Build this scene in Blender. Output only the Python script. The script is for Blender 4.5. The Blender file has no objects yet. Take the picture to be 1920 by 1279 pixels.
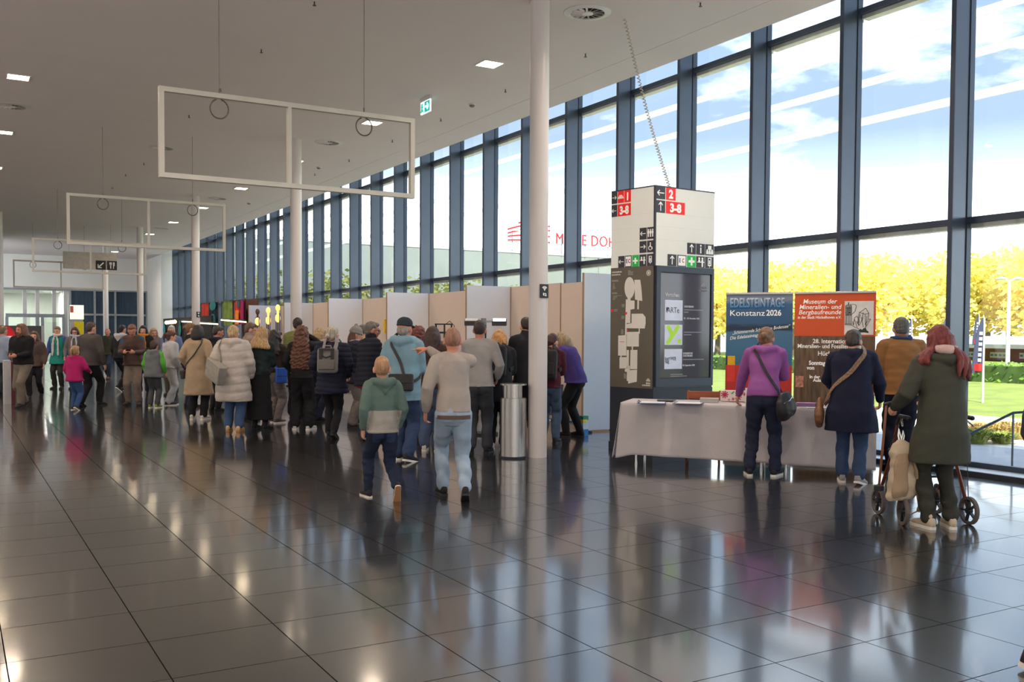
import bpy, bmesh, math, random
import numpy as np
from mathutils import Vector, Matrix
random.seed(7)
SC = bpy.context.scene
COL = SC.collection
D = bpy.data
PI = math.pi
def V3(*a): return np.array(a, float)
# ------------------------------------------------------------------ camera
EYE = 1.5
FOC, YAW, PITCH, ROLL, CYP = 1792.7, -0.5301, -0.0333, 0.0055, 690.7
_f = V3(-math.sin(YAW)*math.cos(PITCH), math.cos(YAW)*math.cos(PITCH), math.sin(PITCH))
_r0 = V3(math.cos(YAW), math.sin(YAW), 0)
_u0 = np.cross(_r0, _f)
CR = math.cos(ROLL)*_r0 + math.sin(ROLL)*_u0
CU = -math.sin(ROLL)*_r0 + math.cos(ROLL)*_u0
CF = _f
CAMP = V3(0, 0, EYE)
cam = D.cameras.new('camera')
cam.sensor_fit = 'HORIZONTAL'; cam.sensor_width = 36.0
cam.lens = FOC/1920*36.0
cam.shift_y = (CYP-639.5)/1920
cam.clip_start = 0.05; cam.clip_end = 600
camo = D.objects.new('camera', cam); COL.objects.link(camo)
_m = Matrix.Identity(4)
for i in range(3):
    _m[i][0] = CR[i]; _m[i][1] = CU[i]; _m[i][2] = -CF[i]; _m[i][3] = CAMP[i]
camo.matrix_world = _m
SC.camera = camo
def ray(x, y): return CF + (x-960)/FOC*CR - (y-CYP)/FOC*CU
def G(x, y, z=0.0):                       # point of a horizontal plane seen at a photo pixel
    d = ray(x, y); return CAMP + d*((z-EYE)/d[2])
def AT(x, y, depth): return CAMP + ray(x, y)*depth
def ONX(x, y, X): d = ray(x, y); return CAMP + d*(X/d[0])
def ONY(x, y, Y): d = ray(x, y); return CAMP + d*(Y/d[1])
def DEP(w): return float((np.asarray(w, float)-CAMP) @ CF)
# ------------------------------------------------------------------ world, sun, exposure
SC.view_settings.view_transform = 'Standard'
SC.view_settings.look = 'None'
SC.view_settings.exposure = 0.15
SC.view_settings.gamma = 1.0
SC.view_settings.use_curve_mapping = False
W = D.worlds.new('sky'); SC.world = W; W.use_nodes = True
nt = W.node_tree; nt.nodes.clear()
def N(t, ty, **k):
    n = t.nodes.new(ty)
    for a, b in k.items(): setattr(n, a, b)
    return n
tc = N(nt, 'ShaderNodeTexCoord')
sep = N(nt, 'ShaderNodeSeparateXYZ'); nt.links.new(tc.outputs['Generated'], sep.inputs[0])
grad = N(nt, 'ShaderNodeValToRGB'); nt.links.new(sep.outputs['Z'], grad.inputs['Fac'])
e = grad.color_ramp.elements
e[0].position = 0.0; e[0].color = (1.0, 1.0, 1.0, 1)
e[1].position = 1.0; e[1].color = (0.62, 0.76, 1.0, 1)
for p, c in ((0.10, (0.70, 0.80, 0.95, 1)), (0.20, (0.235, 0.305, 0.41, 1)), (0.34, (0.20, 0.28, 0.42, 1)), (0.52, (0.55, 0.72, 1.0, 1))):
    k = grad.color_ramp.elements.new(p); k.color = c
mapn = N(nt, 'ShaderNodeMapping'); nt.links.new(tc.outputs['Generated'], mapn.inputs[0])
mapn.inputs['Scale'].default_value = (1.0, 1.0, 2.6)
mapn.inputs['Location'].default_value = (0.35, 0.1, 0.0)
noi = N(nt, 'ShaderNodeTexNoise'); nt.links.new(mapn.outputs[0], noi.inputs['Vector'])
noi.inputs['Scale'].default_value = 3.2; noi.inputs['Detail'].default_value = 7; noi.inputs['Roughness'].default_value = 0.55
thr = N(nt, 'ShaderNodeValToRGB'); nt.links.new(noi.outputs[0], thr.inputs['Fac'])
thr.color_ramp.elements[0].position = 0.56; thr.color_ramp.elements[1].position = 0.76
low = N(nt, 'ShaderNodeMapRange'); nt.links.new(sep.outputs['Z'], low.inputs[0])
low.inputs[1].default_value = 0.10; low.inputs[2].default_value = 0.165; low.inputs[3].default_value = 1.0; low.inputs[4].default_value = 0.0
mx0 = N(nt, 'ShaderNodeMath', operation='MAXIMUM'); nt.links.new(thr.outputs[0], mx0.inputs[0]); nt.links.new(low.outputs[0], mx0.inputs[1])
mixc = N(nt, 'ShaderNodeMixRGB'); nt.links.new(mx0.outputs[0], mixc.inputs['Fac'])
nt.links.new(grad.outputs[0], mixc.inputs[1]); mixc.inputs[2].default_value = (1.5, 1.53, 1.58, 1)
bg = N(nt, 'ShaderNodeBackground'); nt.links.new(mixc.outputs[0], bg.inputs[0]); bg.inputs[1].default_value = 2.5
wo = N(nt, 'ShaderNodeOutputWorld'); nt.links.new(bg.outputs[0], wo.inputs[0])
sun = D.lights.new('sun', 'SUN'); sun.energy = 10.0; sun.angle = 0.01; sun.color = (1.0, 0.93, 0.80)
suno = D.objects.new('sun', sun); COL.objects.link(suno)
suno.rotation_euler = Vector((0.31, 0.52, -0.80)).to_track_quat('-Z', 'Y').to_euler()
def area(name, loc, target, sx, sy, power, color):
    l = D.lights.new(name, 'AREA'); l.shape = 'RECTANGLE'; l.size = sx; l.size_y = sy; l.energy = power; l.color = color
    o = D.objects.new(name, l); COL.objects.link(o); o.location = loc
    o.rotation_euler = (Vector(target)-Vector(loc)).to_track_quat('-Z', 'Y').to_euler()
    return o
# unseen area lights added to lift the hall; the walls there are solid
area('fill_side', (-6.6, 18, 3.0), (4, 20, 2.4), 44, 4.2, 560, (1.0, 0.90, 0.82))
area('fill_far', (-2.5, 50, 3.2), (5, 56, 3.4), 6, 3.5, 330, (0.92, 0.98, 1.0))
area('fill_back', (2.0, -5.6, 2.6), (3, 8, 2.2), 14, 4.0, 300, (1.0, 0.95, 0.93))
# ------------------------------------------------------------------ materials
MC = {}
def mat(name, col, rough=0.6, metal=0.0, var=0.10, vs=8.0, bump=0.0, bs=60.0, emit=0.0, ecol=None, spec=0.5, stretch=None, trans=0.0):
    """principled material with a procedural colour variation and bump"""
    if name in MC: return MC[name]
    m = D.materials.new(name); m.use_nodes = True; t = m.node_tree
    b = t.nodes['Principled BSDF']
    b.inputs['Roughness'].default_value = rough; b.inputs['Metallic'].default_value = metal
    b.inputs['Specular IOR Level'].default_value = spec
    tcn = N(t, 'ShaderNodeTexCoord'); vec = tcn.outputs['Object']
    if stretch:
        mp = N(t, 'ShaderNodeMapping'); t.links.new(vec, mp.inputs[0]); mp.inputs['Scale'].default_value = stretch; vec = mp.outputs[0]
    n = N(t, 'ShaderNodeTexNoise'); n.inputs['Scale'].default_value = vs; n.inputs['Detail'].default_value = 4
    t.links.new(vec, n.inputs['Vector'])
    r = N(t, 'ShaderNodeValToRGB'); t.links.new(n.outputs[0], r.inputs[0])
    c = col[:3]
    r.color_ramp.elements[0].position = 0.3; r.color_ramp.elements[1].position = 0.7
    r.color_ramp.elements[0].color = tuple(max(0, x*(1-var)) for x in c)+(1,)
    r.color_ramp.elements[1].color = tuple(min(1, x*(1+var)) for x in c)+(1,)
    t.links.new(r.outputs[0], b.inputs['Base Color'])
    if bump:
        n2 = N(t, 'ShaderNodeTexNoise'); n2.inputs['Scale'].default_value = bs; n2.inputs['Detail'].default_value = 3
        t.links.new(vec, n2.inputs['Vector'])
        bp = N(t, 'ShaderNodeBump'); bp.inputs['Strength'].default_value = bump; bp.inputs['Distance'].default_value = 0.01
        t.links.new(n2.outputs[0], bp.inputs['Height']); t.links.new(bp.outputs[0], b.inputs['Normal'])
    if emit:
        b.inputs['Emission Color'].default_value = (ecol or c)+(1,) if len(ecol or c) == 3 else (ecol or c)
        b.inputs['Emission Strength'].default_value = emit
    MC[name] = m
    return m
def srgb(r, g, b):
    f = lambda v: (v/255/12.92) if v/255 <= 0.04045 else ((v/255+0.055)/1.055)**2.4
    return (f(r), f(g), f(b))
def cloth(name, rgb, rough=0.9, var=0.10, bump=0.35, bs=120, vs=9):
    L_ = .3*rgb[0]+.59*rgb[1]+.11*rgb[2]; rgb = tuple(v*.86+L_*.14 for v in rgb)      # colour greyed a little
    return mat(name, srgb(*rgb), rough, 0, var, vs, bump, bs, spec=0.25)
def glassmat(name, tint, base=0.05, rough=0.0):
    if name in MC: return MC[name]
    m = D.materials.new(name); m.use_nodes = True; t = m.node_tree; t.nodes.clear()
    lw = N(t, 'ShaderNodeLayerWeight'); lw.inputs[0].default_value = 0.5
    pw = N(t, 'ShaderNodeMath', operation='POWER'); t.links.new(lw.outputs['Facing'], pw.inputs[0]); pw.inputs[1].default_value = 5
    ad = N(t, 'ShaderNodeMath', operation='MULTIPLY_ADD'); t.links.new(pw.outputs[0], ad.inputs[0]); ad.inputs[1].default_value = 0.8; ad.inputs[2].default_value = base
    tn = N(t, 'ShaderNodeTexNoise'); tn.inputs['Scale'].default_value = 0.4
    tr = N(t, 'ShaderNodeBsdfTransparent'); tr.inputs[0].default_value = tint+(1,)
    gl = N(t, 'ShaderNodeBsdfGlossy'); gl.inputs['Roughness'].default_value = rough
    mx = N(t, 'ShaderNodeMixShader'); t.links.new(ad.outputs[0], mx.inputs[0]); t.links.new(tr.outputs[0], mx.inputs[1]); t.links.new(gl.outputs[0], mx.inputs[2])
    o = N(t, 'ShaderNodeOutputMaterial'); t.links.new(mx.outputs[0], o.inputs[0])
    MC[name] = m; return m
# ------------------------------------------------------------------ object helpers
def link(o, parent=None):
    COL.objects.link(o)
    if parent is not None: o.parent = parent
    return o
def tag(o, label=None, cat=None, group=None, kind=None):
    if label: o['label'] = label
    if cat: o['category'] = cat
    if group: o['group'] = group
    if kind: o['kind'] = kind
    return o
def empty(name, loc=(0, 0, 0), rz=0.0):
    o = D.objects.new(name, None); o.empty_display_size = 0.1; o.location = tuple(loc); o.rotation_euler = (0, 0, rz)
    COL.objects.link(o); return o
class MB:
    """collects shapes and links them as one mesh object"""
    def __init__(s): s.v = []; s.f = []; s.mi = []; s.cur = 0
    def add(s, vs, fs):
        o = len(s.v); s.v += [tuple(map(float, x)) for x in vs]
        for f in fs: s.f.append(tuple(i+o for i in f)); s.mi.append(s.cur)
    def box(s, c, d, R=None):
        c = np.array(c, float); d = np.array(d, float)/2
        P = [V3(x, y, z)*d for z in (-1, 1) for y in (-1, 1) for x in (-1, 1)]
        if R is not None: P = [R @ p for p in P]
        s.add([c+p for p in P], [(0, 2, 3, 1), (4, 5, 7, 6), (0, 1, 5, 4), (2, 6, 7, 3), (0, 4, 6, 2), (1, 3, 7, 5)]); return s
    def lohi(s, lo, hi): lo = np.array(lo, float); hi = np.array(hi, float); return s.box((lo+hi)/2, np.abs(hi-lo))
    def bar(s, a, b, w, h, up=(0, 0, 1)):
        a = np.array(a, float); b = np.array(b, float); d = b-a; L = np.linalg.norm(d); d /= L
        x = np.cross(d, up)
        if np.linalg.norm(x) < 1e-4: x = np.cross(d, (1, 0, 0))
        x /= np.linalg.norm(x); z = np.cross(x, d)
        return s.box((a+b)/2, (w, L, h), np.stack([x, d, z], 1))
    def prism(s, poly, z0, z1):
        n = len(poly); P = [(x, y, z0) for x, y in poly]+[(x, y, z1) for x, y in poly]
        s.add(P, [tuple(range(n))[::-1], tuple(range(n, 2*n))]+[(i, (i+1) % n, n+(i+1) % n, n+i) for i in range(n)]); return s
    def loft(s, C, X, Y, rx, ry, n=20, cap=True, ex=2.0):
        k = len(C); o = []
        a = np.arange(n)*2*PI/n; ca = np.cos(a); sa = np.sin(a)
        if ex != 2.0:
            ca = np.sign(ca)*np.abs(ca)**(2/ex); sa = np.sign(sa)*np.abs(sa)**(2/ex)
        for i in range(k):
            o += list(np.asarray(C[i])[None]+np.outer(ca*rx[i], X[i])+np.outer(sa*ry[i], Y[i]))
        F = []
        for i in range(k-1):
            for j in range(n):
                F.append((i*n+j, i*n+(j+1) % n, (i+1)*n+(j+1) % n, (i+1)*n+j))
        if cap:
            F.append(tuple(range(n))[::-1]); F.append(tuple(range((k-1)*n, k*n)))
        s.add(o, F); return s
    def tube(s, pts, rad, n=12, flat=None, ref=(1, 0, 0), round_=True):
        """swept closed tube; flat = (direction, factor) squashes the section"""
        P = [np.array(p, float) for p in pts]; R = [float(r) for r in (rad if hasattr(rad, '__len__') else [rad]*len(P))]
        T = []
        for i in range(len(P)):
            d = P[min(i+1, len(P)-1)]-P[max(i-1, 0)]; T.append(d/(np.linalg.norm(d)+1e-9))
        if round_:
            P = [P[0]-T[0]*R[0]*.85, P[0]-T[0]*R[0]*.55]+P+[P[-1]+T[-1]*R[-1]*.55, P[-1]+T[-1]*R[-1]*.85]
            R = [R[0]*.35, R[0]*.8]+R+[R[-1]*.8, R[-1]*.35]; T = [T[0], T[0]]+T+[T[-1], T[-1]]
        ref = np.array(ref, float); X = []; Y = []
        for t in T:
            x = ref-t*(ref@t)
            if np.linalg.norm(x) < .15: x = V3(0, 1, 0)-t*t[1]
            x /= np.linalg.norm(x); ref = x; X.append(x); Y.append(np.cross(t, x))
        ry = R if flat is None else [r*flat for r in R]
        return s.loft(P, X, Y, R, ry, n)
    def ell(s, c, r, R=None, n=18, m=10):
        c = np.array(c, float); R = np.eye(3) if R is None else R
        C = []; rx = []; ry = []
        for i in range(m+1):
            a = -PI/2+PI*i/m; a = max(min(a, PI/2-.12), -PI/2+.12)
            C.append(c+R[:, 2]*r[2]*math.sin(a)); rx.append(r[0]*math.cos(a)); ry.append(r[1]*math.cos(a))
        return s.loft(C, [R[:, 0]]*(m+1), [R[:, 1]]*(m+1), rx, ry, n)
    def cyl(s, a, b, r, n=24, r2=None):
        a = np.array(a, float); b = np.array(b, float); t = (b-a)/np.linalg.norm(b-a)
        x = np.cross(t, (0, 0, 1)) if abs(t[2]) < .9 else V3(1, 0, 0)-t*t[0]
        x /= np.linalg.norm(x); y = np.cross(t, x); r2 = r if r2 is None else r2
        return s.loft([a, b], [x, x], [y, y], [r, r2], [r, r2], n)
    def mesh(s, name, mats=()):
        me = D.meshes.new(name); me.from_pydata(s.v, [], s.f); me.update()
        for m in (mats if isinstance(mats, (list, tuple)) else [mats]): me.materials.append(m)
        if any(s.mi): me.polygons.foreach_set('material_index', s.mi)
        return me
    def build(s, name, mats, parent=None, smooth=False, bevel=0.0, seg=2):
        me = s.mesh(name, mats)
        if bevel:
            bm = bmesh.new(); bm.from_mesh(me)
            es = [e for e in bm.edges if len(e.link_faces) == 2 and e.calc_face_angle(0) > .5]
            bmesh.ops.bevel(bm, geom=es, offset=bevel, segments=seg, affect='EDGES', profile=.5)
            bm.to_mesh(me); bm.free()
        if smooth:
            me.polygons.foreach_set('use_smooth', [True]*len(me.polygons))
            if smooth != 'all':
                bm = bmesh.new(); bm.from_mesh(me)
                for e in bm.edges:
                    if len(e.link_faces) == 2 and e.calc_face_angle(0) > .7: e.smooth = False
                bm.to_mesh(me); bm.free()
        return link(D.objects.new(name, me), parent)
def text(body, size, M4, material, parent=None, name='lettering', align='LEFT', bold=0.0, shear=0.0, ext=0.002, sx=1.0, sp=1.0):
    c = D.curves.new(name, 'FONT'); c.body = body; c.size = size; c.align_x = align; c.extrude = ext; c.offset = bold*size
    c.shear = shear; c.space_character = sp; c.resolution_u = 3
    c.materials.append(material)
    oc = D.objects.new(name, c); me = D.meshes.new_from_object(oc); D.objects.remove(oc); D.curves.remove(c)
    o = D.objects.new(name, me); COL.objects.link(o)
    mm = M4.copy() if isinstance(M4, Matrix) else Matrix(M4)
    if sx != 1.0: mm = mm @ Matrix.Diagonal((sx, 1, 1, 1))
    if parent is not None:
        o.parent = parent
    o.matrix_local = mm
    return o
def frame4(o, u, v):
    """matrix whose x axis is u, y axis v, z axis the normal"""
    u = Vector(u).normalized(); v = Vector(v).normalized(); n = u.cross(v)
    m = Matrix.Identity(4)
    for i in range(3): m[i][0] = u[i]; m[i][1] = v[i]; m[i][2] = n[i]; m[i][3] = o[i]
    return m
def copy_tree(o, parent=None):
    c = o.copy(); COL.objects.link(c); c.parent = parent
    for ch in list(o.children): copy_tree(ch, c)
    return c
# ================================================================== setting
ZC = 5.609; XF = 9.70; XG = 9.98; PITCHW = 1.564; Y0 = 6.80; YFAR = 55.65; XL = -9.0; YB = -8.0
TX, TY = 0.6135, 0.5765; OX, OY = 0.1967, 3.7263
def struct(name, mb, m, parent=None, **k):
    o = mb.build(name, m, parent, **k)
    if parent is None: o['kind'] = 'structure'
    return o
# floor of dark polished granite tiles
def floor_mat():
    m = D.materials.new('granite_tiles'); m.use_nodes = True; t = m.node_tree; b = t.nodes['Principled BSDF']
    tcn = N(t, 'ShaderNodeTexCoord')
    mp = N(t, 'ShaderNodeMapping'); t.links.new(tcn.outputs['Object'], mp.inputs[0])
    mp.inputs['Location'].default_value = (-OX/TX+100, -OY/TY+100, 0); mp.inputs['Scale'].default_value = (1/TX, 1/TY, 1)
    br = N(t, 'ShaderNodeTexBrick'); t.links.new(mp.outputs[0], br.inputs['Vector'])
    br.offset = 0.0; br.squash = 1.0
    br.inputs['Scale'].default_value = 1.0; br.inputs['Brick Width'].default_value = 1.0; br.inputs['Row Height'].default_value = 1.0
    br.inputs['Mortar Size'].default_value = 0.0046; br.inputs['Mortar Smooth'].default_value = 0.0
    br.inputs['Color1'].default_value = (0.012, 0.0117, 0.0122, 1); br.inputs['Color2'].default_value = (0.021, 0.0205, 0.021, 1)
    br.inputs['Mortar'].default_value = (0.008, 0.008, 0.008, 1)
    sp = N(t, 'ShaderNodeTexNoise'); sp.inputs['Scale'].default_value = 260; sp.inputs['Detail'].default_value = 2
    t.links.new(tcn.outputs['Object'], sp.inputs['Vector'])
    rr = N(t, 'ShaderNodeValToRGB'); t.links.new(sp.outputs[0], rr.inputs[0])
    rr.color_ramp.elements[0].position = 0.40; rr.color_ramp.elements[0].color = (0.75, 0.75, 0.75, 1)
    rr.color_ramp.elements[1].position = 0.68; rr.color_ramp.elements[1].color = (1.9, 1.85, 1.8, 1)
    ml = N(t, 'ShaderNodeMixRGB', blend_type='MULTIPLY'); ml.inputs[0].default_value = 1.0
    t.links.new(br.outputs['Color'], ml.inputs[1]); t.links.new(rr.outputs[0], ml.inputs[2])
    fl = N(t, 'ShaderNodeTexVoronoi'); fl.inputs['Scale'].default_value = 26; fl.inputs['Randomness'].default_value = 1.0
    t.links.new(tcn.outputs['Object'], fl.inputs['Vector'])
    lt = N(t, 'ShaderNodeMath', operation='LESS_THAN'); t.links.new(fl.outputs['Distance'], lt.inputs[0]); lt.inputs[1].default_value = 0.045
    fx = N(t, 'ShaderNodeMixRGB'); t.links.new(lt.outputs[0], fx.inputs[0]); t.links.new(ml.outputs[0], fx.inputs[1]); fx.inputs[2].default_value = (0.012, 0.011, 0.010, 1)
    t.links.new(fx.outputs[0], b.inputs['Base Color'])
    # each tile lies at its own tiny tilt, so reflections break at the joints
    wn = N(t, 'ShaderNodeTexWhiteNoise'); wn.noise_dimensions = '2D'
    fln = N(t, 'ShaderNodeVectorMath', operation='FLOOR'); t.links.new(mp.outputs[0], fln.inputs[0]); t.links.new(fln.outputs[0], wn.inputs['Vector'])
    sb = N(t, 'ShaderNodeVectorMath', operation='SUBTRACT'); t.links.new(wn.outputs['Color'], sb.inputs[0]); sb.inputs[1].default_value = (0.5, 0.5, 0.5)
    sc = N(t, 'ShaderNodeVectorMath', operation='MULTIPLY'); t.links.new(sb.outputs[0], sc.inputs[0]); sc.inputs[1].default_value = (0.006, 0.006, 0)
    ge = N(t, 'ShaderNodeNewGeometry')
    ad = N(t, 'ShaderNodeVectorMath', operation='ADD'); t.links.new(ge.outputs['Normal'], ad.inputs[0]); t.links.new(sc.outputs[0], ad.inputs[1])
    nm = N(t, 'ShaderNodeVectorMath', operation='NORMALIZE'); t.links.new(ad.outputs[0], nm.inputs[0]); t.links.new(nm.outputs[0], b.inputs['Normal'])
    sm = N(t, 'ShaderNodeTexNoise'); sm.inputs['Scale'].default_value = 1.3; sm.inputs['Detail'].default_value = 5; t.links.new(tcn.outputs['Object'], sm.inputs['Vector'])
    mr = N(t, 'ShaderNodeMapRange'); t.links.new(sm.outputs[0], mr.inputs[0]); mr.inputs[3].default_value = 0.07; mr.inputs[4].default_value = 0.125
    jr = N(t, 'ShaderNodeMath', operation='MULTIPLY_ADD'); t.links.new(br.outputs['Fac'], jr.inputs[0]); jr.inputs[1].default_value = .6; t.links.new(mr.outputs[0], jr.inputs[2])
    t.links.new(jr.outputs[0], b.inputs['Coat Roughness']); b.inputs['Roughness'].default_value = .27; b.inputs['Coat IOR'].default_value = 1.72; t.links.new(nm.outputs[0], b.inputs['Coat Normal'])
    js = N(t, 'ShaderNodeMath', operation='MULTIPLY_ADD'); t.links.new(br.outputs['Fac'], js.inputs[0]); js.inputs[1].default_value = -1.0; js.inputs[2].default_value = 1.0; t.links.new(js.outputs[0], b.inputs['Coat Weight']); js2 = N(t, 'ShaderNodeMath', operation='MULTIPLY'); t.links.new(js.outputs[0], js2.inputs[0]); js2.inputs[1].default_value = .5; t.links.new(js2.outputs[0], b.inputs['Specular IOR Level'])
    b.inputs['IOR'].default_value = 1.5
    return m
struct('floor', MB().lohi((XL, YB, -0.12), (XF+0.02, YFAR+9, 0)), floor_mat())
M_CEIL = mat('ceiling_white', srgb(224, 213, 213), 0.85, 0, 0.015, 1.5, 0.04, 200)
M_WHITE = mat('wall_white', srgb(226, 224, 220), 0.8, 0, 0.02, 2)
M_COLW = mat('column_white', srgb(212, 206, 204), 0.32, 0, 0.02, 2)
M_ANTH = mat('anthracite_metal', srgb(62, 72, 88), 0.42, 0.35, 0.06, 3)
M_FIN = mat('fin_blue_grey_metal', srgb(84, 92, 104), 0.28, 0.50, 0.05, 3)
M_DARK = mat('dark_seal', srgb(40, 44, 52), 0.5)
M_ALU = mat('alu', srgb(190, 188, 184), 0.35, 0.85, 0.05, 5)
M_STEEL = mat('brushed_steel', srgb(176, 172, 168), 0.24, 1.0, 0.10, 3, 0.10, 30, stretch=(60, 60, 0.6))
M_BLACK = mat('black_plastic', srgb(26, 26, 28), 0.45)
M_BEIGE = mat('booth_panel', srgb(208, 192, 180), 0.75, 0, 0.02, 3)
ce = MB().lohi((XL, YB, ZC), (8.66, YFAR, ZC+.25))
for y in (4.3, 13.8, 23.3, 32.8, 42.3): pass
struct('ceiling', ce, M_CEIL)
struct('trim_1', MB().lohi((8.66, YB, ZC-.004), (9.32, YFAR, ZC+.9)), M_CEIL)
struct('trim_2', MB().lohi((9.0, YB, 6.5), (10.5, YFAR, 6.75)), M_ANTH)       # roof edge over the window head
struct('wall_left', MB().lohi((XL-.2, YB, 0), (XL, YFAR, ZC+.2)), M_WHITE)
struct('wall_back', MB().lohi((XL, YB-.2, 0), (XG, YB, ZC+.2)), M_WHITE)
# roof over the hall (keeps the sun out)
struct('trim_3', MB().lohi((XL-.2, YB-.2, 6.5), (9.0, YFAR+10, 6.75)), M_ANTH)
# far end: white wall above glazing, white return wall beside the windows
struct('wall_far', MB().lohi((-9, YFAR, 3.88), (9.34, YFAR+.3, ZC+.3)), M_WHITE)
struct('wall_right', MB().lohi((9.32, 51.6, 0), (9.98, YFAR+.3, ZC+.8)), M_WHITE)
M_NAVYG = mat('dark_blue_glazing', srgb(52, 72, 90), 0.25, 0.1, 0.25, 3, stretch=(6, 6, .3))
M_FRAMEG = mat('grey_frame', srgb(150, 156, 160), 0.45, 0.3)
wd = empty('window_41', (7.2, YFAR+.05, 0)); wd['kind'] = 'structure'
MB().lohi((-1.75, .08, 0), (2.1, .14, 3.88)).build('pane', M_NAVYG, wd)
f = MB()
for x in (-1.75, -.55, .48, 2.1): f.lohi((x-.05, -.05, 0), (x+.05, .1, 3.88))
for z in (.86, 2.55, 3.85): f.lohi((-1.75, -.04, z-.05), (2.1, .1, z+.05))
f.build('frame', M_FRAMEG, wd)
# lobby behind the far glazing
M_LOB = mat('lobby_wall', srgb(196, 200, 190), 0.8, 0, 0.05, 2)
struct('wall_lobby', MB().lohi((-9, YFAR+8, 0), (9.3, YFAR+8.2, 4.2)), M_LOB)
struct('ceiling_lobby', MB().lohi((-9, YFAR+.3, 3.9), (9.3, YFAR+8, 4.1)), M_LOB)
struct('wall_lobby_side', MB().lohi((5.45, YFAR+.2, 0), (5.6, YFAR+8, 3.9)), M_WHITE)
wl = empty('window_42', (2.0, YFAR+.1, 0)); wl['kind'] = 'structure'
f = MB()
for x in (-7, -5.3, -3.6, -1.6, .1): f.lohi((x-.03, -.05, 0), (x+.03, .05, 3.88))
f.lohi((-9, -.05, 3.78), (3.45, .05, 3.88)); f.lohi((-9, -.05, 0), (.2, .05, .06))
f.build('frame', M_FRAMEG, wl)
MB().lohi((-9, -.01, .06), (.2, .01, 3.78)).build('pane', glassmat('lobby_glass', (.86, .90, .88), .08), wl)
for i, x in enumerate((3.35, 3.95, 4.75, 5.32)):
    struct('column_lobby' if False else 'trim_%d' % (10+i), MB().lohi((x-.09, YFAR+.9, 0), (x+.09, YFAR+1.1, 3.9)), M_COLW)
for i, (x, y) in enumerate(((-3, 58.5), (1.5, 58.5), (4.5, 60.5), (-3, 61.5), (1.5, 61.5))):
    l = D.lights.new('lobby_light', 'AREA'); l.shape = 'RECTANGLE'; l.size = 1.2; l.size_y = .6; l.energy = 130; l.color = (.95, 1.0, .92)
    o = D.objects.new('lobby_light', l); COL.objects.link(o); o.location = (x, y, 3.85)
# grey vestibule frame with glass doors
dv = empty('door_1', (3.9, YFAR-.25, 0)); dv['kind'] = 'structure'
f = MB(); f.lohi((-1.5, -.1, 2.36), (1.25, .1, 2.54))
for x in (-1.45, -.05, .2, 1.2): f.lohi((x-.07, -.1, 0), (x+.07, .1, 2.36))
f.build('frame', mat('vestibule_grey', srgb(140, 144, 150), .5, .3), dv)
MB().lohi((-1.4, -.01, .05), (-.12, .01, 2.36)).build('pane', glassmat('lobby_glass', (.86, .90, .88), .08), dv)
MB().lohi((.27, -.01, .05), (1.13, .01, 2.36)).build('pane', MC['lobby_glass'], dv)
# ------------------------------------------------------------------ the tall window wall: one window per bay
GLA = glassmat('window_glass', (.955, .985, .985), .045)
ZT1, ZT2, ZH = 2.845, 5.63, 6.45
def bay(i, y):
    w = empty('window_%d' % i, (XG, y, 0)); w['kind'] = 'structure'
    Yw = PITCHW
    MB().lohi((XF-XG, 0, .05), (-.035, .05, ZH)).build('fin', M_FIN, w)
    f = MB()
    f.lohi((XF-XG-.012, -.004, .05), (XF-XG, .054, ZH)); f.lohi((-.035, -.012, .05), (.05, .062, ZH))
    for z in (ZT1, ZT2): f.lohi((-.03, .06, z-.035), (.035, Yw-.01, z+.035))
    f.lohi((-.03, .06, .05), (.035, Yw-.01, .11)); f.lohi((-.03, .06, ZH-.06), (.035, Yw-.01, ZH))
    f.build('frame', M_ANTH, w)
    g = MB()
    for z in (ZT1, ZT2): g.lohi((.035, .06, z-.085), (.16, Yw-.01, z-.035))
    g.build('ledge', mat('ledge_bounce_lit', srgb(196, 192, 180), .5, .2), w)  # pale colour stands for the transom underside lit from the ground
    for a, b in ((.11, ZT1-.035), (ZT1+.035, ZT2-.035), (ZT2+.035, ZH-.06)):
        MB().lohi((-.006, .06, a), (.006, Yw-.01, b)).build('pane', GLA, w)
    return w
k0 = -9; n = 0
k = k0
while Y0+PITCHW*k < 51.4:
    n += 1; bay(n, Y0+PITCHW*k); k += 1
struct('baseboard_right', MB().lohi((XF-.06, YB, 0), (XG+.06, 51.6, .05)), mat('sill_light', srgb(206, 212, 216), .35, .3))
struct('baseboard_front', MB().lohi((XF-.10, YB, 0), (XF-.055, 51.6, .052)), M_DARK)
# ------------------------------------------------------------------ round white columns
def column(x, y, r=.118):
    o = MB().cyl((0, 0, 0), (0, 0, ZC), r, 40)
    o = o.build('column', M_COLW, None, smooth=True); o.location = (x, y, 0); o['kind'] = 'structure'
    return o
for y in (10.09, 19.75, 29.36, 39.05, 48.6): column(6.285, y)
column(1.42, 36.7, .118)
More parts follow.
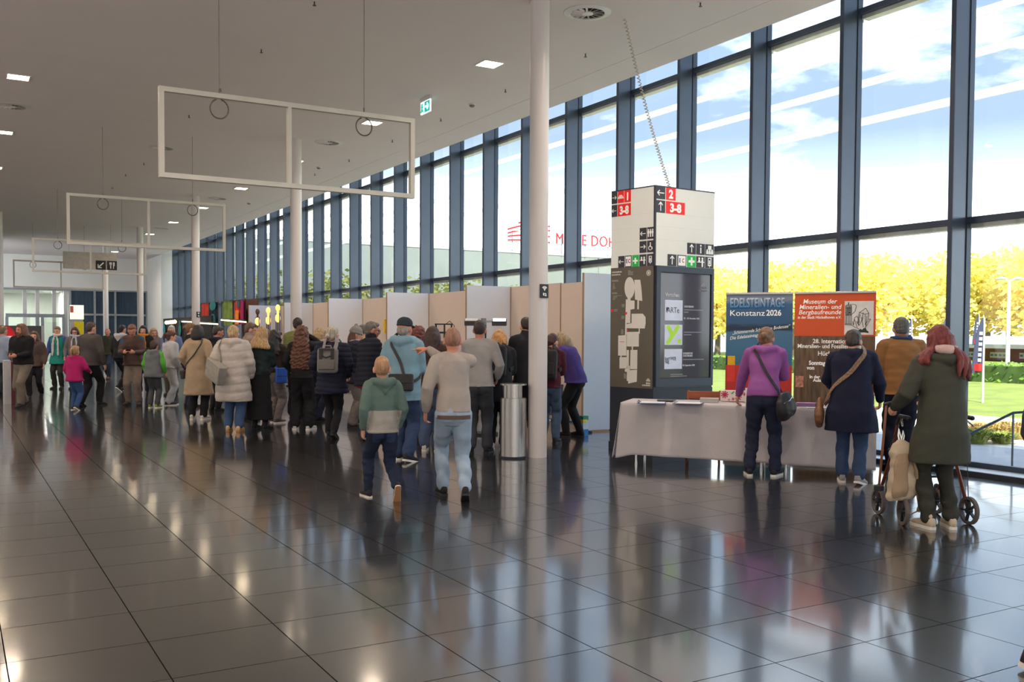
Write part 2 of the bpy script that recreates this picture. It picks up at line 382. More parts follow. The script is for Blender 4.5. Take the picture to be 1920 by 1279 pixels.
# ================================================================== things on the ceiling
WARM = (1.0, .80, .52)
M_LED = mat('led_panel', (1, .85, .62), .5, emit=26.0, ecol=(1.0, .80, .54), var=.01)
lights = [(7.05, 12.75), (7.05, 17.42), (7.05, 22.2), (7.05, 27.1), (7.05, 31.9), (7.05, 36.6), (7.05, 41.4), (7.05, 46.3), (7.05, 51.2),
          (.97, 17.34), (.97, 22.2), (.97, 27.0), (.97, 31.9), (.97, 12.6), (.97, 7.8), (7.05, 8.0), (4.0, 3.2), (-3.5, 12.6), (-3.5, 22.2), (-3.5, 32)]
lab = {0: 'square warm ceiling light nearest the front column, beside its top', 1: 'square warm ceiling light seen through the big empty hanging frame, at its right end',
       2: 'small warm ceiling light partly behind the second white column', 3: 'warm ceiling light under the bottom rail of the big hanging frame',
       4: 'warm ceiling light right beside the top of the third white column', 5: 'warm ceiling light inside the second hanging frame, near its middle',
       6: 'warm ceiling light beside the top of the fourth white column', 7: 'small warm ceiling light above the arrow and cutlery sign',
       8: 'smallest warm ceiling light, deepest in the row along the windows', 9: 'long warm ceiling light, upper of the two at the picture\'s left edge',
       10: 'warm ceiling light, lower of the two at the picture\'s left edge', 11: 'warm ceiling light just cut by the left edge of the picture'}
for i, (x, y) in enumerate(lights):
    r = empty('ceiling_light', (x, y, ZC))
    tag(r, lab.get(i, 'square warm recessed ceiling light outside the picture'), 'ceiling light', 'recessed ceiling lights')
    f = MB()
    for a in (-1, 1): f.lohi((a*.165-.012, -.177, -.012), (a*.165+.012, .177, .01)).lohi((-.153, a*.165-.012, -.012), (.153, a*.165+.012, .01))
    f.build('frame', M_COLW, r)
    MB().lohi((-.153, -.153, -.007), (.153, .153, .008)).build('diffuser', M_LED, r)
    l = D.lights.new('lamp', 'AREA'); l.shape = 'SQUARE'; l.size = .3; l.energy = 60; l.color = (1.0, .80, .64); l.spread = 2.6
    lo = D.objects.new('lamp', l); COL.objects.link(lo); lo.parent = r; lo.location = (0, 0, -.02)
M_SLOT = mat('vent_slot_dark', srgb(46, 42, 38), .8)
vents = [(7.0, 10.1, 'large round swirl air vent beside the top of the front column', 1), (6.98, 19.67, 'round swirl air vent seen through the big hanging frame', 1),
         (6.99, 29.46, 'round swirl air vent beside the top of the third column', 1), (7.09, 38.9, 'small far round air vent above the second hanging frame\'s bottom rail', 1),
         (1.0, 19.6, 'round air vent near the picture\'s left edge between two lights', 1), (4.06, 22.18, 'round air vent crossed by the left post of the big frame', 1)]
for x, y, lb, _ in vents:
    r = empty('ceiling_vent', (x, y, ZC)); tag(r, lb, 'air vent', 'round swirl vents in the ceiling')
    f = MB(); n = 48
    for k in range(n):
        a0, a1 = 2*PI*k/n, 2*PI*(k+1)/n
        P = [(rr*math.cos(a), rr*math.sin(a), z) for a in (a0, a1) for rr, z in ((.215, -.02), (.30, -.006), (.30, .005), (.215, .005))]
        f.add(P, [(0, 1, 5, 4), (1, 2, 6, 5), (3, 0, 4, 7)])
    f.build('rim', M_COLW, r, smooth=True)
    MB().cyl((0, 0, -.002), (0, 0, .01), .215, 40).build('backing', M_SLOT, r)
    v = MB()
    for k in range(14):
        a = 2*PI*k/14; c, s = math.cos(a), math.sin(a)
        R = np.array([[c, -s, 0], [s, c, 0], [0, 0, 1]]) @ np.array([[1, 0, 0], [0, math.cos(.7), -math.sin(.7)], [0, math.sin(.7), math.cos(.7)]])
        v.box((c*.145, s*.145, -.012), (.15, .030, .003), R)
    v.build('blades', M_CEIL, r)
    MB().cyl((0, 0, -.022), (0, 0, -.006), .072, 28).build('hub', M_COLW, r, smooth=True)
spr = [(3.89, 13.81, 'ceiling sprinkler above the big hanging frame, midway up'), (3.9, 11.51, 'ceiling sprinkler nearest the top edge of the picture'), (7.98, 11.56, 'ceiling sprinkler right of the front column below the big vent'),
       (7.99, 13.9, 'ceiling sprinkler just left of the front column'), (8.02, 16.39, 'ceiling sprinkler right of the exit sign'), (8.02, 18.7, 'ceiling sprinkler inside the big frame near its right post'),
       (8.05, 21.3, 'ceiling sprinkler below the second vent, inside the big frame'), (8.0, 23.6, 'tiny ceiling sprinkler beside the second column'), (4.02, 24.33, 'ceiling sprinkler left of the big frame\'s left post'),
       (3.9, 26.3, 'ceiling sprinkler between the two front hanging frames, upper'), (3.92, 28.74, 'ceiling sprinkler between the two front hanging frames, lower'), (7.97, 9.08, 'ceiling sprinkler at the top edge by the ceiling border'),
       (3.91, 16.33, 'ceiling sprinkler behind the top rail of the big frame'), (3.88, 18.6, 'ceiling sprinkler seen inside the big frame\'s left half')]
for x, y, lb in spr:
    r = empty('sprinkler', (x, y, ZC)); tag(r, lb, 'sprinkler', 'ceiling sprinklers')
    MB().cyl((0, 0, -.006), (0, 0, .004), .035, 20).build('rosette', M_COLW, r, smooth=True)
    MB().cyl((0, 0, -.05), (0, 0, -.004), .009, 10).cyl((0, 0, -.056), (0, 0, -.05), .022, 14).build('nozzle', mat('sprinkler_metal', srgb(90, 84, 78), .4, .8), r, smooth=True)
for x, y, lb in ((8.0, 15.1, 'white smoke detector dome left of the front column'), (7.78, 22.65, 'white smoke detector dome below the second vent'), (8.02, 29.9, 'small far smoke detector near the third column')):
    r = empty('smoke_detector', (x, y, ZC)); tag(r, lb, 'smoke detector', 'smoke detectors')
    MB().cyl((0, 0, -.02), (0, 0, .003), .06, 24).build('base', M_COLW, r, smooth=True)
    MB().loft([(0, 0, -.02), (0, 0, -.04), (0, 0, -.055)], [V3(1, 0, 0)]*3, [V3(0, 1, 0)]*3, [.05, .045, .028], [.05, .045, .028], 20).build('sensor', mat('sensor_grey', srgb(120, 116, 112), .5), r, smooth=True)
# exit sign hanging from the ceiling, edge towards the windows
M_GRN = mat('exit_green', srgb(0, 150, 140), .5, emit=1.0, ecol=srgb(20, 165, 150))
M_SGW = mat('sign_white', srgb(240, 244, 242), .5, emit=.9, ecol=(1, 1, 1))
p0 = V3(7.02, 14.95, 0); r = empty('exit_sign', (7.1, 15.1, ZC)); r.rotation_euler = (0, 0, -PI/2)
tag(r, 'lit green and white emergency exit sign hanging from the ceiling', 'exit sign')
MB().lohi((-.20, -.02, -.06), (.20, .02, .002)).build('housing', M_COLW, r)
MB().lohi((-.19, -.012, -.27), (.19, .012, -.06)).build('panel', M_SGW, r)
g = MB(); g.lohi((-.02, -.016, -.255), (.18, .016, -.075))
g.build('green_field', M_GRN, r)
g = MB(); g.bar((.02, -.018, -.165), (.13, -.018, -.165), .02, .03).bar((.09, -.018, -.115), (.14, -.018, -.165), .02, .03).bar((.09, -.018, -.215), (.14, -.018, -.165), .02, .03)
g.build('arrow', M_SGW, r)
g = MB(); g.lohi((-.17, -.0165, -.245), (-.05, .0165, -.09)); g.build('door_symbol', mat('exit_pale', srgb(190, 230, 226), .5, emit=.7, ecol=(.7, .95, .92)), r)
g = MB(); g.bar((-.11, -.02, -.13), (-.11, -.02, -.19), .02, .02).bar((-.11, -.02, -.19), (-.15, -.02, -.24), .02, .018).bar((-.11, -.02, -.19), (-.07, -.02, -.235), .02, .018).bar((-.14, -.02, -.15), (-.07, -.02, -.16), .02, .016)
g.box((-.105, -.02, -.112), (.03, .02, .026)).build('running_figure', M_GRN, r)
# empty hanging sign frames
M_FR = mat('frame_cream', srgb(206, 200, 188), .40, .35, .04, 4)
FT = [('large empty pale metal sign frame hanging nearest the camera', 11.16, 2.0, 5.08, 3.24, 4.24, 1.47), ('empty pale sign frame hanging second from the camera', 20.62, 1.97, 5.03, 3.26, 4.26, 1.52),
      ('empty pale sign frame hanging third from the camera', 30.1, 1.98, 5.02, 3.25, 4.2, 1.52), ('faint empty sign frame hanging farthest away, above the arrow sign\'s wall', 39.6, 1.97, 5.05, 3.2, 4.22, 1.6)]
for lb, y, x0, x1, z0, z1, xm in FT:
    w = x1-x0; r = empty('hanging_sign_frame', (x0, y, z0)); tag(r, lb, 'sign frame', 'empty hanging sign frames')
    h = z1-z0; b = .035; f = MB()
    for dy in (-.022, .022):
        f.lohi((0, dy-.014, 0), (w, dy+.014, .055)).lohi((0, dy-.014, h-.055), (w, dy+.014, h)).lohi((0, dy-.014, .055), (.055, dy+.014, h-.055)).lohi((w-.055, dy-.014, .055), (w, dy+.014, h-.055))
    f.lohi((.008, -.01, .008), (w-.008, .01, .04)).lohi((.008, -.01, h-.04), (w-.008, .01, h-.008)).lohi((.008, -.01, .04), (.04, .01, h-.04)).lohi((w-.04, -.01, .04), (w-.008, .01, h-.04))
    f.build('frame', M_FR, r)
    MB().lohi((xm-.022, -.034, .055), (xm+.022, .034, h-.055)).build('centre_post', M_FR, r)
    for xc in (.66, w-.67):
        MB().cyl((xc, 0, h), (xc, 0, ZC-z0), .004, 6).cyl((xc, 0, h), (xc, 0, h+.06), .010, 8).build('suspension_cable', mat('cable_grey', srgb(120, 114, 108), .5, .4), r)
        k = MB(); n = 22; P = [V3(xc+.115*math.cos(a)*.9, .0, h-.17+.115*math.sin(a)*.95) for a in np.linspace(PI*.62, PI*2.42, n)]
        k.tube(P, .0085, 6); k.build('cable_coil', mat('coil_dark', srgb(96, 88, 78), .6), r, smooth=True)
# hanging direction sign with arrow and cutlery symbol
Ys = 38.9; a = ONY(118, 470, Ys); b_ = ONY(219, 507, Ys); r = empty('direction_sign', (a[0], Ys, b_[2])); w = b_[0]-a[0]; h = a[2]-b_[2]-.02
tag(r, 'grey hanging sign with a black arrow and cutlery symbol', 'sign')
MB().lohi((0, -.03, 0), (w, .03, h)).build('board', mat('board_greige', srgb(190, 180, 168), .6), r)
s = w*.185
for j, x in enumerate((w-2*s-.05, w-s)):
    MB().lohi((x, -.045, 0), (x+s, -.028, s)).build('symbol_panel', M_BLACK, r)
    g = MB()
    if j == 0:
        g.bar((x+s*.78, -.05, s*.78), (x+s*.26, -.05, s*.26), .012, s*.13).bar((x+s*.22, -.05, s*.2), (x+s*.22, -.05, s*.58), .012, s*.11, up=(1, 0, 0)).bar((x+s*.18, -.05, s*.22), (x+s*.58, -.05, s*.22), .012, s*.11)
    else:
        g.lohi((x+s*.3, -.054, s*.15), (x+s*.4, -.046, s*.85)).lohi((x+s*.22, -.054, s*.55), (x+s*.48, -.046, s*.65)).lohi((x+s*.22, -.054, s*.6), (x+s*.27, -.046, s*.85)).lohi((x+s*.43, -.054, s*.6), (x+s*.48, -.046, s*.85)).lohi((x+s*.6, -.054, s*.15), (x+s*.68, -.046, s*.85)).lohi((x+s*.68, -.054, s*.45), (x+s*.76, -.046, s*.85))
    g.build('symbol', mat('symbol_white', srgb(236, 234, 228), .5), r)
for xh_ in (.2, w-.2): MB().cyl((xh_, 0, h), (xh_, 0, ZC-b_[2]), .01, 6).build('hanger', M_ALU, r)
# ================================================================== information pillar
M_RED = mat('sign_red', srgb(226, 28, 24), .5, emit=.25, var=.02); M_DKT = mat('sign_dark', srgb(58, 58, 66), .5, var=.03)
M_GRC = mat('sign_green', srgb(20, 170, 70), .5, emit=.2, var=.02); M_WT = mat('sign_print_white', srgb(244, 242, 236), .5, emit=.15, var=.01)
M_LBOX = mat('light_box_face', srgb(206, 203, 192), .45, emit=.27, ecol=srgb(222, 221, 212), var=.015)
M_KIO = mat('pillar_anthracite', srgb(52, 56, 66), .45, .2, .05, 3); M_KIO2 = mat('pillar_blue_grey', srgb(60, 67, 80), .4, .3, .05, 3)
M_MAPB = mat('map_taupe', srgb(104, 97, 84), .55, var=.03); M_MAPW = mat('map_white', srgb(236, 232, 222), .6, var=.02)
M_LINE = mat('map_line', srgb(150, 146, 140), .6)
kl, kn, kr = V3(7.63, 10.41, 0), V3(7.78, 9.68, 0), V3(8.84, 9.74, 0); kb = kl+kr-kn
K = empty('information_pillar', kn); tag(K, 'tall square information pillar with lit wayfinding top, map and screen', 'information pillar')
poly = [tuple((q-kn)[:2]) for q in (kn, kr, kb, kl)]
def inset(pl, d):
    c = np.mean(np.array(pl), 0); return [tuple(c+(np.array(q)-c)*(1-d)) for q in pl]
MB().prism(inset(poly, -.02), 0, .10).prism(poly, .10, .835).build('plinth', M_KIO, K)
MB().prism(inset(poly, .015), .835, 2.42).build('body', M_KIO2, K)
MB().prism(poly, 2.42, 3.43).build('light_box', M_LBOX, K)
MB().prism(inset(poly, -.004), 3.43, 3.445).build('top_cap', M_KIO, K)
cap = MB().lohi((-.012, -.012, 2.42), (.012, .012, 3.44)); cap.build('corner_strip', M_KIO, K)
def onface(o, fr): o.matrix_local = fr; return o
wl = float(np.linalg.norm(kn-kl)); wr = float(np.linalg.norm(kr-kn))
FL = frame4(kl-kn, kn-kl, (0, 0, 1)); FR_ = frame4(V3(0, 0, 0), kr-kn, (0, 0, 1))
def arrow(g, cx, cy, s, d, z=.006, w=.13):
    """arrow glyph of half size s pointing d (0 right, 1 up, 2 left)"""
    dx, dy = [(1, 0), (0, 1), (-1, 0)][d]; px_, py_ = -dy, dx
    A = lambda a, b: (cx+dx*a+px_*b, cy+dy*a+py_*b, z)
    g.bar(A(-s, 0), A(s*.95, 0), w*s*1.6, .004).bar(A(s, 0), A(s*.35, s*.6), w*s*1.6, .004).bar(A(s, 0), A(s*.35, -s*.6), w*s*1.6, .004)
def disc(g, cx, cy, r, z=.006, n=14, h=.004): g.cyl((cx, cy, z-h/2), (cx, cy, z+h/2), r, n)
def rect(g, x0, y0, x1, y1, z=.006, h=.004): g.lohi((x0, y0, z-h/2), (x1, y1, z+h/2))
class Face:
    def __init__(s, par, fr, w, z0, h): s.par, s.fr, s.w, s.z0, s.h = par, fr, w, z0, h
    def tile(s, u0, v0, u1, v1, m, name='sign_tile', t=.004):
        x0, x1 = u0*s.w, u1*s.w; y1, y0 = s.z0+s.h*(1-v0), s.z0+s.h*(1-v1)
        g = MB().lohi((x0, y0, 0), (x1, y1, t)); onface(g.build(name, m, s.par), s.fr)
        return x0, y0, x1, y1
    def glyph(s, box, kind, m=None):
        x0, y0, x1, y1 = box; cx, cy = (x0+x1)/2, (y0+y1)/2; a = min(x1-x0, y1-y0)/2; g = MB(); m = m or M_WT
        if kind in ('r', 'u', 'l'): arrow(g, cx, cy, a*.72, 'rul'.index(kind))
        elif kind == 'i': rect(g, cx-a*.13, cy-a*.75, cx+a*.13, cy+a*.3); disc(g, cx, cy+a*.62, a*.17)
        elif kind == 'cross': rect(g, cx-a*.2, cy-a*.7, cx+a*.2, cy+a*.7); rect(g, cx-a*.7, cy-a*.2, cx+a*.7, cy+a*.2)
        elif kind == 'wc':
            for k in (-.62, 0, .62):
                disc(g, cx+a*k, cy+a*.72, a*.17); rect(g, cx+a*(k-.22), cy-a*.1, cx+a*(k+.22), cy+a*.5); rect(g, cx+a*(k-.13), cy-a*.85, cx+a*(k+.13), cy)
        elif kind == 'wheel':
            disc(g, cx-a*.05, cy+a*.72, a*.16); g.bar((cx-a*.05, cy+a*.5, .006), (cx, cy-a*.1, .006), a*.2, .004).bar((cx, cy-a*.1, .006), (cx+a*.4, cy-a*.15, .006), a*.16, .004).bar((cx+a*.4, cy-a*.12, .006), (cx+a*.55, cy-a*.65, .006), a*.16, .004)
            for k in range(14):
                t0, t1 = PI*.55+k*.33, PI*.55+(k+1)*.33; g.bar((cx-a*.05+a*.46*math.cos(t0), cy-a*.35+a*.46*math.sin(t0), .006), (cx-a*.05+a*.46*math.cos(t1), cy-a*.35+a*.46*math.sin(t1), .006), a*.12, .004)
        elif kind == 'desk':
            for k in (-.35, .42): disc(g, cx+a*k, cy+a*.62, a*.2); rect(g, cx+a*(k-.2), cy-a*.05, cx+a*(k+.2), cy+a*.4)
            rect(g, cx-a*.8, cy-a*.1, cx+a*.85, cy+a*.05); rect(g, cx+a*.26, cy-a*.85, cx+a*.56, cy-a*.1)
        elif kind == 'phone':
            rect(g, cx-a*.42, cy-a*.6, cx-a*.28, cy+a*.85); rect(g, cx+a*.28, cy-a*.6, cx+a*.42, cy+a*.85); rect(g, cx-a*.28, cy+a*.68, cx+a*.28, cy+a*.85); rect(g, cx-a*.28, cy-a*.6, cx+a*.28, cy-a*.42); rect(g, cx-a*.13, cy-.3*a, cx+a*.13, cy+a*.4); rect(g, cx-a*.06, cy-a*.9, cx+a*.06, cy-a*.6)
        elif kind == 'info3':
            rect(g, cx-a*.4, cy+a*.05, cx+a*.4, cy+a*.75)
            for k in (-.6, 0, .6): disc(g, cx+a*k, cy-a*.1, a*.19); rect(g, cx+a*(k-.24), cy-a*.8, cx+a*(k+.24), cy-a*.25)
        elif kind == 'dome':
            for j, ww in enumerate((.95, .85, .65, .4)): rect(g, cx-a*ww, cy-a*.4+j*a*.24, cx+a*ww, cy-a*.24+j*a*.24)
        onface(g.build('symbol', m, s.par), s.fr)
    def txt(s, body, x, y, size, m, align='LEFT', bold=0.0, name='lettering', sx=1.0, shear=0.0, rot=0.0, z=.005):
        return text(body, size, s.fr @ Matrix.Translation((x, y, z)) @ Matrix.Rotation(rot, 4, 'Z'), m, s.par, name, align, bold, shear, .0015, sx)
M_ECB = mat('ec_blue', srgb(40, 70, 170), .5); M_ECR = mat('ec_red', srgb(215, 30, 40), .5)
def ec(F, box):
    x0, y0, x1, y1 = box; w = x1-x0; h = y1-y0; cx = (x0+x1)/2; cy = (y0+y1)/2
    g = MB(); rect(g, x0+w*.1, y0+h*.08, x1-w*.1, y1-h*.08, .005); onface(g.build('card_field', M_WT, F.par), F.fr)
    F.txt('E', cx-w*.33, cy-h*.14, h*.48, M_ECB, bold=.03, sx=.75, z=.0075); F.txt('C', cx+w*.0, cy-h*.14, h*.48, M_ECR, bold=.03, sx=.75, z=.0075)
A = Face(K, FL, wl, 2.42, 1.01)
A.glyph(A.tile(0.0, .0, .135, .155, M_DKT), 'r'); A.glyph(A.tile(.15, 0, .292, .155, M_RED), 'dome'); b = A.tile(.306, 0, .455, .155, M_RED)
A.txt('1', (b[0]+b[2])/2, b[1]+.025, .145, M_WT, 'CENTER', .02, sx=1.05)
A.glyph(A.tile(0.0, .172, .135, .327, M_DKT), 'l'); b = A.tile(.15, .172, .455, .327, M_RED); A.txt('3-8', (b[0]+b[2])/2, b[1]+.025, .145, M_WT, 'CENTER', .045, sx=.82)
A.glyph(A.tile(.665, .51, .82, .66, M_DKT), 'l'); A.glyph(A.tile(.835, .51, .99, .66, M_DKT), 'wc')
A.glyph(A.tile(.665, .68, .82, .83, M_DKT), 'r'); A.glyph(A.tile(.835, .68, .99, .83, M_DKT), 'wheel')
A.glyph(A.tile(.175, .85, .32, 1, M_DKT), 'l'); ec(A, A.tile(.335, .85, .485, 1, M_DKT)); A.glyph(A.tile(.50, .85, .65, 1, M_GRC), 'cross')
A.glyph(A.tile(.665, .85, .82, 1, M_DKT), 'desk'); A.glyph(A.tile(.835, .85, .99, 1, M_DKT), 'phone')
B = Face(K, FR_, wr, 2.42, 1.01)
B.glyph(B.tile(.01, 0, .16, .155, M_DKT), 'l'); b = B.tile(.175, 0, .33, .155, M_RED); B.txt('2', (b[0]+b[2])/2, b[1]+.025, .15, M_WT, 'CENTER', .045, sx=.95)
B.glyph(B.tile(.01, .172, .16, .327, M_DKT), 'u'); b = B.tile(.175, .172, .485, .327, M_RED); B.txt('3-8', (b[0]+b[2])/2, b[1]+.025, .15, M_WT, 'CENTER', .045)
B.glyph(B.tile(.535, .68, .68, .825, M_DKT), 'u'); B.glyph(B.tile(.69, .68, .835, .825, M_DKT), 'i'); B.glyph(B.tile(.845, .68, .99, .825, M_DKT), 'info3')
B.glyph(B.tile(.21, .845, .355, .995, M_DKT), 'u'); ec(B, B.tile(.37, .845, .52, .995, M_DKT)); B.glyph(B.tile(.535, .845, .68, .995, M_GRC), 'cross')
B.glyph(B.tile(.69, .845, .835, .995, M_DKT), 'desk'); B.glyph(B.tile(.845, .845, .99, .995, M_DKT), 'phone')
# panel joints of the light box
for F, w in ((A, wl), (B, wr)):
    g = MB()
    for v in (.5, .335, .67): rect(g, 0.012, F.z0+F.h*v-.0015, w-.004, F.z0+F.h*v+.0015, .0005, .001)
    onface(g.build('joint_lines', mat('joint_pale', srgb(204, 199, 186), .5, emit=.2), K), F.fr)
# map on the left face
A2 = Face(K, FL, wl, .835, 1.585)
A2.tile(.0, .0, .985, 1.0, M_MAPB, 'map_panel', .003)
def mp_(x, y):
    u = (x-25)/425; yt = 65-35*u; yb = 1205+20*u; return u*wl, .835+1.585*(1-(y-yt)/(yb-yt))
g = MB()
def poly_(*pts):
    P = [mp_(*q) for q in pts]; n = len(P)
    g.add([(x, y, .0035) for x, y in P]+[(x, y, .0062) for x, y in P], [tuple(range(n))[::-1], tuple(range(n, 2*n))]+[(i, (i+1) % n, n+(i+1) % n, n+i) for i in range(n)])
poly_(*[(215+50*math.cos(a), 250-104*math.sin(a)) for a in np.linspace(0, 2*PI, 28)[:-1]][::1])
for pl in (((262, 172), (318, 170), (330, 255), (340, 375), (270, 362)), ((293, 365), (308, 362), (306, 455), (293, 455)), ((180, 360), (228, 372), (265, 372), (265, 452), (225, 460), (225, 590), (190, 590), (190, 700), (174, 712)),
           ((238, 500), (345, 497), (372, 530), (374, 590), (365, 640), (190, 640), (190, 600), (238, 590)), ((192, 676), (310, 672), (310, 816), (192, 816)), ((309, 640), (318, 640), (318, 690), (309, 690)), ((107, 712), (188, 706), (190, 905), (107, 905)),
           ((230, 850), (297, 848), (297, 1035), (228, 1035)), ((122, 922), (190, 918), (214, 1028), (122, 1030)), ((194, 850), (214, 850), (214, 1000), (224, 1005), (224, 1066), (176, 1060), (176, 1035), (192, 1030)),
           ((197, 1066), (226, 1045), (296, 1040), (294, 1156), (210, 1176), (210, 1150), (196, 1148)), ((242, 816), (254, 816), (254, 850), (242, 850)), ((130, 905), (142, 905), (142, 920), (130, 920)), ((196, 340), (226, 340), (226, 372), (196, 366))): poly_(*pl)
onface(g.build('map_drawing', M_MAPW, K), FL)
def mtext(body, x, y, hh, m=M_MAPW, bold=.02, al='LEFT', sx=.9):
    X, Y = mp_(x, y); A2.txt(body, X, Y, hh, m, al, bold, sx=sx, z=.004)
mtext('GEBÄUDEPLAN', 36, 112, .028); mtext('BUILDINGPLAN', 36, 136, .024)
g = MB()
def bars(x, y, ws, dy=10, m=None, hh=.0075):
    for k, w_ in enumerate(ws):
        X, Y = mp_(x, y+dy*k); X2, _ = mp_(x+w_, y+dy*k); rect(g, X, Y-hh/2, X2, Y+hh/2, .0042, .002)
bars(38, 182, (62, 66)); bars(48, 212, (14, 16, 13, 18, 22, 30, 12), 9, hh=.005); bars(38, 300, (50, 58)); bars(48, 330, (90, 44, 42, 24, 20), 9, hh=.005)
bars(198, 88, (26, 52, 46, 50), 12); bars(138, 412, (28, 30, 26), 11); bars(136, 525, (30, 32, 28), 11); bars(134, 655, (24, 22, 26, 22, 22), 10); bars(166, 1082, (20, 24, 26, 22, 26), 10); bars(58, 462, (40, 36), 14)
bars(195, 260, (46,), hh=.004); bars(282, 258, (26,), hh=.004); bars(204, 406, (52,), hh=.004); bars(278, 566, (22,), hh=.012); bars(242, 742, (24,), hh=.012); bars(126, 836, (30,), hh=.008); bars(250, 940, (30,), hh=.012); bars(156, 976, (28,), hh=.012); bars(236, 1104, (30,), hh=.012)
onface(g.build('map_text_lines', mat('map_text_grey', srgb(176, 172, 164), .6), K), FL)
g = MB(); X, Y = mp_(42, 472); disc(g, X, Y, .018, .005); X, Y = mp_(184, 496); disc(g, X, Y, .018, .0075); bars(38, 222, (3, 3, 3, 3), 16)
X, Y = mp_(142, 770); rect(g, X-.03, Y-.003, X+.05, Y+.003, .008); X, Y = mp_(198, 660); rect(g, X-.006, Y-.012, X+.006, Y+.012, .006)
onface(g.build('map_pins', M_RED, K), FL)
g = MB(); X, Y = mp_(398, 103)
for k in range(20): t0, t1 = 2*PI*k/20, 2*PI*(k+1)/20; g.bar((X+.034*math.cos(t0), Y+.034*math.sin(t0), .005), (X+.034*math.cos(t1), Y+.034*math.sin(t1), .005), .006, .003)
for t0 in (0, PI/4, PI/2, 3*PI/4): g.bar((X-.028*math.cos(t0), Y-.028*math.sin(t0), .005), (X+.028*math.cos(t0), Y+.028*math.sin(t0), .005), .006, .003)
X, Y = mp_(404, 1142)
for j, ww in enumerate((.034, .031, .024, .014)): rect(g, X-ww, Y-.014+j*.010, X+ww, Y-.007+j*.010, .005)
onface(g.build('compass_and_logo', M_MAPW, K), FL)
mtext('MESSE', 424, 1180, .030, al='RIGHT', bold=.03); mtext('DORTMUND', 424, 1200, .026, al='RIGHT', bold=.03)
# screen on the right face
M_SCR = mat('screen_dark', srgb(66, 66, 74), .10, emit=.10, ecol=srgb(110, 104, 112), var=.12, vs=2); M_SCL = mat('screen_pale_tile', srgb(186, 190, 202), .3, emit=.22, ecol=srgb(190, 196, 214)); M_SCT = mat('screen_text', srgb(190, 188, 190), .4, emit=.18)
x0, x1, y0, y1 = .10, wr-.075, .975, 2.33
g = MB(); rect(g, 0.02, .86, wr-.02, y0-.012, .012, .03); rect(g, .02, y1+.012, wr-.02, 2.42, .012, .03); rect(g, .02, y0-.012, x0-.012, y1+.012, .012, .03); rect(g, x1+.012, y0-.012, wr-.02, y1+.012, .012, .03)
onface(g.build('screen_frame', M_KIO2, K), FR_)
g = MB(); rect(g, x0-.012, y0-.012, x1+.012, y1+.012, .004, .006); onface(g.build('screen_bezel', M_BLACK, K), FR_)
g = MB(); rect(g, x0, y0, x1, y1, .008, .004); scr = onface(g.build('screen', M_SCR, K), FR_)
S = Face(K, FR_, wr, 0, 1); M_LIME = mat('lime', srgb(160, 205, 40), .4, emit=.25)
def sxy(x, y): return x0+(x-42)/460*(x1-x0), y1-(y-100)/1060*(y1-y0)
def st(body, x, y, size, m=M_SCT, bold=0.0, sx=1.0, rot=0.0, al='LEFT', sh=0.0):
    X, Y = sxy(x, y); S.txt(body, X, Y, size, m, al, bold, sx=sx, rot=rot, z=.0125, shear=sh)
st('Vorschau', 84, 335, .070, M_SCT, .01, .92)
for ya, yb_ in ((370, 578), (620, 826), (868, 1072)):
    a, b = sxy(82, yb_), sxy(243, ya); g = MB(); rect(g, a[0], a[1], b[0], b[1], .011, .003); onface(g.build('screen_tile', M_SCL, K), FR_)
M_INK = mat('ink_dark', srgb(52, 52, 60), .5)
st('ARTe', 100, 500, .105, M_INK, .0, .88); g = MB(); a = sxy(93, 500)
g.add([(a[0], a[1], .013), (a[0]+.05, a[1]+.07, .013), (a[0], a[1]+.07, .013)], [(0, 1, 2)]); onface(g.build('logo_wedge', M_INK, K), FR_)
g = MB()
for (xa, ya), (xb, yb_), w_ in (((108, 630), (150, 722), .058), ((212, 628), (104, 815), .058)):
    a, b = sxy(xa, ya), sxy(xb, yb_); g.bar((a[0], a[1], .0135), (b[0], b[1], .0135), w_, .003)
a, b = sxy(200, 810), sxy(232, 770); rect(g, a[0], a[1], b[0], b[1], .0135, .003); onface(g.build('logo_y', M_LIME, K), FR_)
st('karriere', 88, 985, .068, M_INK, .012, .86, .10); st('tag', 88, 1012, .068, M_INK, .012, .86, .06); st('.org', 158, 986, .034, M_INK, 0, 1, .1)
for x, y, w_, h in ((258, 408, 160, .020), (258, 434, 96, .024), (258, 466, 180, .012), (258, 490, 40, .012), (258, 664, 80, .022), (258, 696, 170, .012), (258, 722, 70, .012), (252, 916, 120, .022), (252, 976, 196, .012), (140, 1128, 110, .012), (140, 1146, 150, .009), (84, 1110, 12, .03), (112, 1110, 12, .03), (84, 1140, 12, .03), (112, 1140, 12, .03)):
    if h < .02:
        g = MB(); a, b = sxy(x, y), sxy(x+w_, y); rect(g, a[0], a[1]-h/2, b[0], b[1]+h/2, .0115, .002); onface(g.build('screen_text_line', mat('screen_text_faint', srgb(130, 128, 134), .4, emit=.12), K), FR_)
st('DORTMUND', 258, 442, .036, M_SCT, .01, .82); st('DORTMUND', 252, 948, .036, M_SCT, .01, .82); st('KARRIERETAG', 252, 922, .034, M_SCT, .01, .8)
st('07. - 09. November 2025', 256, 562, .032, M_SCT, .008, .86); st('03. September 2025', 250, 1044, .032, M_SCT, .008, .84); st('MESSE', 470, 242, .04, mat('screen_text_faint', srgb(130, 128, 134), .4, emit=.12), 0, .8, 0, 'RIGHT'); st('DORTMUND', 470, 272, .034, MC['screen_text_faint'], 0, .8, 0, 'RIGHT')
g = MB(); a = sxy(440, 205)
for j, ww in enumerate((.055, .05, .04, .022)): rect(g, a[0]-ww, a[1]-.02+j*.014, a[0]+ww, a[1]-.012+j*.014, .0115, .002)
onface(g.build('screen_logo', MC['screen_text_faint'], K), FR_)
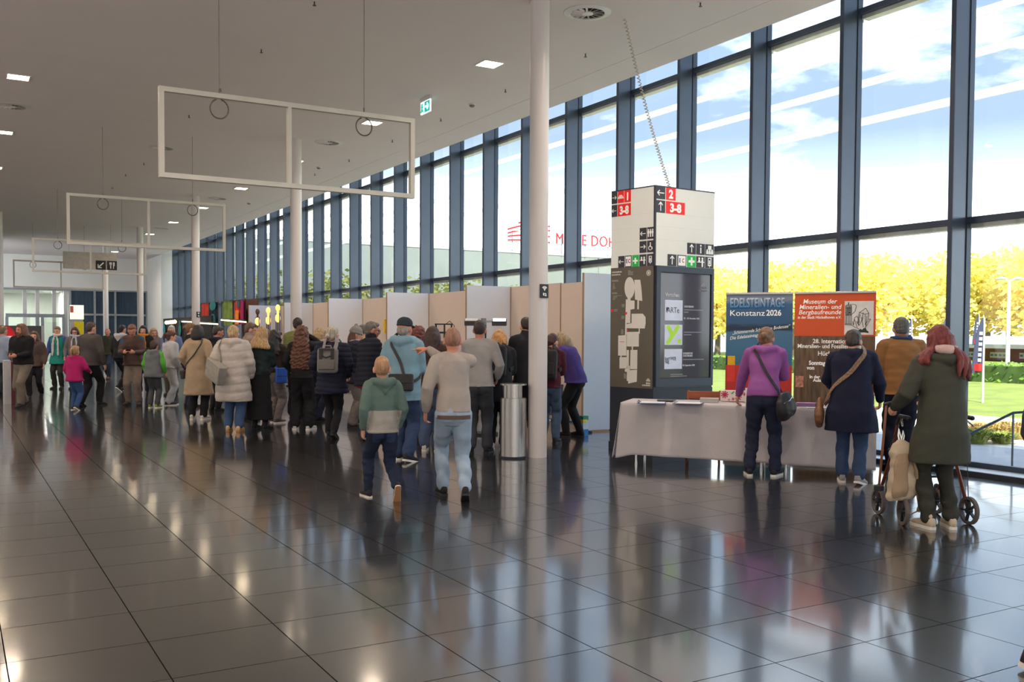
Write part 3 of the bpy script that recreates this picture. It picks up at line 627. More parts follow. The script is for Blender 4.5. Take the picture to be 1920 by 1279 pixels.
# coiled cable from the ceiling down to the pillar
P = []; a = V3(7.54, 10.05, ZC); b = G(1262, 352, 3.43)+V3(.02, .1, .02); n = 420
for i in range(n+1):
    t = i/n; c = a+(b-a)*t; c[2] -= 0.28*math.sin(PI*t)*(.35) ; th = t*2*PI*52
    P.append(c+V3(math.cos(th)*.019, math.sin(th)*.019, 0))
co = MB().tube(P, .0062, 5).build('coiled_cable', mat('coil_cream', srgb(186, 178, 164), .5), None, smooth=True)
tag(co, 'pale coiled cable running from the ceiling down to the pillar top', 'cable')
# ================================================================== wifi signs on the columns
def wifi(x, y, z, lb):
    d = V3(-x, -y, 0); d /= np.linalg.norm(d); side = np.cross((0, 0, 1), d)
    d = d*.8+side*.62; d /= np.linalg.norm(d)
    c = V3(x, y, z)+d*.119; r = empty('wifi_sign', c); tag(r, lb, 'sign', 'wifi signs on the columns')
    fr = frame4(V3(0, 0, 0), np.cross((0, 0, 1), d), (0, 0, 1))
    g = MB().lohi((-.062, -.085, -.012), (.062, .085, .006)); onface(g.build('plate', M_BLACK, r), fr)
    g = MB()
    for rr in (.016, .030, .044):
        for k in range(8): t0, t1 = PI*.22+PI*.56*k/8, PI*.22+PI*.56*(k+1)/8; g.bar((rr*math.cos(t0), .012+rr*math.sin(t0), .008), (rr*math.cos(t1), .012+rr*math.sin(t1), .008), .0075, .003)
    disc(g, 0, .012, .007, .008); rect(g, -.022, -.055, -.006, -.022, .008); rect(g, .004, -.06, .03, -.05, .008); rect(g, .004, -.035, .022, -.026, .008); rect(g, .016, -.05, .024, -.03, .008)
    onface(g.build('symbol', M_WT, r), fr)
wifi(6.285, 10.09, 2.06, 'black wifi sign on the front white column')
wifi(6.285, 29.36, 2.1, 'small dark wifi sign on the third white column')
# ================================================================== steel litter bin
bc = G(962, 858); r = empty('litter_bin', (bc[0], bc[1], 0)); tag(r, 'tall brushed steel cylinder litter bin beside the front column', 'litter bin')
RB = .163
MB().cyl((0, 0, 0), (0, 0, .03), RB-.008, 48).build('base_ring', M_DARK, r, smooth=True)
MB().cyl((0, 0, .025), (0, 0, .735), RB, 64).cyl((0, 0, .735), (0, 0, .742), RB-.004, 48).build('body', M_STEEL, r, smooth=True)
g = MB(); n = 40; A0 = math.atan2(-_r0[1]*-1, 0)
op = math.atan2(CR[1], CR[0]); lo_, hi_ = op-.62, op+.45
for k in range(n):
    t0 = hi_+(2*PI-(hi_-lo_))*k/n; t1 = hi_+(2*PI-(hi_-lo_))*(k+1)/n
    P = [(rr*math.cos(t), rr*math.sin(t), z) for t in (t0, t1) for rr, z in ((RB-.03, .742), (RB-.03, .90), (RB-.034, .90), (RB-.034, .742))]
    g.add(P, [(0, 1, 5, 4), (2, 3, 7, 6), (1, 2, 6, 5), (3, 0, 4, 7)])
g.build('collar', M_STEEL, r, smooth=True)
MB().cyl((0, 0, .90), (0, 0, .918), RB, 56).build('lid', M_STEEL, r, smooth=True)
MB().cyl((0, 0, .70), (0, 0, .743), RB-.02, 32).build('inner_bucket', M_BLACK, r)
# ================================================================== tables with the white cloth
TT = V3(.661, -.75, 0); TN = V3(.75, .661, 0); TO = V3(6.79, 9.01, 0); TH = .73
def tl(s, n, z=0): return TO+TT*s+TN*n+V3(0, 0, z)
M_TTOP = mat('table_top_grey', srgb(180, 176, 170), .6); M_CHR = mat('chrome_leg', srgb(200, 198, 196), .2, .95)
for i, (s0, s1, lb) in enumerate(((.03, 1.70, 'folding table under the white cloth, end beside the information pillar'), (1.73, 2.74, 'folding table under the white cloth, end behind the rollator'))):
    r = empty('folding_table', tl(s0, .0)); r.rotation_euler = (0, 0, math.atan2(TT[1], TT[0])); L = s1-s0
    tag(r, lb, 'table', 'tables under the white cloth')
    MB().lohi((0, 0, TH-.03), (L, .70, TH)).build('tabletop', M_TTOP, r)
    for x in (.12, L-.12):
        for y in (.07, .63):
            MB().cyl((x, y, .02), (x, y, TH-.03), .014, 14).cyl((x, y, 0), (x, y, .025), .017, 12).build('leg', M_CHR, r, smooth=True)
# cloth: top, hanging front and left end, with soft folds and a lower corner
def cloth_mesh():
    L = 2.79; DP = .74; ns = 150; prof = [(DP+.01, TH-.30), (DP+.01, TH-.02), (DP, TH+.006), (DP*.5, TH+.006), (.0, TH+.006), (-.012, TH-.006)]
    nz = 22; bot = .135
    for k in range(1, nz+1): prof.append((-.016, TH-.006-(TH-.006-bot)*k/nz))
    v = []; f = []; rng = np.random.default_rng(3)
    for i in range(ns+1):
        s = -.02+(L+.02)*i/ns
        for j, (n_, z) in enumerate(prof):
            if j >= 6:
                h = (TH-z)/(TH-bot)
                bz = -.06*(i/ns)*h - (.05*math.exp(-((s+.02)/.10)**2))*h
                fold = h*(.012*math.sin(9*s+2.2*h+1.0)+.007*math.sin(21*s-3*h)+.006*math.sin(4*s+6*h))
                v.append(tuple(tl(s-.05*h*math.exp(-((s+.02)/.08)**2), n_-.03*h-fold-.02*h*h, z+bz)))
            else: v.append(tuple(tl(s, n_, z+.0015*math.sin(7*s+3*n_))))
    m = len(prof)
    for i in range(ns):
        for j in range(m-1): f.append((i*m+j, (i+1)*m+j, (i+1)*m+j+1, i*m+j+1))
    # left end drop
    o = len(v); nn = 26
    for i in range(nn+1):
        n_ = -.016+(DP+.02)*i/nn
        for j in range(nz+1):
            h = j/nz; z = TH+.004-(TH-bot)*h
            v.append(tuple(tl(-.022-.05*h-h*.018*math.sin(16*n_+2*h)-.02*h*math.exp(-((n_+.016)/.08)**2), n_-.05*h*math.exp(-((n_+.016)/.08)**2), z-.05*h*math.exp(-((n_+.016)/.10)**2)+.05*h*(n_/DP))))
    for i in range(nn):
        for j in range(nz): f.append((o+i*(nz+1)+j, o+i*(nz+1)+j+1, o+(i+1)*(nz+1)+j+1, o+(i+1)*(nz+1)+j))
    me = D.meshes.new('tablecloth'); me.from_pydata(v, [], f); me.update()
    me.polygons.foreach_set('use_smooth', [True]*len(me.polygons))
    return me
M_CLOTH = mat('white_tablecloth', srgb(190, 184, 185), .9, 0, .05, 5, .35, 90, spec=.2)
to = D.objects.new('tablecloth', cloth_mesh()); COL.objects.link(to); to.data.materials.append(M_CLOTH)
md = to.modifiers.new('thick', 'SOLIDIFY'); md.thickness = .004; md.offset = 1
tag(to, 'long white tablecloth hanging down the front of both tables', 'tablecloth')
# ================================================================== two roll-up banners behind the tables
def banner(pa, pb, ztop, zb, lb):
    u = pb-pa; w = float(np.linalg.norm(u)); r = empty('roll_up_banner', pa); tag(r, lb, 'banner', 'roll-up banners behind the table')
    fr = frame4(V3(0, 0, 0), u, (0, 0, 1))
    g = MB().lohi((0, .09, -.003), (w, ztop-.012, .003)); 
    g2 = MB().lohi((-.004, ztop-.014, -.018), (w+.004, ztop+.014, .018)); onface(g2.build('top_rail', M_ALU, r, bevel=.006), fr)
    g2 = MB().lohi((-.01, 0, -.10), (w+.01, .09, .10)); onface(g2.build('base_cassette', M_ALU, r, bevel=.015), fr)
    g2 = MB().cyl((w/2, .08, -.02), (w/2, ztop, -.02), .009, 10); onface(g2.build('support_pole', M_ALU, r, smooth=True), fr)
    return r, fr, w, g
PA = AT(1362, 551, 11.95); PBm = AT(1489, 551, 11.70); PC = AT(1643, 549, 11.25)
for q in (PA, PBm, PC): q[2] = 0
ZB = float(AT(1362, 551, 11.95)[2])
M_LAKE = D.materials.new('lake_print'); M_LAKE.use_nodes = True; t = M_LAKE.node_tree; bs = t.nodes['Principled BSDF']; bs.inputs['Roughness'].default_value = .6
tcn = N(t, 'ShaderNodeTexCoord'); sp_ = N(t, 'ShaderNodeSeparateXYZ'); t.links.new(tcn.outputs['Object'], sp_.inputs[0])
wv = N(t, 'ShaderNodeTexNoise'); wv.inputs['Scale'].default_value = 6; wv.inputs['Detail'].default_value = 6
mpw = N(t, 'ShaderNodeMapping'); mpw.inputs['Scale'].default_value = (1, 7, 1); t.links.new(tcn.outputs['Object'], mpw.inputs[0]); t.links.new(mpw.outputs[0], wv.inputs['Vector'])
nz = N(t, 'ShaderNodeMath', operation='MULTIPLY_ADD'); t.links.new(wv.outputs[0], nz.inputs[0]); nz.inputs[1].default_value = .10; nz.inputs[2].default_value = -.05
ad = N(t, 'ShaderNodeMath', operation='ADD'); t.links.new(sp_.outputs['Y'], ad.inputs[0]); t.links.new(nz.outputs[0], ad.inputs[1])
mr = N(t, 'ShaderNodeMapRange'); t.links.new(ad.outputs[0], mr.inputs[0]); mr.inputs[1].default_value = 0; mr.inputs[2].default_value = 2.06
rp = N(t, 'ShaderNodeValToRGB'); t.links.new(mr.outputs[0], rp.inputs[0]); el = rp.color_ramp.elements
el[0].position = .33; el[0].color = srgb(54, 108, 140)+(1,); el[1].position = 1.0; el[1].color = srgb(120, 138, 158)+(1,)
for p_, c_ in ((.60, srgb(58, 112, 146)), (.765, srgb(70, 118, 150)), (.775, srgb(30, 48, 66)), (.80, srgb(34, 60, 84)), (.815, srgb(52, 92, 130)), (.93, srgb(60, 104, 146)), (.955, srgb(128, 146, 166))): k_ = el.new(p_); k_.color = c_+(1,)
t.links.new(rp.outputs[0], bs.inputs['Base Color'])
r, fr, w, g = banner(PA, PA+(PBm-PA)*.985, ZB, .1, 'roll-up banner with a blue lake, left of the orange one')
onface(g.build('fabric', M_LAKE, r), fr)
BF = Face(r, fr, w, 0, ZB)
M_BLUT = D.materials.new('blue_gradient_letters'); M_BLUT.use_nodes = True; t = M_BLUT.node_tree; bs = t.nodes['Principled BSDF']
tcn = N(t, 'ShaderNodeTexCoord'); sp_ = N(t, 'ShaderNodeSeparateXYZ'); t.links.new(tcn.outputs['Object'], sp_.inputs[0]); rp = N(t, 'ShaderNodeValToRGB')
mr = N(t, 'ShaderNodeMapRange'); mr.inputs[2].default_value = .13; t.links.new(sp_.outputs['Y'], mr.inputs[0]); t.links.new(mr.outputs[0], rp.inputs[0])
rp.color_ramp.elements[0].color = srgb(60, 140, 200)+(1,); rp.color_ramp.elements[1].color = srgb(214, 232, 244)+(1,); t.links.new(rp.outputs[0], bs.inputs['Base Color'])
def bx(f): return f*w
def by(f): return ZB*(1-f)        # fraction of the banner height from its top
# photo pixels inside the banner -> local coordinates
def bpx(x, y, X0=40, X1=772, YT=66, HP=1104): return bx((x-X0)/(X1-X0)), ZB-(y-YT)/(HP)*1.137
def btxt(body, x, y, hh, m, bold=0.0, sx=1.0, shear=0.0, rot=0.0, al='LEFT', z=.0065, **k): X, Y = bpx(x, y, **k); return BF.txt(body, X, Y, hh, m, al, bold, sx=sx, shear=shear, rot=rot, z=z)
btxt('EDELSTEINTAGE', 84, 234, .166, mat('letter_shadow', srgb(24, 54, 92), .6), .035, .54); btxt('EDELSTEINTAGE', 82, 231, .166, M_BLUT, .022, .54, z=.010)
btxt('Konstanz', 78, 332, .098, M_WT, .004, 1.16); btxt('2026', 484, 330, .098, M_WT, .022, .92)
btxt('„Schimmernde Schätze am Bodensee“', 112, 560, .058, M_WT, 0, .78, .35, .13); btxt('Die Edelsteintage am See', 84, 625, .058, M_WT, 0, .9, .35, .13)
g = MB()
for (a, b), (c, d), _ in (((30, 930), (772, 1500), 0),):
    X0_, Y0_ = bpx(a, b); X1_, Y1_ = bpx(c, d); rect(g, max(X0_, .0), max(Y1_, .1), X1_, Y0_, .0045, .002)
onface(g.build('print_red', mat('print_red', srgb(196, 52, 44), .6), r), fr)
g = MB(); X0_, Y0_ = bpx(62, 930); X1_, Y1_ = bpx(146, 818); rect(g, X0_, Y0_, X1_, Y1_, .0045, .002); onface(g.build('print_yellow', mat('print_yellow', srgb(232, 178, 30), .6), r), fr)
g = MB(); X0_, Y0_ = bpx(48, 928); X1_, Y1_ = bpx(62, 822); rect(g, X0_, Y0_, X1_, Y1_, .0045, .002); onface(g.build('print_dark_edge', mat('print_navy', srgb(30, 36, 60), .6), r), fr)
g = MB(); X0_, Y0_ = bpx(60, 1130); X1_, Y1_ = bpx(145, 935); rect(g, X0_, Y0_, X1_, Y1_, .0058, .001); onface(g.build('print_bright_red', mat('print_bright_red', srgb(226, 60, 48), .6), r), fr)
# orange banner
r, fr, w, g = banner(PBm+(PC-PBm)*.012, PC, ZB, .1, 'roll-up banner, orange above brown, of the mineral friends museum')
M_BRN = mat('brown_wood_print', srgb(104, 84, 64), .6, 0, .45, 5, stretch=(5, .8, 1))
onface(g.build('fabric', M_BRN, r), fr); BF = Face(r, fr, w, 0, ZB)
KW = dict(X0=795, X1=1672)
X0_, Y0_ = bpx(795, 572, **KW); g = MB(); rect(g, 0, Y0_, w, ZB-.014, .0045, .002); onface(g.build('print_orange', mat('print_orange', srgb(214, 88, 40), .6, var=.03), r), fr)
for body, x, y, hh in (('Museum der', 1070, 192, .078), ('Mineralien- und', 1074, 256, .078), ('Bergbaufreunde', 1072, 318, .078)): btxt(body, x, y, hh, M_WT, .006, 1.0, .18, 0, 'CENTER', **KW)
btxt('in der Stadt Hückelhoven e.V.', 1070, 368, .046, M_WT, .012, .92, 0, 0, 'CENTER', **KW)
g = MB(); a = bpx(1342, 556, **KW); b = bpx(1650, 168, **KW); rect(g, a[0], a[1], b[0], b[1], .006, .002); onface(g.build('picture_field', mat('picture_white', srgb(226, 224, 222), .6), r), fr)
g = MB()
def ln(*pts, wd=.006):
    Q = [bpx(*q, **KW) for q in pts]
    for q0, q1 in zip(Q[:-1], Q[1:]): g.bar((q0[0], q0[1], .008), (q1[0], q1[1], .008), wd, .002)
for x in (1352, 1416): ln((x, 224), (x, 440))
for x in (1366, 1384, 1400): ln((x, 330), (x, 430))
for y in (224, 250, 300, 330, 430): ln((1350, y), (1418, y))
ln((1384, 180), (1384, 215), wd=.01); ln((1366, 212), (1402, 212)); ln((1366, 212), (1352, 224)); ln((1402, 212), (1418, 224)); ln((1402, 205), (1450, 206), (1468, 224), (1452, 290), (1420, 320))
for y in range(236, 330, 12): ln((1358, y), (1376, y+7), (1394, y-3), (1412, y+5), wd=.008)
for pl in (((1440, 440), (1450, 360), (1476, 340), (1500, 400), (1490, 450)), ((1480, 430), (1500, 300), (1530, 280), (1566, 250), (1600, 310), (1590, 400), (1560, 440)), ((1500, 300), (1560, 320), (1600, 310)), ((1560, 320), (1566, 440)), ((1540, 360), (1500, 450), (1470, 400)), ((1600, 380), (1620, 375), (1590, 430), (1560, 480)), ((1430, 400), (1440, 460), (1500, 490)), ((1520, 350), (1545, 470)), ((1580, 340), (1570, 470)), ((1450, 380), (1480, 470)), ((1510, 320), (1490, 420)), ((1540, 300), (1530, 400)), ((1350, 440), (1420, 445), (1430, 455))): ln(*pl)
P_ = [bpx(x, y, **KW) for x, y in ((1495, 530), (1490, 505), (1515, 488), (1530, 500), (1548, 480), (1570, 478), (1580, 505), (1600, 520), (1602, 536), (1560, 530))]; n_ = len(P_)
g.add([(x, y, .0075) for x, y in P_]+[(x, y, .009) for x, y in P_], [tuple(range(n_)), tuple(range(n_, 2*n_))[::-1]])
onface(g.build('line_drawing', mat('drawing_ink', srgb(44, 52, 48), .6), r), fr)
for body, x, y, hh, b_, al in (('28. Internationale', 1000, 656, .072, .012, 'LEFT'), ('Mineralien- und Fossilienbörse', 832, 714, .070, .012, 'LEFT'), ('Hückelhoven', 1058, 802, .078, .012, 'LEFT'), ('Sonntag', 962, 912, .070, .03, 'LEFT'), ('von', 940, 968, .064, .03, 'LEFT'), ('In der', 970, 1070, .054, .03, 'LEFT'), ('Aula', 1012, 1110, .054, .03, 'LEFT')):
    btxt(body, x, y, hh, M_WT, b_, .86 if hh == .07 else .95, 0, 0, al, **KW)
g = MB(); a = bpx(815, 1180, **KW); b = bpx(905, 1046, **KW); rect(g, a[0], a[1], b[0], b[1], .006, .002); onface(g.build('stone_photo', mat('stone_photo', srgb(190, 130, 110), .6, var=.5, vs=30), r), fr)
# ================================================================== things on the table
def place(name, s, n, z=TH+.012, rz=0.0):
    p = tl(s, n, z); return empty(name, p, math.atan2(TT[1], TT[0])+rz)
M_BLUEP = mat('clip_blue', srgb(46, 66, 150), .4); M_PAPER = mat('paper', srgb(230, 228, 224), .8, var=.03)
for i, (px_, py_, rz, lb) in enumerate(((1222, 756, .1, 'blue clipboard with white sheets nearest the table\'s left end'), (1290, 757, -.05, 'blue clipboard with white sheets, second along the table'))):
    p = G(px_, py_, TH+.012); r = empty('clipboard', p, math.atan2(TT[1], TT[0])+rz); tag(r, lb, 'clipboard', 'clipboards on the table')
    MB().lohi((-.16, -.115, 0), (.16, .115, .005)).build('board', M_BLUEP, r); MB().lohi((-.13, -.10, .005), (.15, .10, .012)).build('paper_sheets', M_PAPER, r)
    MB().lohi((-.165, -.05, .012), (-.12, .05, .017)).cyl((-.15, -.05, .024), (-.15, .05, .024), .009, 8).build('clip', M_CHR, r)
for px_, py_, n_, c_, lb in ((1250, 752, 3, (70, 70, 74), 'flat grey leaflet pile behind the two clipboards'), (1330, 754, 8, (176, 170, 166), 'stack of grey brochures beside the flowered box'), (1512, 761, 6, (150, 100, 160), 'stack of purple and grey brochures right of the black handbag'), (1532, 766, 2, (190, 190, 196), 'loose pale leaflets near the table edge before the brown strap bag')):
    p = G(px_, py_, TH+.012); r = empty('brochure_stack', p, math.atan2(TT[1], TT[0])+.05); tag(r, lb, 'brochures', 'printed matter on the table')
    for k in range(n_): MB().lohi((-.105, -.075, k*.006), (.105, .075, k*.006+.0052)).build('brochure', cloth('broch%d_%d' % (px_, k % 3), tuple(min(255, v+20*(k % 3)) for v in c_), .5, .05, 0), r).rotation_euler = (0, 0, .05*math.sin(3*k))
p = G(1376, 752, TH+.012); r = empty('flower_box', (p[0], p[1], TH+.012), math.atan2(TT[1], TT[0])); tag(r, 'white gift box printed with pink and red flowers on the table', 'box')
MB().lohi((-.15, -.09, 0), (.20, .09, .125)).build('box_body', mat('box_paper', srgb(226, 218, 212), .7, var=.03), r)
g = MB(); rng = random.Random(5)
for cx, cy, s_, pet in ((-.10, .08, .045, 9), (.06, .055, .04, 7), (.0, .03, .022, 6), (-.05, .02, .015, 5), (.13, .09, .024, 7)):
    for k in range(pet): a = 2*PI*k/pet; g.bar((cx, -.0915, cy), (cx+s_*math.cos(a), -.0915, cy+s_*math.sin(a)), s_*.3, .002, up=(0, 1, 0))
g.build('flower_print', mat('flower_pink', srgb(196, 60, 96), .6, var=.2), r)
g = MB()
for cx, cy in ((.03, .02), (.16, .05), (.17, .03), (-.02, .09)): g.bar((cx, -.0915, cy), (cx+.03, -.0915, cy+.03), .016, .002, up=(0, 1, 0))
g.build('leaf_print', mat('leaf_green', srgb(110, 160, 100), .6), r)
p = G(1410, 755, TH+.012); r = empty('white_mug', (p[0], p[1], TH+.012)); tag(r, 'white box with a red dot behind the purple sweater\'s arm', 'box')
MB().lohi((-.06, -.05, 0), (.07, .05, .17)).build('box_body', mat('box_paper2', srgb(230, 226, 222), .7), r); MB().cyl((-.01, -.053, .13), (-.01, -.045, .13), .016, 14).build('dot_print', M_RED, r)
r.name = 'small_box'
# two wooden chairs behind the table
M_WOOD = mat('chair_wood', srgb(150, 78, 44), .45, 0, .15, 4, stretch=(1, 1, 8))
def chair(p, rz, lb):
    r = empty('wooden_chair', p, rz); tag(r, lb, 'chair', 'wooden chairs behind the table')
    MB().lohi((-.21, -.21, .43), (.21, .21, .46)).build('seat', M_WOOD, r, bevel=.01)
    for x in (-.19, .19):
        for y in (-.18, .19): MB().tube([(x, y, .015), (x*.95, y*.95, .44)], [.014, .018], 8).build('leg', M_WOOD, r, smooth=True)
        MB().tube([(x, .2, .44), (x, .25, .84)], [.017, .014], 8).build('back_post', M_WOOD, r, smooth=True)
    MB().lohi((-.21, .235, .74), (.21, .26, .84)).build('backrest', M_WOOD, r, bevel=.008)
chair(tuple(G(1318, 866)*[1, 1, 0]), math.atan2(TT[1], TT[0])+.1, 'brown wooden chair behind the cloth-covered table, its top rail just showing')
# ================================================================== exhibition partition walls and stall tables
def panel(name, p, d, w, h, lb, m, grp='exhibition partition panels'):
    r = empty(name, p); tag(r, lb, 'partition panel', grp); a = math.atan2(d[1], d[0]); r.rotation_euler = (0, 0, a)
    MB().lohi((.012, -.016, .03), (w-.012, .016, h)).build('board', m, r)
    MB().lohi((0, -.02, 0), (.012, .02, h)).lohi((w-.012, -.02, 0), (w, .02, h)).build('edge_profile', mat('profile_wood', srgb(160, 130, 104), .6), r)
    for x in (.06, w-.06): MB().lohi((x-.03, -.15, 0), (x+.03, .15, .03)).build('foot', M_BLACK, r)
    return r
M_PANW = mat('partition_white', srgb(228, 233, 242), .7, var=.012)
XB = 9.33; PH = 2.46
panel('partition_panel', (8.52, 12.36, 0), (1, 0), XB-8.52, 2.50, 'white partition panel standing nearest, just left of the pillar', M_PANW)
ps = [(16.0, 8.36), (19.67, 8.30), (23.7, 8.38), (27.7, 8.44), (30.95, 8.27)]
nm = ['second', 'third', 'fourth', 'fifth', 'sixth']
for (y, x), o_ in zip(ps, nm): panel('partition_panel', (x, y, 0), (1, 0), XB-x, PH, 'white partition panel facing the hall, %s from the information pillar' % o_, M_PANW)
ys = [12.42]+[p_[0] for p_ in ps]
wn_ = ['between the first and second white panel', 'between the second and third white panel', 'between the third and fourth white panel', 'between the fourth and fifth white panel', 'between the fifth and sixth white panel']
for i in range(5):
    a, b = ys[i], ys[i+1]; k = 2 if b-a > 3.7 else 2; L_ = (b-a-.06)/k
    for j in range(k): panel('partition_panel', (XB+.01, a+.04+L_*j, 0), (0, 1), L_-.01, PH-.02+.015*j, 'beige back panel along the windows %s, %s half' % (wn_[i], 'nearer' if j == 0 else 'farther'), M_BEIGE)
M_SKIRT = cloth('stall_cloth_grey', (112, 118, 134))
for i in range(4):
    a, b = ys[i], ys[i+1]; r = empty('stall_table', (7.75, (a+b)/2+.1, 0)); L_ = (b-a)*.42
    tag(r, 'stall table with a grey cloth, stall %s the pillar' % ['nearest', 'second from', 'third from', 'fourth from', 'fifth from'][i], 'table', 'stall tables in the booths')
    MB().lohi((-.02, -L_, .70), (.72, L_, .73)).build('tabletop', M_TTOP, r); MB().lohi((-.035, -L_-.01, .25), (-.02, L_+.01, .735)).lohi((-.035, -L_-.015, .25), (.7, -L_, .735)).build('cloth_skirt', M_SKIRT, r)
    for x in (.03, .66):
        for y in (-L_+.05, L_-.05): MB().cyl((x, y, 0), (x, y, .7), .014, 8).build('leg', M_CHR, r)
# twin work lamp on a stand, dark lamp frame, yellow level
M_LAMPG = mat('lamp_grey', srgb(150, 150, 152), .35, .6)
p = G(905, 800); p = V3(7.35, 12.9, 0); p = AT(910, 700, 14.6); r = empty('work_lamp', (p[0], p[1], 0)); tag(r, 'grey twin-head work lamp on a stand, one head lit', 'lamp')
zt = AT(910, 603, 14.6)[2]
MB().cyl((0, 0, .03), (0, 0, zt), .013, 12).build('stand', M_BLACK, r, smooth=True); MB().cyl((0, 0, 0), (0, 0, .03), .2, 24).build('base', M_BLACK, r, smooth=True)
MB().bar((-CR[0]*.18, -CR[1]*.18, zt), (CR[0]*.16, CR[1]*.16, zt), .03, .03).box((-CR[0]*.03, -CR[1]*.03, zt+.0), (.06, .06, .10)).build('crossbar', M_LAMPG, r)
for sgn, lit in ((-1, 0), (1, 1)):
    c = V3(CR[0]*.21*sgn, CR[1]*.21*sgn, zt-.01)
    R_ = np.stack([CR, np.array([CF[0], CF[1], 0]), np.array([0, 0, 1.0])], 1)
    R2 = R_ @ np.array([[1, 0, 0], [0, .8, .6], [0, -.6, .8]])
    h = MB().box(c, (.23, .12, .06), R2).build('lamp_head', M_LAMPG, r, bevel=.012)
    MB().box(c-R2[:, 1]*.062, (.19, .006, .045), R2).build('lens', mat('lamp_lit', (1, .92, .8), .4, emit=5.0, ecol=(1, .93, .82)) if lit else mat('lamp_unlit', srgb(200, 200, 205), .2), h)
p = AT(833, 700, 14.8); r = empty('double_lamp', (p[0], p[1], 0)); zt = AT(833, 608, 14.8)[2]; tag(r, 'black double lamp frame on a pole behind the bald man', 'lamp')
MB().cyl((0, 0, .02), (0, 0, zt), .014, 10).build('pole', M_BLACK, r, smooth=True); MB().cyl((0, 0, 0), (0, 0, .02), .18, 20).build('base', M_BLACK, r)
def lf(a, z): return (CR[0]*a, CR[1]*a, z)
MB().bar(lf(-.15, zt), lf(.13, zt), .02, .02).bar(lf(-.15, zt-.13), lf(.13, zt-.13), .03, .03).bar(lf(-.13, zt), lf(-.13, zt-.13), .02, .02, up=(1, 0, 0)).bar(lf(.11, zt), lf(.11, zt-.13), .02, .02, up=(1, 0, 0)).build('frame', M_BLACK, r)
MB().tube([lf(.02, zt), lf(.08, zt+.05), lf(.15, zt-.02), lf(.14, zt-.16)], .006, 6).build('cable', M_BLACK, r, smooth=True)
p = ONX(722, 612, 9.30); o = MB().lohi((-.02, -.05, -.17), (.02, .05, .17)).build('yellow_strip', mat('yellow_paint', srgb(236, 196, 40), .5), None); o.location = (9.29, p[1], p[2]); tag(o, 'short yellow strip fixed on the beige back panel, left of the cap', 'strip')
# box of goods on the floor by the woman in the purple sweater, checked bag, table lamp chain
p = G(1093, 817); r = empty('carton', (p[0], p[1], 0), .2); tag(r, 'small blue, white and yellow carton on the floor behind the purple sweater', 'carton')
MB().lohi((-.05, -.05, 0), (.06, .06, .30)).build('carton_body', mat('carton_white', srgb(206, 216, 226), .6), r); MB().lohi((-.053, -.053, 0), (.063, .063, .10)).build('blue_band', mat('carton_blue', srgb(40, 120, 190), .6), r); MB().lohi((-.053, -.053, .24), (.063, .063, .302)).build('green_band', mat('carton_green', srgb(40, 130, 90), .6), r); MB().lohi((-.055, -.055, .20), (.03, .02, .25)).build('yellow_band', mat('carton_yellow', srgb(230, 210, 70), .6), r)
# ================================================================== far stalls
M_BULB = mat('warm_bulb', (1, .5, .15), .3, emit=2.6, ecol=(1, .42, .08)); M_TUBE = mat('tube_lamp', (1, .85, .6), .3, emit=5, ecol=(1, .74, .42))
M_BPOST = mat('blue_post', srgb(40, 50, 130), .5); M_VASE = mat('lamp_brown', srgb(96, 74, 60), .6, 0, .3, 20)
for i, (x, yb_, y0, lb) in enumerate(((483, 606, 640, 'glowing amber lamp on the stall, left of three'), (503, 604, 640, 'glowing amber lamp on the stall, in the middle of three'), (521, 600, 640, 'brightest glowing amber lamp on the stall, right of three'))):
    p = ONX(x, yb_, 7.7); r = empty('salt_lamp', (p[0], p[1], .73)); tag(r, lb, 'lamp', 'amber lamps on the far stall'); h = p[2]-.73
    MB().cyl((0, 0, 0), (0, 0, .04), .12, 20).build('base', M_VASE, r); MB().cyl((0, 0, .04), (0, 0, h), .02, 10).build('stem', M_VASE, r)
    MB().ell((0, 0, h+.05), (.07, .07, .12)).build('glowing_shade', M_BULB, r, smooth=True); MB().ell((.0, 0, h+.33), (.06, .06, .09)).cyl((0, 0, h+.15), (0, 0, h+.27), .03, 10).build('upper_bulb', M_BULB if i else M_VASE, r, smooth=True)
    MB().cyl((.0, -.16, 0), (.0, -.16, h+.18), .014, 8).cyl((.0, .16, 0), (0, .16, h+.18), .014, 8).build('blue_rod', M_BPOST, r)
tb = empty('lamp_table', (7.66, 28.9, 0)); tag(tb, 'dark stall table carrying the three amber lamps', 'table')
MB().lohi((-.5, -2.2, .69), (.5, 1.9, .73)).build('tabletop', M_KIO, tb); MB().lohi((-.49, -2.18, .1), (-.46, 1.88, .69)).build('cloth_skirt', M_SKIRT, tb)
for xx in (-.4, .42):
    for yy in (-2.1, 1.8): MB().cyl((xx, yy, 0), (xx, yy, .69), .015, 8).build('leg', M_CHR, tb)
def tube_light(a, b, X, lb, shelf):
    p, q = ONX(a[0], a[1], X), ONX(b[0], b[1], X); r = empty('tube_lamp', (p[0], p[1], 0)); tag(r, lb, 'lamp', 'warm tube lamps over the far stalls')
    p2 = q-V3(p[0], p[1], 0); MB().tube([(0, 0, p[2]), p2], .022, 8).build('tube', M_TUBE, r, smooth=True)
    MB().bar((0, 0, p[2]+.05), (p2[0], p2[1], p2[2]+.05), .06, .03).build('housing', M_BLACK, r)
    for t in (.08, .92): MB().cyl(tuple(V3(0, 0, 0)*(1-t)+V3(p2[0], p2[1], 0)*t), (p2[0]*t, p2[1]*t, p[2]*(1-t)+p2[2]*t+.05), .02, 8).build('stand', M_BLACK, r)
tube_light((341, 603), (362, 604), 8.3, 'warm tube lamp left of the third white column, low over a far stall', 0)
tube_light((376, 606), (408, 608), 8.3, 'warm tube lamp right of the third white column', 0)
tube_light((415, 600), (461, 604), 8.2, 'warm tube lamp below the green and rainbow cloths', 0)
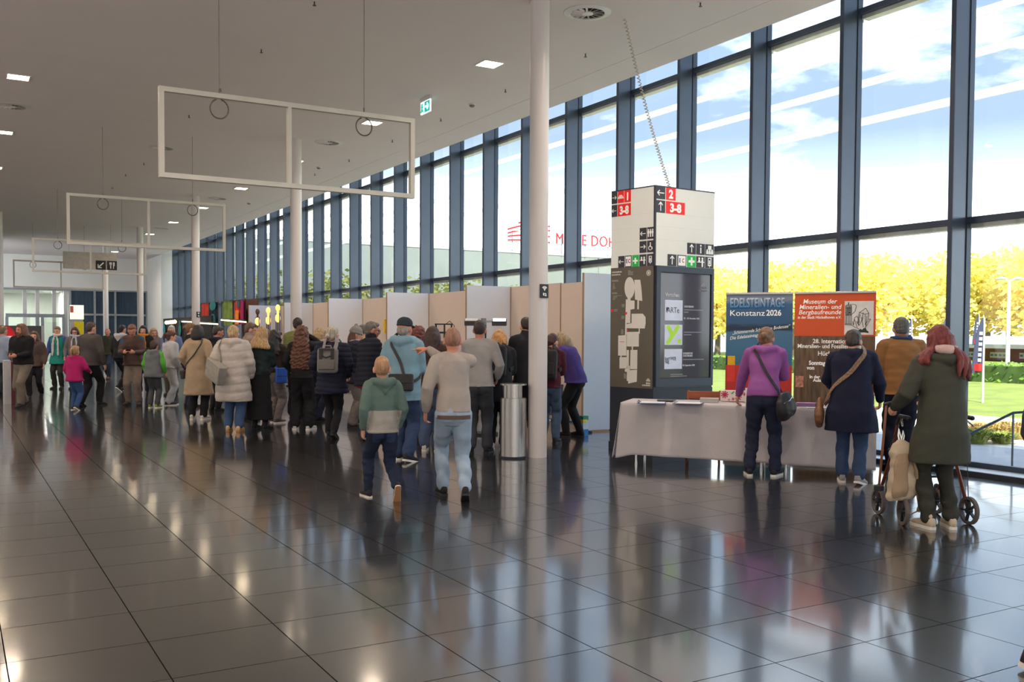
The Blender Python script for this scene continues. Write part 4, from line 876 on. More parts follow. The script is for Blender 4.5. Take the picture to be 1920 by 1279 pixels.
M_BRB = mat('brown_board', srgb(104, 70, 62), .7)
for (x0, x1, y0, y1, X, rgb, lb) in ((377, 391, 570, 602, 9.2, (206, 60, 44), 'red patterned cloth hanging beside the third white column'), (392, 407, 568, 604, 9.2, (30, 40, 56), 'dark cloth with teal shapes hanging right of the red cloth'), (416, 435, 566, 602, 9.15, (120, 150, 70), 'green tie-dyed cloth hanging below the windows'), (438, 458, 565, 600, 9.15, (220, 60, 60), 'rainbow cloth hanging left of the brown board')):
    a, b = ONX(x0, y0, X), ONX(x1, y1, X); zt, zb = a[2], max(b[2]-.15, .2)
    r = empty('hanging_cloth', (X, b[1], 0)); tag(r, lb, 'cloth', 'coloured cloths hung over the far stalls'); Ln = a[1]-b[1]
    g = MB(); n_ = 16; m_ = 5
    vv = [(.03*math.sin(5*j/n_*2*PI*.5)+.02, Ln*j/n_, zb+(zt-zb)*k/m_) for j in range(n_+1) for k in range(m_+1)]; g.add(vv, [(j*(m_+1)+k, (j+1)*(m_+1)+k, (j+1)*(m_+1)+k+1, j*(m_+1)+k+1) for j in range(n_) for k in range(m_)])
    g.add([(x+.012, y, z) for x, y, z in vv], [(j*(m_+1)+k, j*(m_+1)+k+1, (j+1)*(m_+1)+k+1, (j+1)*(m_+1)+k) for j in range(n_) for k in range(m_)])
    g.build('fabric', mat('hang_%d' % x0, srgb(*rgb), .9, 0, .35, 3), r, smooth=True)
    MB().cyl((.0, -.1, zt+.02), (.0, Ln+.1, zt+.02), .015, 8).build('hanging_rod', M_BLACK, r)
    for yy in (-.1, Ln+.1): MB().cyl((.02, yy, 0), (.02, yy, zt+.02), .018, 8).build('rack_post', M_BLACK, r)
    if x0 == 392:
        MB().ell((-.015, Ln*.5, zb+(zt-zb)*.2), (.02, Ln*.36, .3)).ell((-.015, Ln*.5, zb+(zt-zb)*.85), (.02, Ln*.4, .2)).build('teal_print', mat('teal_print', srgb(40, 130, 140), .9), r)
    if x0 == 438:
        for q, (c, f0, f1) in enumerate((((250, 150, 40), .45, .75), ((170, 30, 110), .0, .25), ((30, 110, 120), .35, .6))):
            MB().lohi((-.035, Ln*f0, zb+(.0 if q < 2 else (zt-zb)*.75)), (-.022, Ln*f1, zt-(.35 if q == 0 else 0))).build('print_stripe', mat('rain%d' % q, srgb(*c), .9), r)
a, b = ONX(456, 563, 9.5), ONX(487, 600, 9.5); o = MB().lohi((-.02, 0, 0), (.02, a[1]-b[1], a[2])).build('brown_board', M_BRB); o.location = (9.45, b[1], 0); tag(o, 'reddish brown board standing behind the far stalls, before the windows', 'board')
# dark bar stall with small warm bulbs
r = empty('dark_stall', (8.2, 41.5, 0)); tag(r, 'dark far stall with a row of tiny warm bulbs before the white return wall', 'stall')
MB().lohi((-.5, -3.6, 0), (-.44, 4.2, 1.0)).lohi((-.5, -3.6, 1.0), (.2, 4.2, 1.04)).build('counter', M_BLACK, r)
MB().lohi((.5, -3.6, 0), (.56, 6.2, 2.25)).build('back_wall', mat('stall_black', srgb(30, 28, 30), .8), r)
for k in range(5):
    p = ONX(312+k*4, 605-.4*k, 8.2)-V3(8.2, 41.5, 0); MB().ell(p, (.07, .07, .08)).build('bulb', M_TUBE, r, smooth=True); MB().cyl((p[0]+.1, p[1], 0), (p[0], p[1], p[2]-.05), .012, 6).build('bulb_stem', M_BLACK, r)
for px_ in (308, 337):
    p = ONX(px_, 619, 8.65)-V3(8.2, 41.5, 0); MB().ell((p[0], p[1], p[2]), (.02, .3, .25)).ell((p[0], p[1], p[2]+.3), (.02, .16, .13)).build('teal_figure', mat('teal_print', srgb(40, 130, 140), .9), r)
# left background: dark booth wall with a red round sign, posters, barrier post
Yd = 36.0
a, b = ONY(-40, 610, Yd), ONY(82, 612, Yd); o = empty('booth_wall', (a[0], Yd, 0)); tag(o, 'dark grey booth wall behind the bearded man', 'booth wall')
MB().lohi((0, -.05, 0), (b[0]-a[0], .05, a[2])).build('wall_board', mat('booth_dark', srgb(82, 80, 80), .7), o); MB().lohi((0, -.07, 0), (.08, .07, a[2])).lohi((b[0]-a[0]-.08, -.07, 0), (b[0]-a[0], .07, a[2])).build('edge_post', M_ALU, o)
c = ONY(8, 629, Yd-.1); o = empty('round_sign', (c[0], Yd-.1, c[2])); tag(o, 'round red sign with a white bar at the picture\'s left edge', 'sign')
MB().cyl((0, .03, 0), (0, -.03, 0), .32, 40).build('disc', mat('round_red', srgb(206, 24, 34), .5, emit=.2), o, smooth=True); MB().lohi((-.02, -.045, -.12), (.24, -.028, -.02)).lohi((.04, -.045, -.26), (.14, -.028, -.02)).build('white_mark', M_WT, o); MB().cyl((0, .06, -c[2]), (0, .06, 0), .02, 8).build('post', M_ALU, o)
Yp = 49.0; a, b = ONY(131, 572, Yp), ONY(157, 599, Yp); o = empty('poster_stand', (a[0], Yp, 0)); tag(o, 'tall stand with a lit white panel above a yellow poster by the far glazing', 'poster stand'); w_ = b[0]-a[0]
MB().lohi((0, -.05, b[2]), (w_, .05, a[2])).build('lit_panel', mat('lit_panel', srgb(236, 232, 214), .5, emit=.8, ecol=(.9, .88, .74)), o); MB().lohi((0, -.06, a[2]-.35), (w_*.25, -.045, a[2]-.05)).build('red_mark', mat('pale_red', srgb(230, 120, 110), .6), o)
c = ONY(140, 603, Yp); d = ONY(156, 627, Yp); MB().lohi((0, -.05, 0), (w_, .05, c[2])).build('lower_panel', mat('poster_pale', srgb(196, 190, 196), .6), o); MB().lohi((w_*.3, -.06, d[2]), (w_*.97, -.045, c[2])).build('yellow_poster', mat('yellow_poster', srgb(224, 200, 20), .5, emit=.1), o)
MB().lohi((w_*.05, -.03, c[2]), (w_*.95, .03, b[2])).build('glass_strip', mat('strip_grey', srgb(170, 176, 166), .3), o)
p = G(17, 757); hz_ = AT(17, 676, DEP(p))[2]; o = empty('barrier_post', (p[0], p[1], 0)); tag(o, 'pale grey and burgundy barrier block at the left edge beside the bearded man', 'barrier')
MB().lohi((-.10, -.10, 0), (.04, .3, hz_)).build('grey_block', mat('barrier_grey', srgb(178, 176, 178), .5), o); MB().lohi((.04, -.10, 0), (.12, .3, hz_-.02)).build('burgundy_side', mat('burgundy', srgb(96, 36, 46), .6), o)
# ================================================================== outside
M_PAVE = mat('pavement_shade_toned', srgb(150, 152, 156), .8, 0, .06, 3); M_PATH = mat('path_pale', srgb(206, 198, 186), .9, 0, .06, 2); M_LAWN = mat('lawn_green', srgb(116, 128, 50), .95, 0, .22, 1.5, .5, 40)  # paving grey carries the hall's shade in its colour
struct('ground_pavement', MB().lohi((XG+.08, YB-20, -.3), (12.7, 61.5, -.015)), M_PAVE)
struct('ground_path', MB().lohi((12.7, -60, -.3), (17.6, 61.5, -.02)), M_PATH)
g = MB(); g.add([(17.6, -60, -.02), (26, -60, .25), (26, 61.4, .25), (17.6, 61.4, -.02), (150, -60, .4), (150, 61.4, .4), (17.6, -60, -.3), (17.6, 61.4, -.3)], [(0, 1, 2, 3), (1, 4, 5, 2), (0, 3, 7, 6)])
struct('lawn', g, M_LAWN)
struct('ground_far', MB().lohi((XG+.08, 61.5, -.3), (150, 120, -.02)), M_PATH)
# clumps of pale ornamental grass
M_OG = mat('dry_grass', srgb(206, 178, 116), .95, 0, .3, 8); M_OGG = mat('green_grass', srgb(140, 150, 70), .95, 0, .3, 8)
rng = random.Random(11)
def clump(p, rad, h, m, lb):
    g = MB()
    for k in range(260):
        a = rng.random()*2*PI; r0 = rad*.4*math.sqrt(rng.random()); r1 = r0+rad*(.3+.7*rng.random()); hh = h*(.55+.45*rng.random()); a2 = a+rng.uniform(-.3, .3)
        w_ = .012; q0 = V3(r0*math.cos(a), r0*math.sin(a), 0); q1 = V3((r0+r1)/2*math.cos(a), (r0+r1)/2*math.sin(a), hh*.8); q2 = V3(r1*math.cos(a2), r1*math.sin(a2), hh*(.7+.3*rng.random())); s_ = V3(-math.sin(a), math.cos(a), 0)*w_
        g.add([q0-s_, q0+s_, q1+s_, q1-s_, q2], [(0, 1, 2, 3), (3, 2, 4)])
    r = empty('ornamental_grass', p); tag(r, lb, 'grass clump', 'ornamental grass outside the window', 'thing'); g.build('blades', m, r); MB().ell((0, 0, h*.2), (rad*.5, rad*.5, h*.3)).build('tuft', m, r, smooth=True)
for px_, py_, rad, h, m, lb in ((1832, 829, .28, .26, M_OGG, 'greenish grass clump outside, nearest the window post'), (1862, 822, .34, .30, M_OG, 'pale dry grass clump outside, second from the window post'), (1878, 829, .26, .20, M_OGG, 'low green grass clump outside, third from the window post'), (1908, 820, .36, .34, M_OG, 'pale dry grass clump outside at the right edge'), (1845, 818, .34, .30, M_OG, 'pale dry grass clump outside behind the greenish one')):
    p = G(px_, py_); clump((p[0], p[1], -.02), rad, h, m, lb)
# handrail
M_RAIL = mat('rail_grey', srgb(84, 92, 102), .4, .6)
a, b, c = ONX(1800, 823, 10.75), ONX(1900, 774, 10.75), ONX(1990, 768, 10.75); r = empty('handrail', (a[0], a[1], 0)); tag(r, 'grey sloping handrail outside the right-hand window', 'handrail'); o3 = V3(a[0], a[1], 0)
MB().tube([a-o3, b-o3, c-o3], .016, 10).build('rail', M_RAIL, r, smooth=True)
for q in (a+(b-a)*.15, b, c): MB().cyl((q[0]-o3[0], q[1]-o3[1], -.02), tuple(q-o3), .012, 8).build('post', M_RAIL, r)
# white bars built to draw the pale stripes across the windows
M_BARW = mat('stripe_bar_white', srgb(246, 247, 250), .6)
lv = empty('stripe_bars', (14.0, 0, 0)); tag(lv, 'three long white horizontal bars standing for pale stripes high outside the tall windows', 'louvre screen')
for z in (6.63, 6.01, 5.34): MB().lohi((-.02, -30, z-.065), (.02, 51.5, z+.065)).build('bar', M_BARW, lv)
for y in (-29.8, 51.3): MB().lohi((-.08, y-.08, -.02), (.08, y+.08, 6.8)).build('post', M_BARW, lv)
# hedge, lamp post, flags, low building
g = MB(); M_HED = mat('hedge_green', srgb(96, 130, 40), .95, 0, .4, 6)
HP = [(26.3+.0*k, -12+k*1.0) for k in range(70)]
for x, y in HP:
    for q in range(130): 
        cx, cy, cz = x+rng.uniform(-.5, .5), y+rng.uniform(-.55, .55), .22+rng.uniform(0, .62); n_ = V3(rng.uniform(-1, 1), rng.uniform(-1, 1), rng.uniform(-.3, 1)); n_ /= np.linalg.norm(n_); u_ = np.cross(n_, (.3, .2, .9)); u_ /= np.linalg.norm(u_); v_ = np.cross(n_, u_); s_ = rng.uniform(.045, .09)
        c_ = V3(cx, cy, cz); g.add([c_-u_*s_, c_+v_*s_*.6, c_+u_*s_, c_-v_*s_*.6], [(0, 1, 2, 3)])
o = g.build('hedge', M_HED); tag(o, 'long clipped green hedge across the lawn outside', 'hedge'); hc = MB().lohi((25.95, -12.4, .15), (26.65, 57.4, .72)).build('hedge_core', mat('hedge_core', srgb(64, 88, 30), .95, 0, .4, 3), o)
p = AT(1889, 690, 44); zt = AT(1889, 527, 44)[2]; r = empty('street_lamp', (p[0], p[1], .3)); tag(r, 'tall white double-headed lamp post beyond the hedge', 'street lamp')
M_LPW = mat('lamp_post_white', srgb(226, 226, 224), .5)
MB().tube([(0, 0, 0), (0, 0, zt-.3)], [.10, .06], 12).build('pole', M_LPW, r, smooth=True)
for sg in (-1, 1):
    MB().tube([(0, 0, zt-.34), (CR[0]*sg*.22, CR[1]*sg*.22, zt-.24), (CR[0]*sg*.40, CR[1]*sg*.40, zt-.20)], .03, 8).build('arm', M_LPW, r, smooth=True)
    MB().ell((CR[0]*sg*.38, CR[1]*sg*.38, zt-.2), (.24, .24, .08)).build('lamp_head', M_LPW, r, smooth=True)
def flag(px_, py_, ytop, d, lb, sc=1.0):
    p = AT(px_, py_, d); zt = AT(px_, ytop, d)[2]; b0 = 0.02 if d < 30 else .28; r = empty('beach_flag', (p[0], p[1], b0)); tag(r, lb, 'flag', 'beach flags on the lawn'); h = zt-b0
    MB().tube([(0, 0, 0), (0, 0, h*.93), (CR[0]*-.02*sc, CR[1]*-.02*sc, h)], [.028*sc, .02*sc, .012*sc], 8).build('pole', M_LPW, r, smooth=True)
    P0 = []
    for t_, w_ in ((.98, .05), (.85, .16), (.65, .22), (.45, .26), (.38, .26)): P0.append((t_*h, w_*sc*h*.5))
    g = MB(); vv = []
    for z, w_ in P0:
        for s_ in (.02, w_): vv += [(-CR[0]*s_+CF[0]*.01, -CR[1]*s_+CF[1]*.01, z-.25*s_), (-CR[0]*s_-CF[0]*.01, -CR[1]*s_-CF[1]*.01, z-.25*s_)]
    ff = []
    for k in range(len(P0)-1):
        i = k*4; ff += [(i, i+2, i+6, i+4), (i+1, i+5, i+7, i+3), (i+2, i+3, i+7, i+6), (i, i+4, i+5, i+1)]
    g.add(vv, ff); g.build('flag_cloth', mat('flag_navy', srgb(56, 60, 84), .8), r)
    g = MB()
    for k in range(6):
        z = h*(.80-.06*k); w_ = .10*sc*h*.5+.01*k; c_ = V3(-CR[0]*(w_*.55+.02), -CR[1]*(w_*.55+.02), z); g.box(c_-CF*.016*V3(1, 1, 0), (.05*sc, .05*sc, .035*h), None)
    g.build('white_print', M_WT, r)
    g = MB(); z = h*.42; c_ = V3(-CR[0]*.12*sc*h*.55, -CR[1]*.12*sc*h*.55, z); g.box(c_-CF*.014*V3(1, 1, 0), (.12*sc, .12*sc, .08*h)); g.build('red_print', M_RED, r)
flag(1842, 766, 592, 21.6, 'nearest dark and white beach flag, on a white pole right of the window post')
flag(1772, 700, 596, 42, 'dark beach flag outside, just left of the red-haired person\'s head', 1.0)
flag(1708, 700, 597, 42, 'dark beach flag outside, right of the tan jacket\'s head', 1.0)
flag(1834, 690, 588, 50, 'farther pale flag pole behind the nearest beach flag', 1.0)
# low building with arcade
bd = 62.0; a, b = AT(1700, 660, bd), AT(2080, 660, bd-16); r = empty('low_building', (a[0], a[1], .3)); tag(r, 'low brick building with a wide pale roof behind the hedge', 'building'); u = b-a; u[2] = 0; L_ = np.linalg.norm(u); r.rotation_euler = (0, 0, math.atan2(u[1], u[0]))
zr, ze = AT(1900, 630, 58)[2]-.8, AT(1900, 648, 58)[2]-.3
M_BRICK = mat('brick_brown', srgb(150, 96, 72), .9, 0, .15, 6); M_ROOF = mat('roof_pale', srgb(150, 147, 140), .8, 0, .06, 2); M_WINB = mat('window_grey_green', srgb(96, 110, 104), .25)
MB().lohi((0, 0, 0), (L_, 9, ze)).build('wall', M_BRICK, r)
g = MB(); g.add([(-1, -1.4, ze-.12), (L_+1, -1.4, ze-.12), (L_+1, 5, zr+.5), (-1, 5, zr+.5), (-1, 10.5, ze-.12), (L_+1, 10.5, ze-.12), (-1, -1.4, ze+.1), (L_+1, -1.4, ze+.1)], [(0, 1, 7, 6), (6, 7, 2, 3), (3, 2, 5, 4), (0, 4, 5, 1)]); g.build('roof', M_ROOF, r)
for k in range(7):
    x = 1.0+k*L_/7; f_ = MB().lohi((x, -.06, .15), (x+L_/7-1.0, .05, ze-.35)).build('window', M_LPW, r)
    g = MB(); ww = (L_/7-1.0)/4
    for j in range(4): g.lohi((x+ww*j+.08, -.09, .25), (x+ww*(j+1)-.08, -.055, ze-.45))
    g.build('panes', M_WINB, f_)
# ------------------------------------------------------------------ trees
def leaf_mat(nm, c1, c2, c3):
    m = D.materials.new(nm); m.use_nodes = True; t = m.node_tree; b = t.nodes['Principled BSDF']; b.inputs['Roughness'].default_value = .8; b.inputs['Specular IOR Level'].default_value = .2
    ge = N(t, 'ShaderNodeNewGeometry'); oi = N(t, 'ShaderNodeObjectInfo'); ad = N(t, 'ShaderNodeMath', operation='MULTIPLY_ADD'); t.links.new(oi.outputs['Random'], ad.inputs[0]); ad.inputs[1].default_value = .35
    sb = N(t, 'ShaderNodeMath', operation='MULTIPLY'); t.links.new(ge.outputs['Random Per Island'], sb.inputs[0]); sb.inputs[1].default_value = .65; t.links.new(sb.outputs[0], ad.inputs[2])
    r_ = N(t, 'ShaderNodeValToRGB'); t.links.new(ad.outputs[0], r_.inputs[0]); e_ = r_.color_ramp.elements; e_[0].color = srgb(*c1)+(1,); e_[1].color = srgb(*c3)+(1,); k_ = e_.new(.5); k_.color = srgb(*c2)+(1,)
    t.links.new(r_.outputs[0], b.inputs['Base Color']); tl_ = N(t, 'ShaderNodeBsdfTranslucent'); t.links.new(r_.outputs[0], tl_.inputs[0]); mx = N(t, 'ShaderNodeMixShader'); mx.inputs[0].default_value = .45; t.links.new(b.outputs[0], mx.inputs[1]); t.links.new(tl_.outputs[0], mx.inputs[2]); t.links.new(mx.outputs[0], t.nodes['Material Output'].inputs[0]); return m
M_LEAFY = leaf_mat('leaves_yellow', (214, 214, 110), (250, 236, 140), (252, 228, 128)); M_TRUNK = mat('bark', srgb(92, 78, 62), .95)
def crown(seed, rx, rz, n=2600, s=.24):
    g = MB(); rg = random.Random(seed); bl = [(rg.uniform(-.55, .55)*rx, rg.uniform(-.55, .55)*rx, rg.uniform(-.6, .62)*rz, rg.uniform(.38, .6)) for _ in range(13)]
    for k in range(n):
        bx_, by_, bz_, br = bl[k % 13]; th = rg.random()*2*PI; ph = math.acos(rg.uniform(-1, 1)); q = br*(.75+.3*rg.random())
        c = V3(bx_+q*rx*math.sin(ph)*math.cos(th), by_+q*rx*math.sin(ph)*math.sin(th), bz_+q*rz*math.cos(ph)); n_ = V3(rg.uniform(-1, 1), rg.uniform(-1, 1), rg.uniform(-1, 1)); n_ /= np.linalg.norm(n_)+1e-6; u_ = np.cross(n_, (.31, .22, .93)); u_ /= np.linalg.norm(u_)+1e-6; v_ = np.cross(n_, u_); ss = s*rg.uniform(.6, 1.3)
        g.add([c-u_*ss, c+v_*ss*.7, c+u_*ss, c-v_*ss*.7], [(0, 1, 2, 3)])
    return g.mesh('crown', M_LEAFY)
CROWNS = [crown(s_, 3.4, 3.3) for s_ in (1, 2, 3)]; M_LEAFG = leaf_mat('leaves_glass_dulled', (96, 110, 60), (134, 138, 74), (160, 150, 80)); _ly = M_LEAFY; M_LEAFY = M_LEAFG; CROWNG = [crown(s_, 3.4, 3.3, 1500) for s_ in (4, 5)]; M_LEAFY = _ly; TR = MB().tube([(0, 0, 0), (.1, 0, 2.2), (0, .1, 4.2)], [.28, .2, .1], 10)  # second leaf colours darkened to imitate the veil of reflecting glass
for a_ in range(5): TR.tube([(0, 0, 2.0+.3*a_), (1.5*math.cos(a_*1.3), 1.5*math.sin(a_*1.3), 4.0+.2*a_)], [.1, .04], 6)
TRM = TR.mesh('trunk', M_TRUNK)
def tree(p, sc, k, lb, grp, zs=1.0, cr=None):
    r = empty('tree', p, k*1.7); r.scale = (sc, sc, sc*zs); tag(r, lb, 'tree', grp)
    c = D.objects.new('crown', (cr or CROWNS)[k % len(cr or CROWNS)]); link(c, r); c.location = (0, 0, 4.6); link(D.objects.new('trunk', TRM), r)
wh = ['just right of the information pillar', 'above the blue banner\'s left half', 'above the blue banner\'s right half', 'above the join of the two banners', 'above the orange banner\'s left part', 'above the orange banner\'s middle', 'above the picture on the orange banner', 'above the tan jacket\'s head', 'left of the rightmost window post', 'behind the rightmost window post', 'left of the white lamp post', 'behind the white lamp post', 'at the picture\'s right edge']
xs = [1345, 1395, 1440, 1487, 1530, 1580, 1630, 1690, 1745, 1800, 1850, 1890, 1930]; tp = [492, 492, 490, 482, 472, 478, 474, 474, 470, 472, 462, 466, 460]
for k, (x, y, w_) in enumerate(zip(xs, tp, wh)):
    d = 66+5*((k*7) % 3); zt = AT(x, y, d)[2]; p = AT(x, 640, d); tree((p[0], p[1], .3), (zt-.3)/8.1, k, 'yellow autumn tree outside, %s' % w_, 'autumn trees outside')
for k in range(5): d = 60+4*(k % 2); p = AT(1985+70*k, 640, d); tree((p[0], p[1], .3), .95, k+1, 'yellow autumn tree outside, beyond the right edge of the picture', 'autumn trees outside')
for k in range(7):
    x = 13.0+3.4*k; tree((x, 56.5+1.2*(k % 2), -.02), .62+.04*(k % 3), k, 'low yellow tree dulled to olive before the grey-green hall facade, number %s from the window wall' % ['first', 'second', 'third', 'fourth', 'fifth', 'sixth', 'seventh'][k], 'trees before the hall facade', 1.0, CROWNG)
# ------------------------------------------------------------------ hall across with red roof lettering
YH = 62.0; zt = ONY(576, 448, YH)[2]; r = empty('exhibition_hall', (10.6, YH, 0)); tag(r, 'grey-green hall facade seen through the left windows', 'building'); xe = ONY(1302, 500, YH)[0]-10.6
MB().lohi((0, 0, 0), (xe, 20, zt)).build('wall', mat('hall_wall', srgb(134, 138, 134), .5, 0, .10, .25, stretch=(1, 1, .05)), r); MB().lohi((-.05, -.08, zt-.16), (xe+.1, 20, zt+.05)).build('roof_edge', mat('roof_edge', srgb(196, 198, 194), .6), r)
g = MB()
for k in range(int(xe/2.4)): g.lohi((k*2.4+.02, -.05, 3.0), (k*2.4+2.30, .02, zt-.2))
g.build('cladding', mat('hall_clad', srgb(138, 144, 140), .35, .1, .10, .4), r)
g = MB()
for k in range(int(xe/2.4)): g.lohi((k*2.4+.1, -.05, .2), (k*2.4+2.2, .02, 2.9))
g.build('glazing', mat('hall_glass', srgb(110, 130, 130), .15, .2), r)
s0 = ONY(952, 447, YH-.3); s = empty('roof_lettering', (s0[0], YH-.3, zt)); tag(s, 'red lettering and striped logo standing on the opposite hall\'s roof edge', 'sign')
M_RL = mat('roof_red', srgb(206, 36, 44), .5)
def pl(x, y): q = ONY(x, y, YH-.3); return (q[0]-s0[0], 0, q[2]-zt)
g = MB()
for ya, yb_, yc, xa, xb in ((430, 422, 425, 952, 1031), (437, 430, 433, 952, 1031), (443, 441, 444, 952, 1031), (450, 451, 455, 952, 1031), (418, 416, 421, 972, 1012)):
    P = [np.array(pl(xa+(xb-xa)*t_, (ya*(1-t_)**2+2*t_*(1-t_)*(2*yb_-(ya+yc)/2)+yc*t_*t_))) for t_ in np.linspace(0, 1, 9)]
    for q0, q1 in zip(P[:-1], P[1:]): g.bar(q0, q1, .06, .13)
g.build('logo', M_RL, s)
b0 = pl(1041, 457); h0 = pl(1041, 436)[2]-b0[2]
text('MESSE DORTMUND', h0*1.42, frame4(V3(b0[0], 0, b0[2]), (1, 0, 0), (0, 0, 1)), M_RL, s, 'lettering', 'LEFT', -.002, 0, .04, .86, 1.06)
g = MB(); e0 = pl(1330, 470)[0]
for x in np.arange(.4, b0[0]+12, 2.2): g.lohi((x-.02, .02, 0), (x+.02, .06, b0[2]+h0*.9))
g.lohi((0, .02, b0[2]-.06), (b0[0]+12, .06, b0[2]-.02)); g.build('support_rails', M_RAIL, s)
# ================================================================== people
PEND = []
SKIN = [mat('skin_fair', srgb(214, 160, 136), .55, 0, .06, 12, .1, 200), mat('skin_ruddy', srgb(196, 132, 108), .55, 0, .07, 12, .1, 200)]
M_LIP = mat('lips', srgb(168, 96, 90), .5); M_EYE = mat('eye_dark', srgb(38, 30, 28), .2)
M_SOLEW = mat('sole_white', srgb(222, 216, 206), .7); M_SOLEB = mat('sole_black', srgb(30, 29, 30), .7)
def unit(v): v = np.asarray(v, float); return v/(np.linalg.norm(v)+1e-12)
def rotx(a): c, s = math.cos(a), math.sin(a); return np.array([[1, 0, 0], [0, c, -s], [0, s, c]])
def rotz(a): c, s = math.cos(a), math.sin(a); return np.array([[c, -s, 0], [s, c, 0], [0, 0, 1]])
def roty(a): c, s = math.cos(a), math.sin(a); return np.array([[c, 0, s], [0, 1, 0], [-s, 0, c]])
def ik(a, b, l1, l2, pole):
    a = np.asarray(a, float); b = np.asarray(b, float); d = b-a; L = np.linalg.norm(d)
    if L > (l1+l2)*.995: b = a+d*((l1+l2)*.995/L); d = b-a; L = np.linalg.norm(d)
    x = (l1*l1-l2*l2+L*L)/(2*L); h = math.sqrt(max(l1*l1-x*x, 0)); u = d/L; p = np.asarray(pole, float); p = unit(p-u*(p@u))
    return a+u*x+p*h, b
def wrinkle(co, no, amp, freq, seed):
    r = np.random.default_rng(seed); f = np.zeros(len(co))
    for k in range(5):
        w = r.normal(size=3)*freq*(0.6+.35*k); w[2] *= 1.5; q = r.normal(size=3)*freq*.5
        f += np.sin(co@w+r.uniform(0, 6)+1.3*np.sin(co@q+r.uniform(0, 6)))/(1+.6*k)
    return co+no*(amp*f/2.0)[:, None]
def pend(mb, name, mats, parent, vox, it=6, wr=None, fn=None):
    o = mb.build(name, mats, parent); PEND.append((o, vox, it, wr, fn)); return o
def finish_people():
    for o, vox, it, wr, fn in PEND:
        m = o.modifiers.new('r', 'REMESH'); m.mode = 'VOXEL'; m.voxel_size = vox
        m = o.modifiers.new('s', 'SMOOTH'); m.iterations = it; m.factor = .5
    bpy.context.view_layer.update(); dg = bpy.context.evaluated_depsgraph_get()
    new = [D.meshes.new_from_object(o.evaluated_get(dg)) for o, *_ in PEND]
    for (o, vox, it, wr, fn), me in zip(PEND, new):
        old = o.data; nm = o.name.split('.')[0]; mats = list(old.materials); n = len(me.vertices)
        if n:
            co = np.empty(n*3); me.vertices.foreach_get('co', co); co = co.reshape(-1, 3)
            if wr:
                no = np.empty(n*3); me.vertices.foreach_get('normal', no); no = no.reshape(-1, 3)
                co = wrinkle(co, no, *wr) if not callable(wr) else wr(co, no); me.vertices.foreach_set('co', co.ravel())
            me.materials.clear()
            for q in mats: me.materials.append(q)
            if fn:
                ct = np.empty(len(me.polygons)*3); me.polygons.foreach_get('center', ct); me.polygons.foreach_set('material_index', fn(ct.reshape(-1, 3)).astype(np.int32))
            else: me.polygons.foreach_set('material_index', np.zeros(len(me.polygons), np.int32))
            me.polygons.foreach_set('use_smooth', np.ones(len(me.polygons), bool)); me.update()
            o.modifiers.clear(); o.data = me; me.name = nm
        else: o.modifiers.clear()
def hand(mb, W, d, n, side, k, curl=.5, point=False, grip=False):
    """palm, four fingers of different length and a thumb; d along the palm, n palm normal, side -1 left / +1 right"""
    d = unit(d); n = unit(n-d*(n@d)); x = np.cross(d, n)*side      # x towards the thumb side
    mb.tube([W-d*.01*k, W+d*.035*k, W+d*.078*k], [.027*k, .036*k, .036*k], 12, flat=.42, ref=x)
    for i, (off, L) in enumerate(((.028, .074), (.010, .082), (-.009, .076), (-.027, .060))):
        c = .12 if (point and i == 0) else (1.25 if (point or grip) else curl*(1+.15*i)); p = W+x*off*k+d*.082*k; P = [p-d*.02*k, p]; a = 0
        for s_, f_ in zip((.44, .31, .25), (.75, 1.0, .8)):
            a += c*f_; v = d*math.cos(a)+n*math.sin(a); p = p+v*L*s_*k; P.append(p)
        mb.tube(P, [.0095*k, .0092*k, .0085*k, .0078*k, .0068*k], 8)
    t0 = W+x*.026*k+d*.02*k; t1 = t0+(x*.75+d*.6+n*.3)*.032*k; t2 = t1+(x*.3+d*.9+n*(.35+.4*curl))*.030*k; mb.tube([t0, t1, t2, t2+(d*.85+n*.5)*.02*k], [.014*k, .0115*k, .010*k, .008*k], 8)
TT_T = [-.25, 0.0, .2, .42, .65, .85, .95, 1.02]; TT_X = [.088, .090, .088, .079, .086, .088, .062, .034]; TT_Y = [.070, .070, .066, .058, .062, .058, .048, .036]
class Ctx: pass
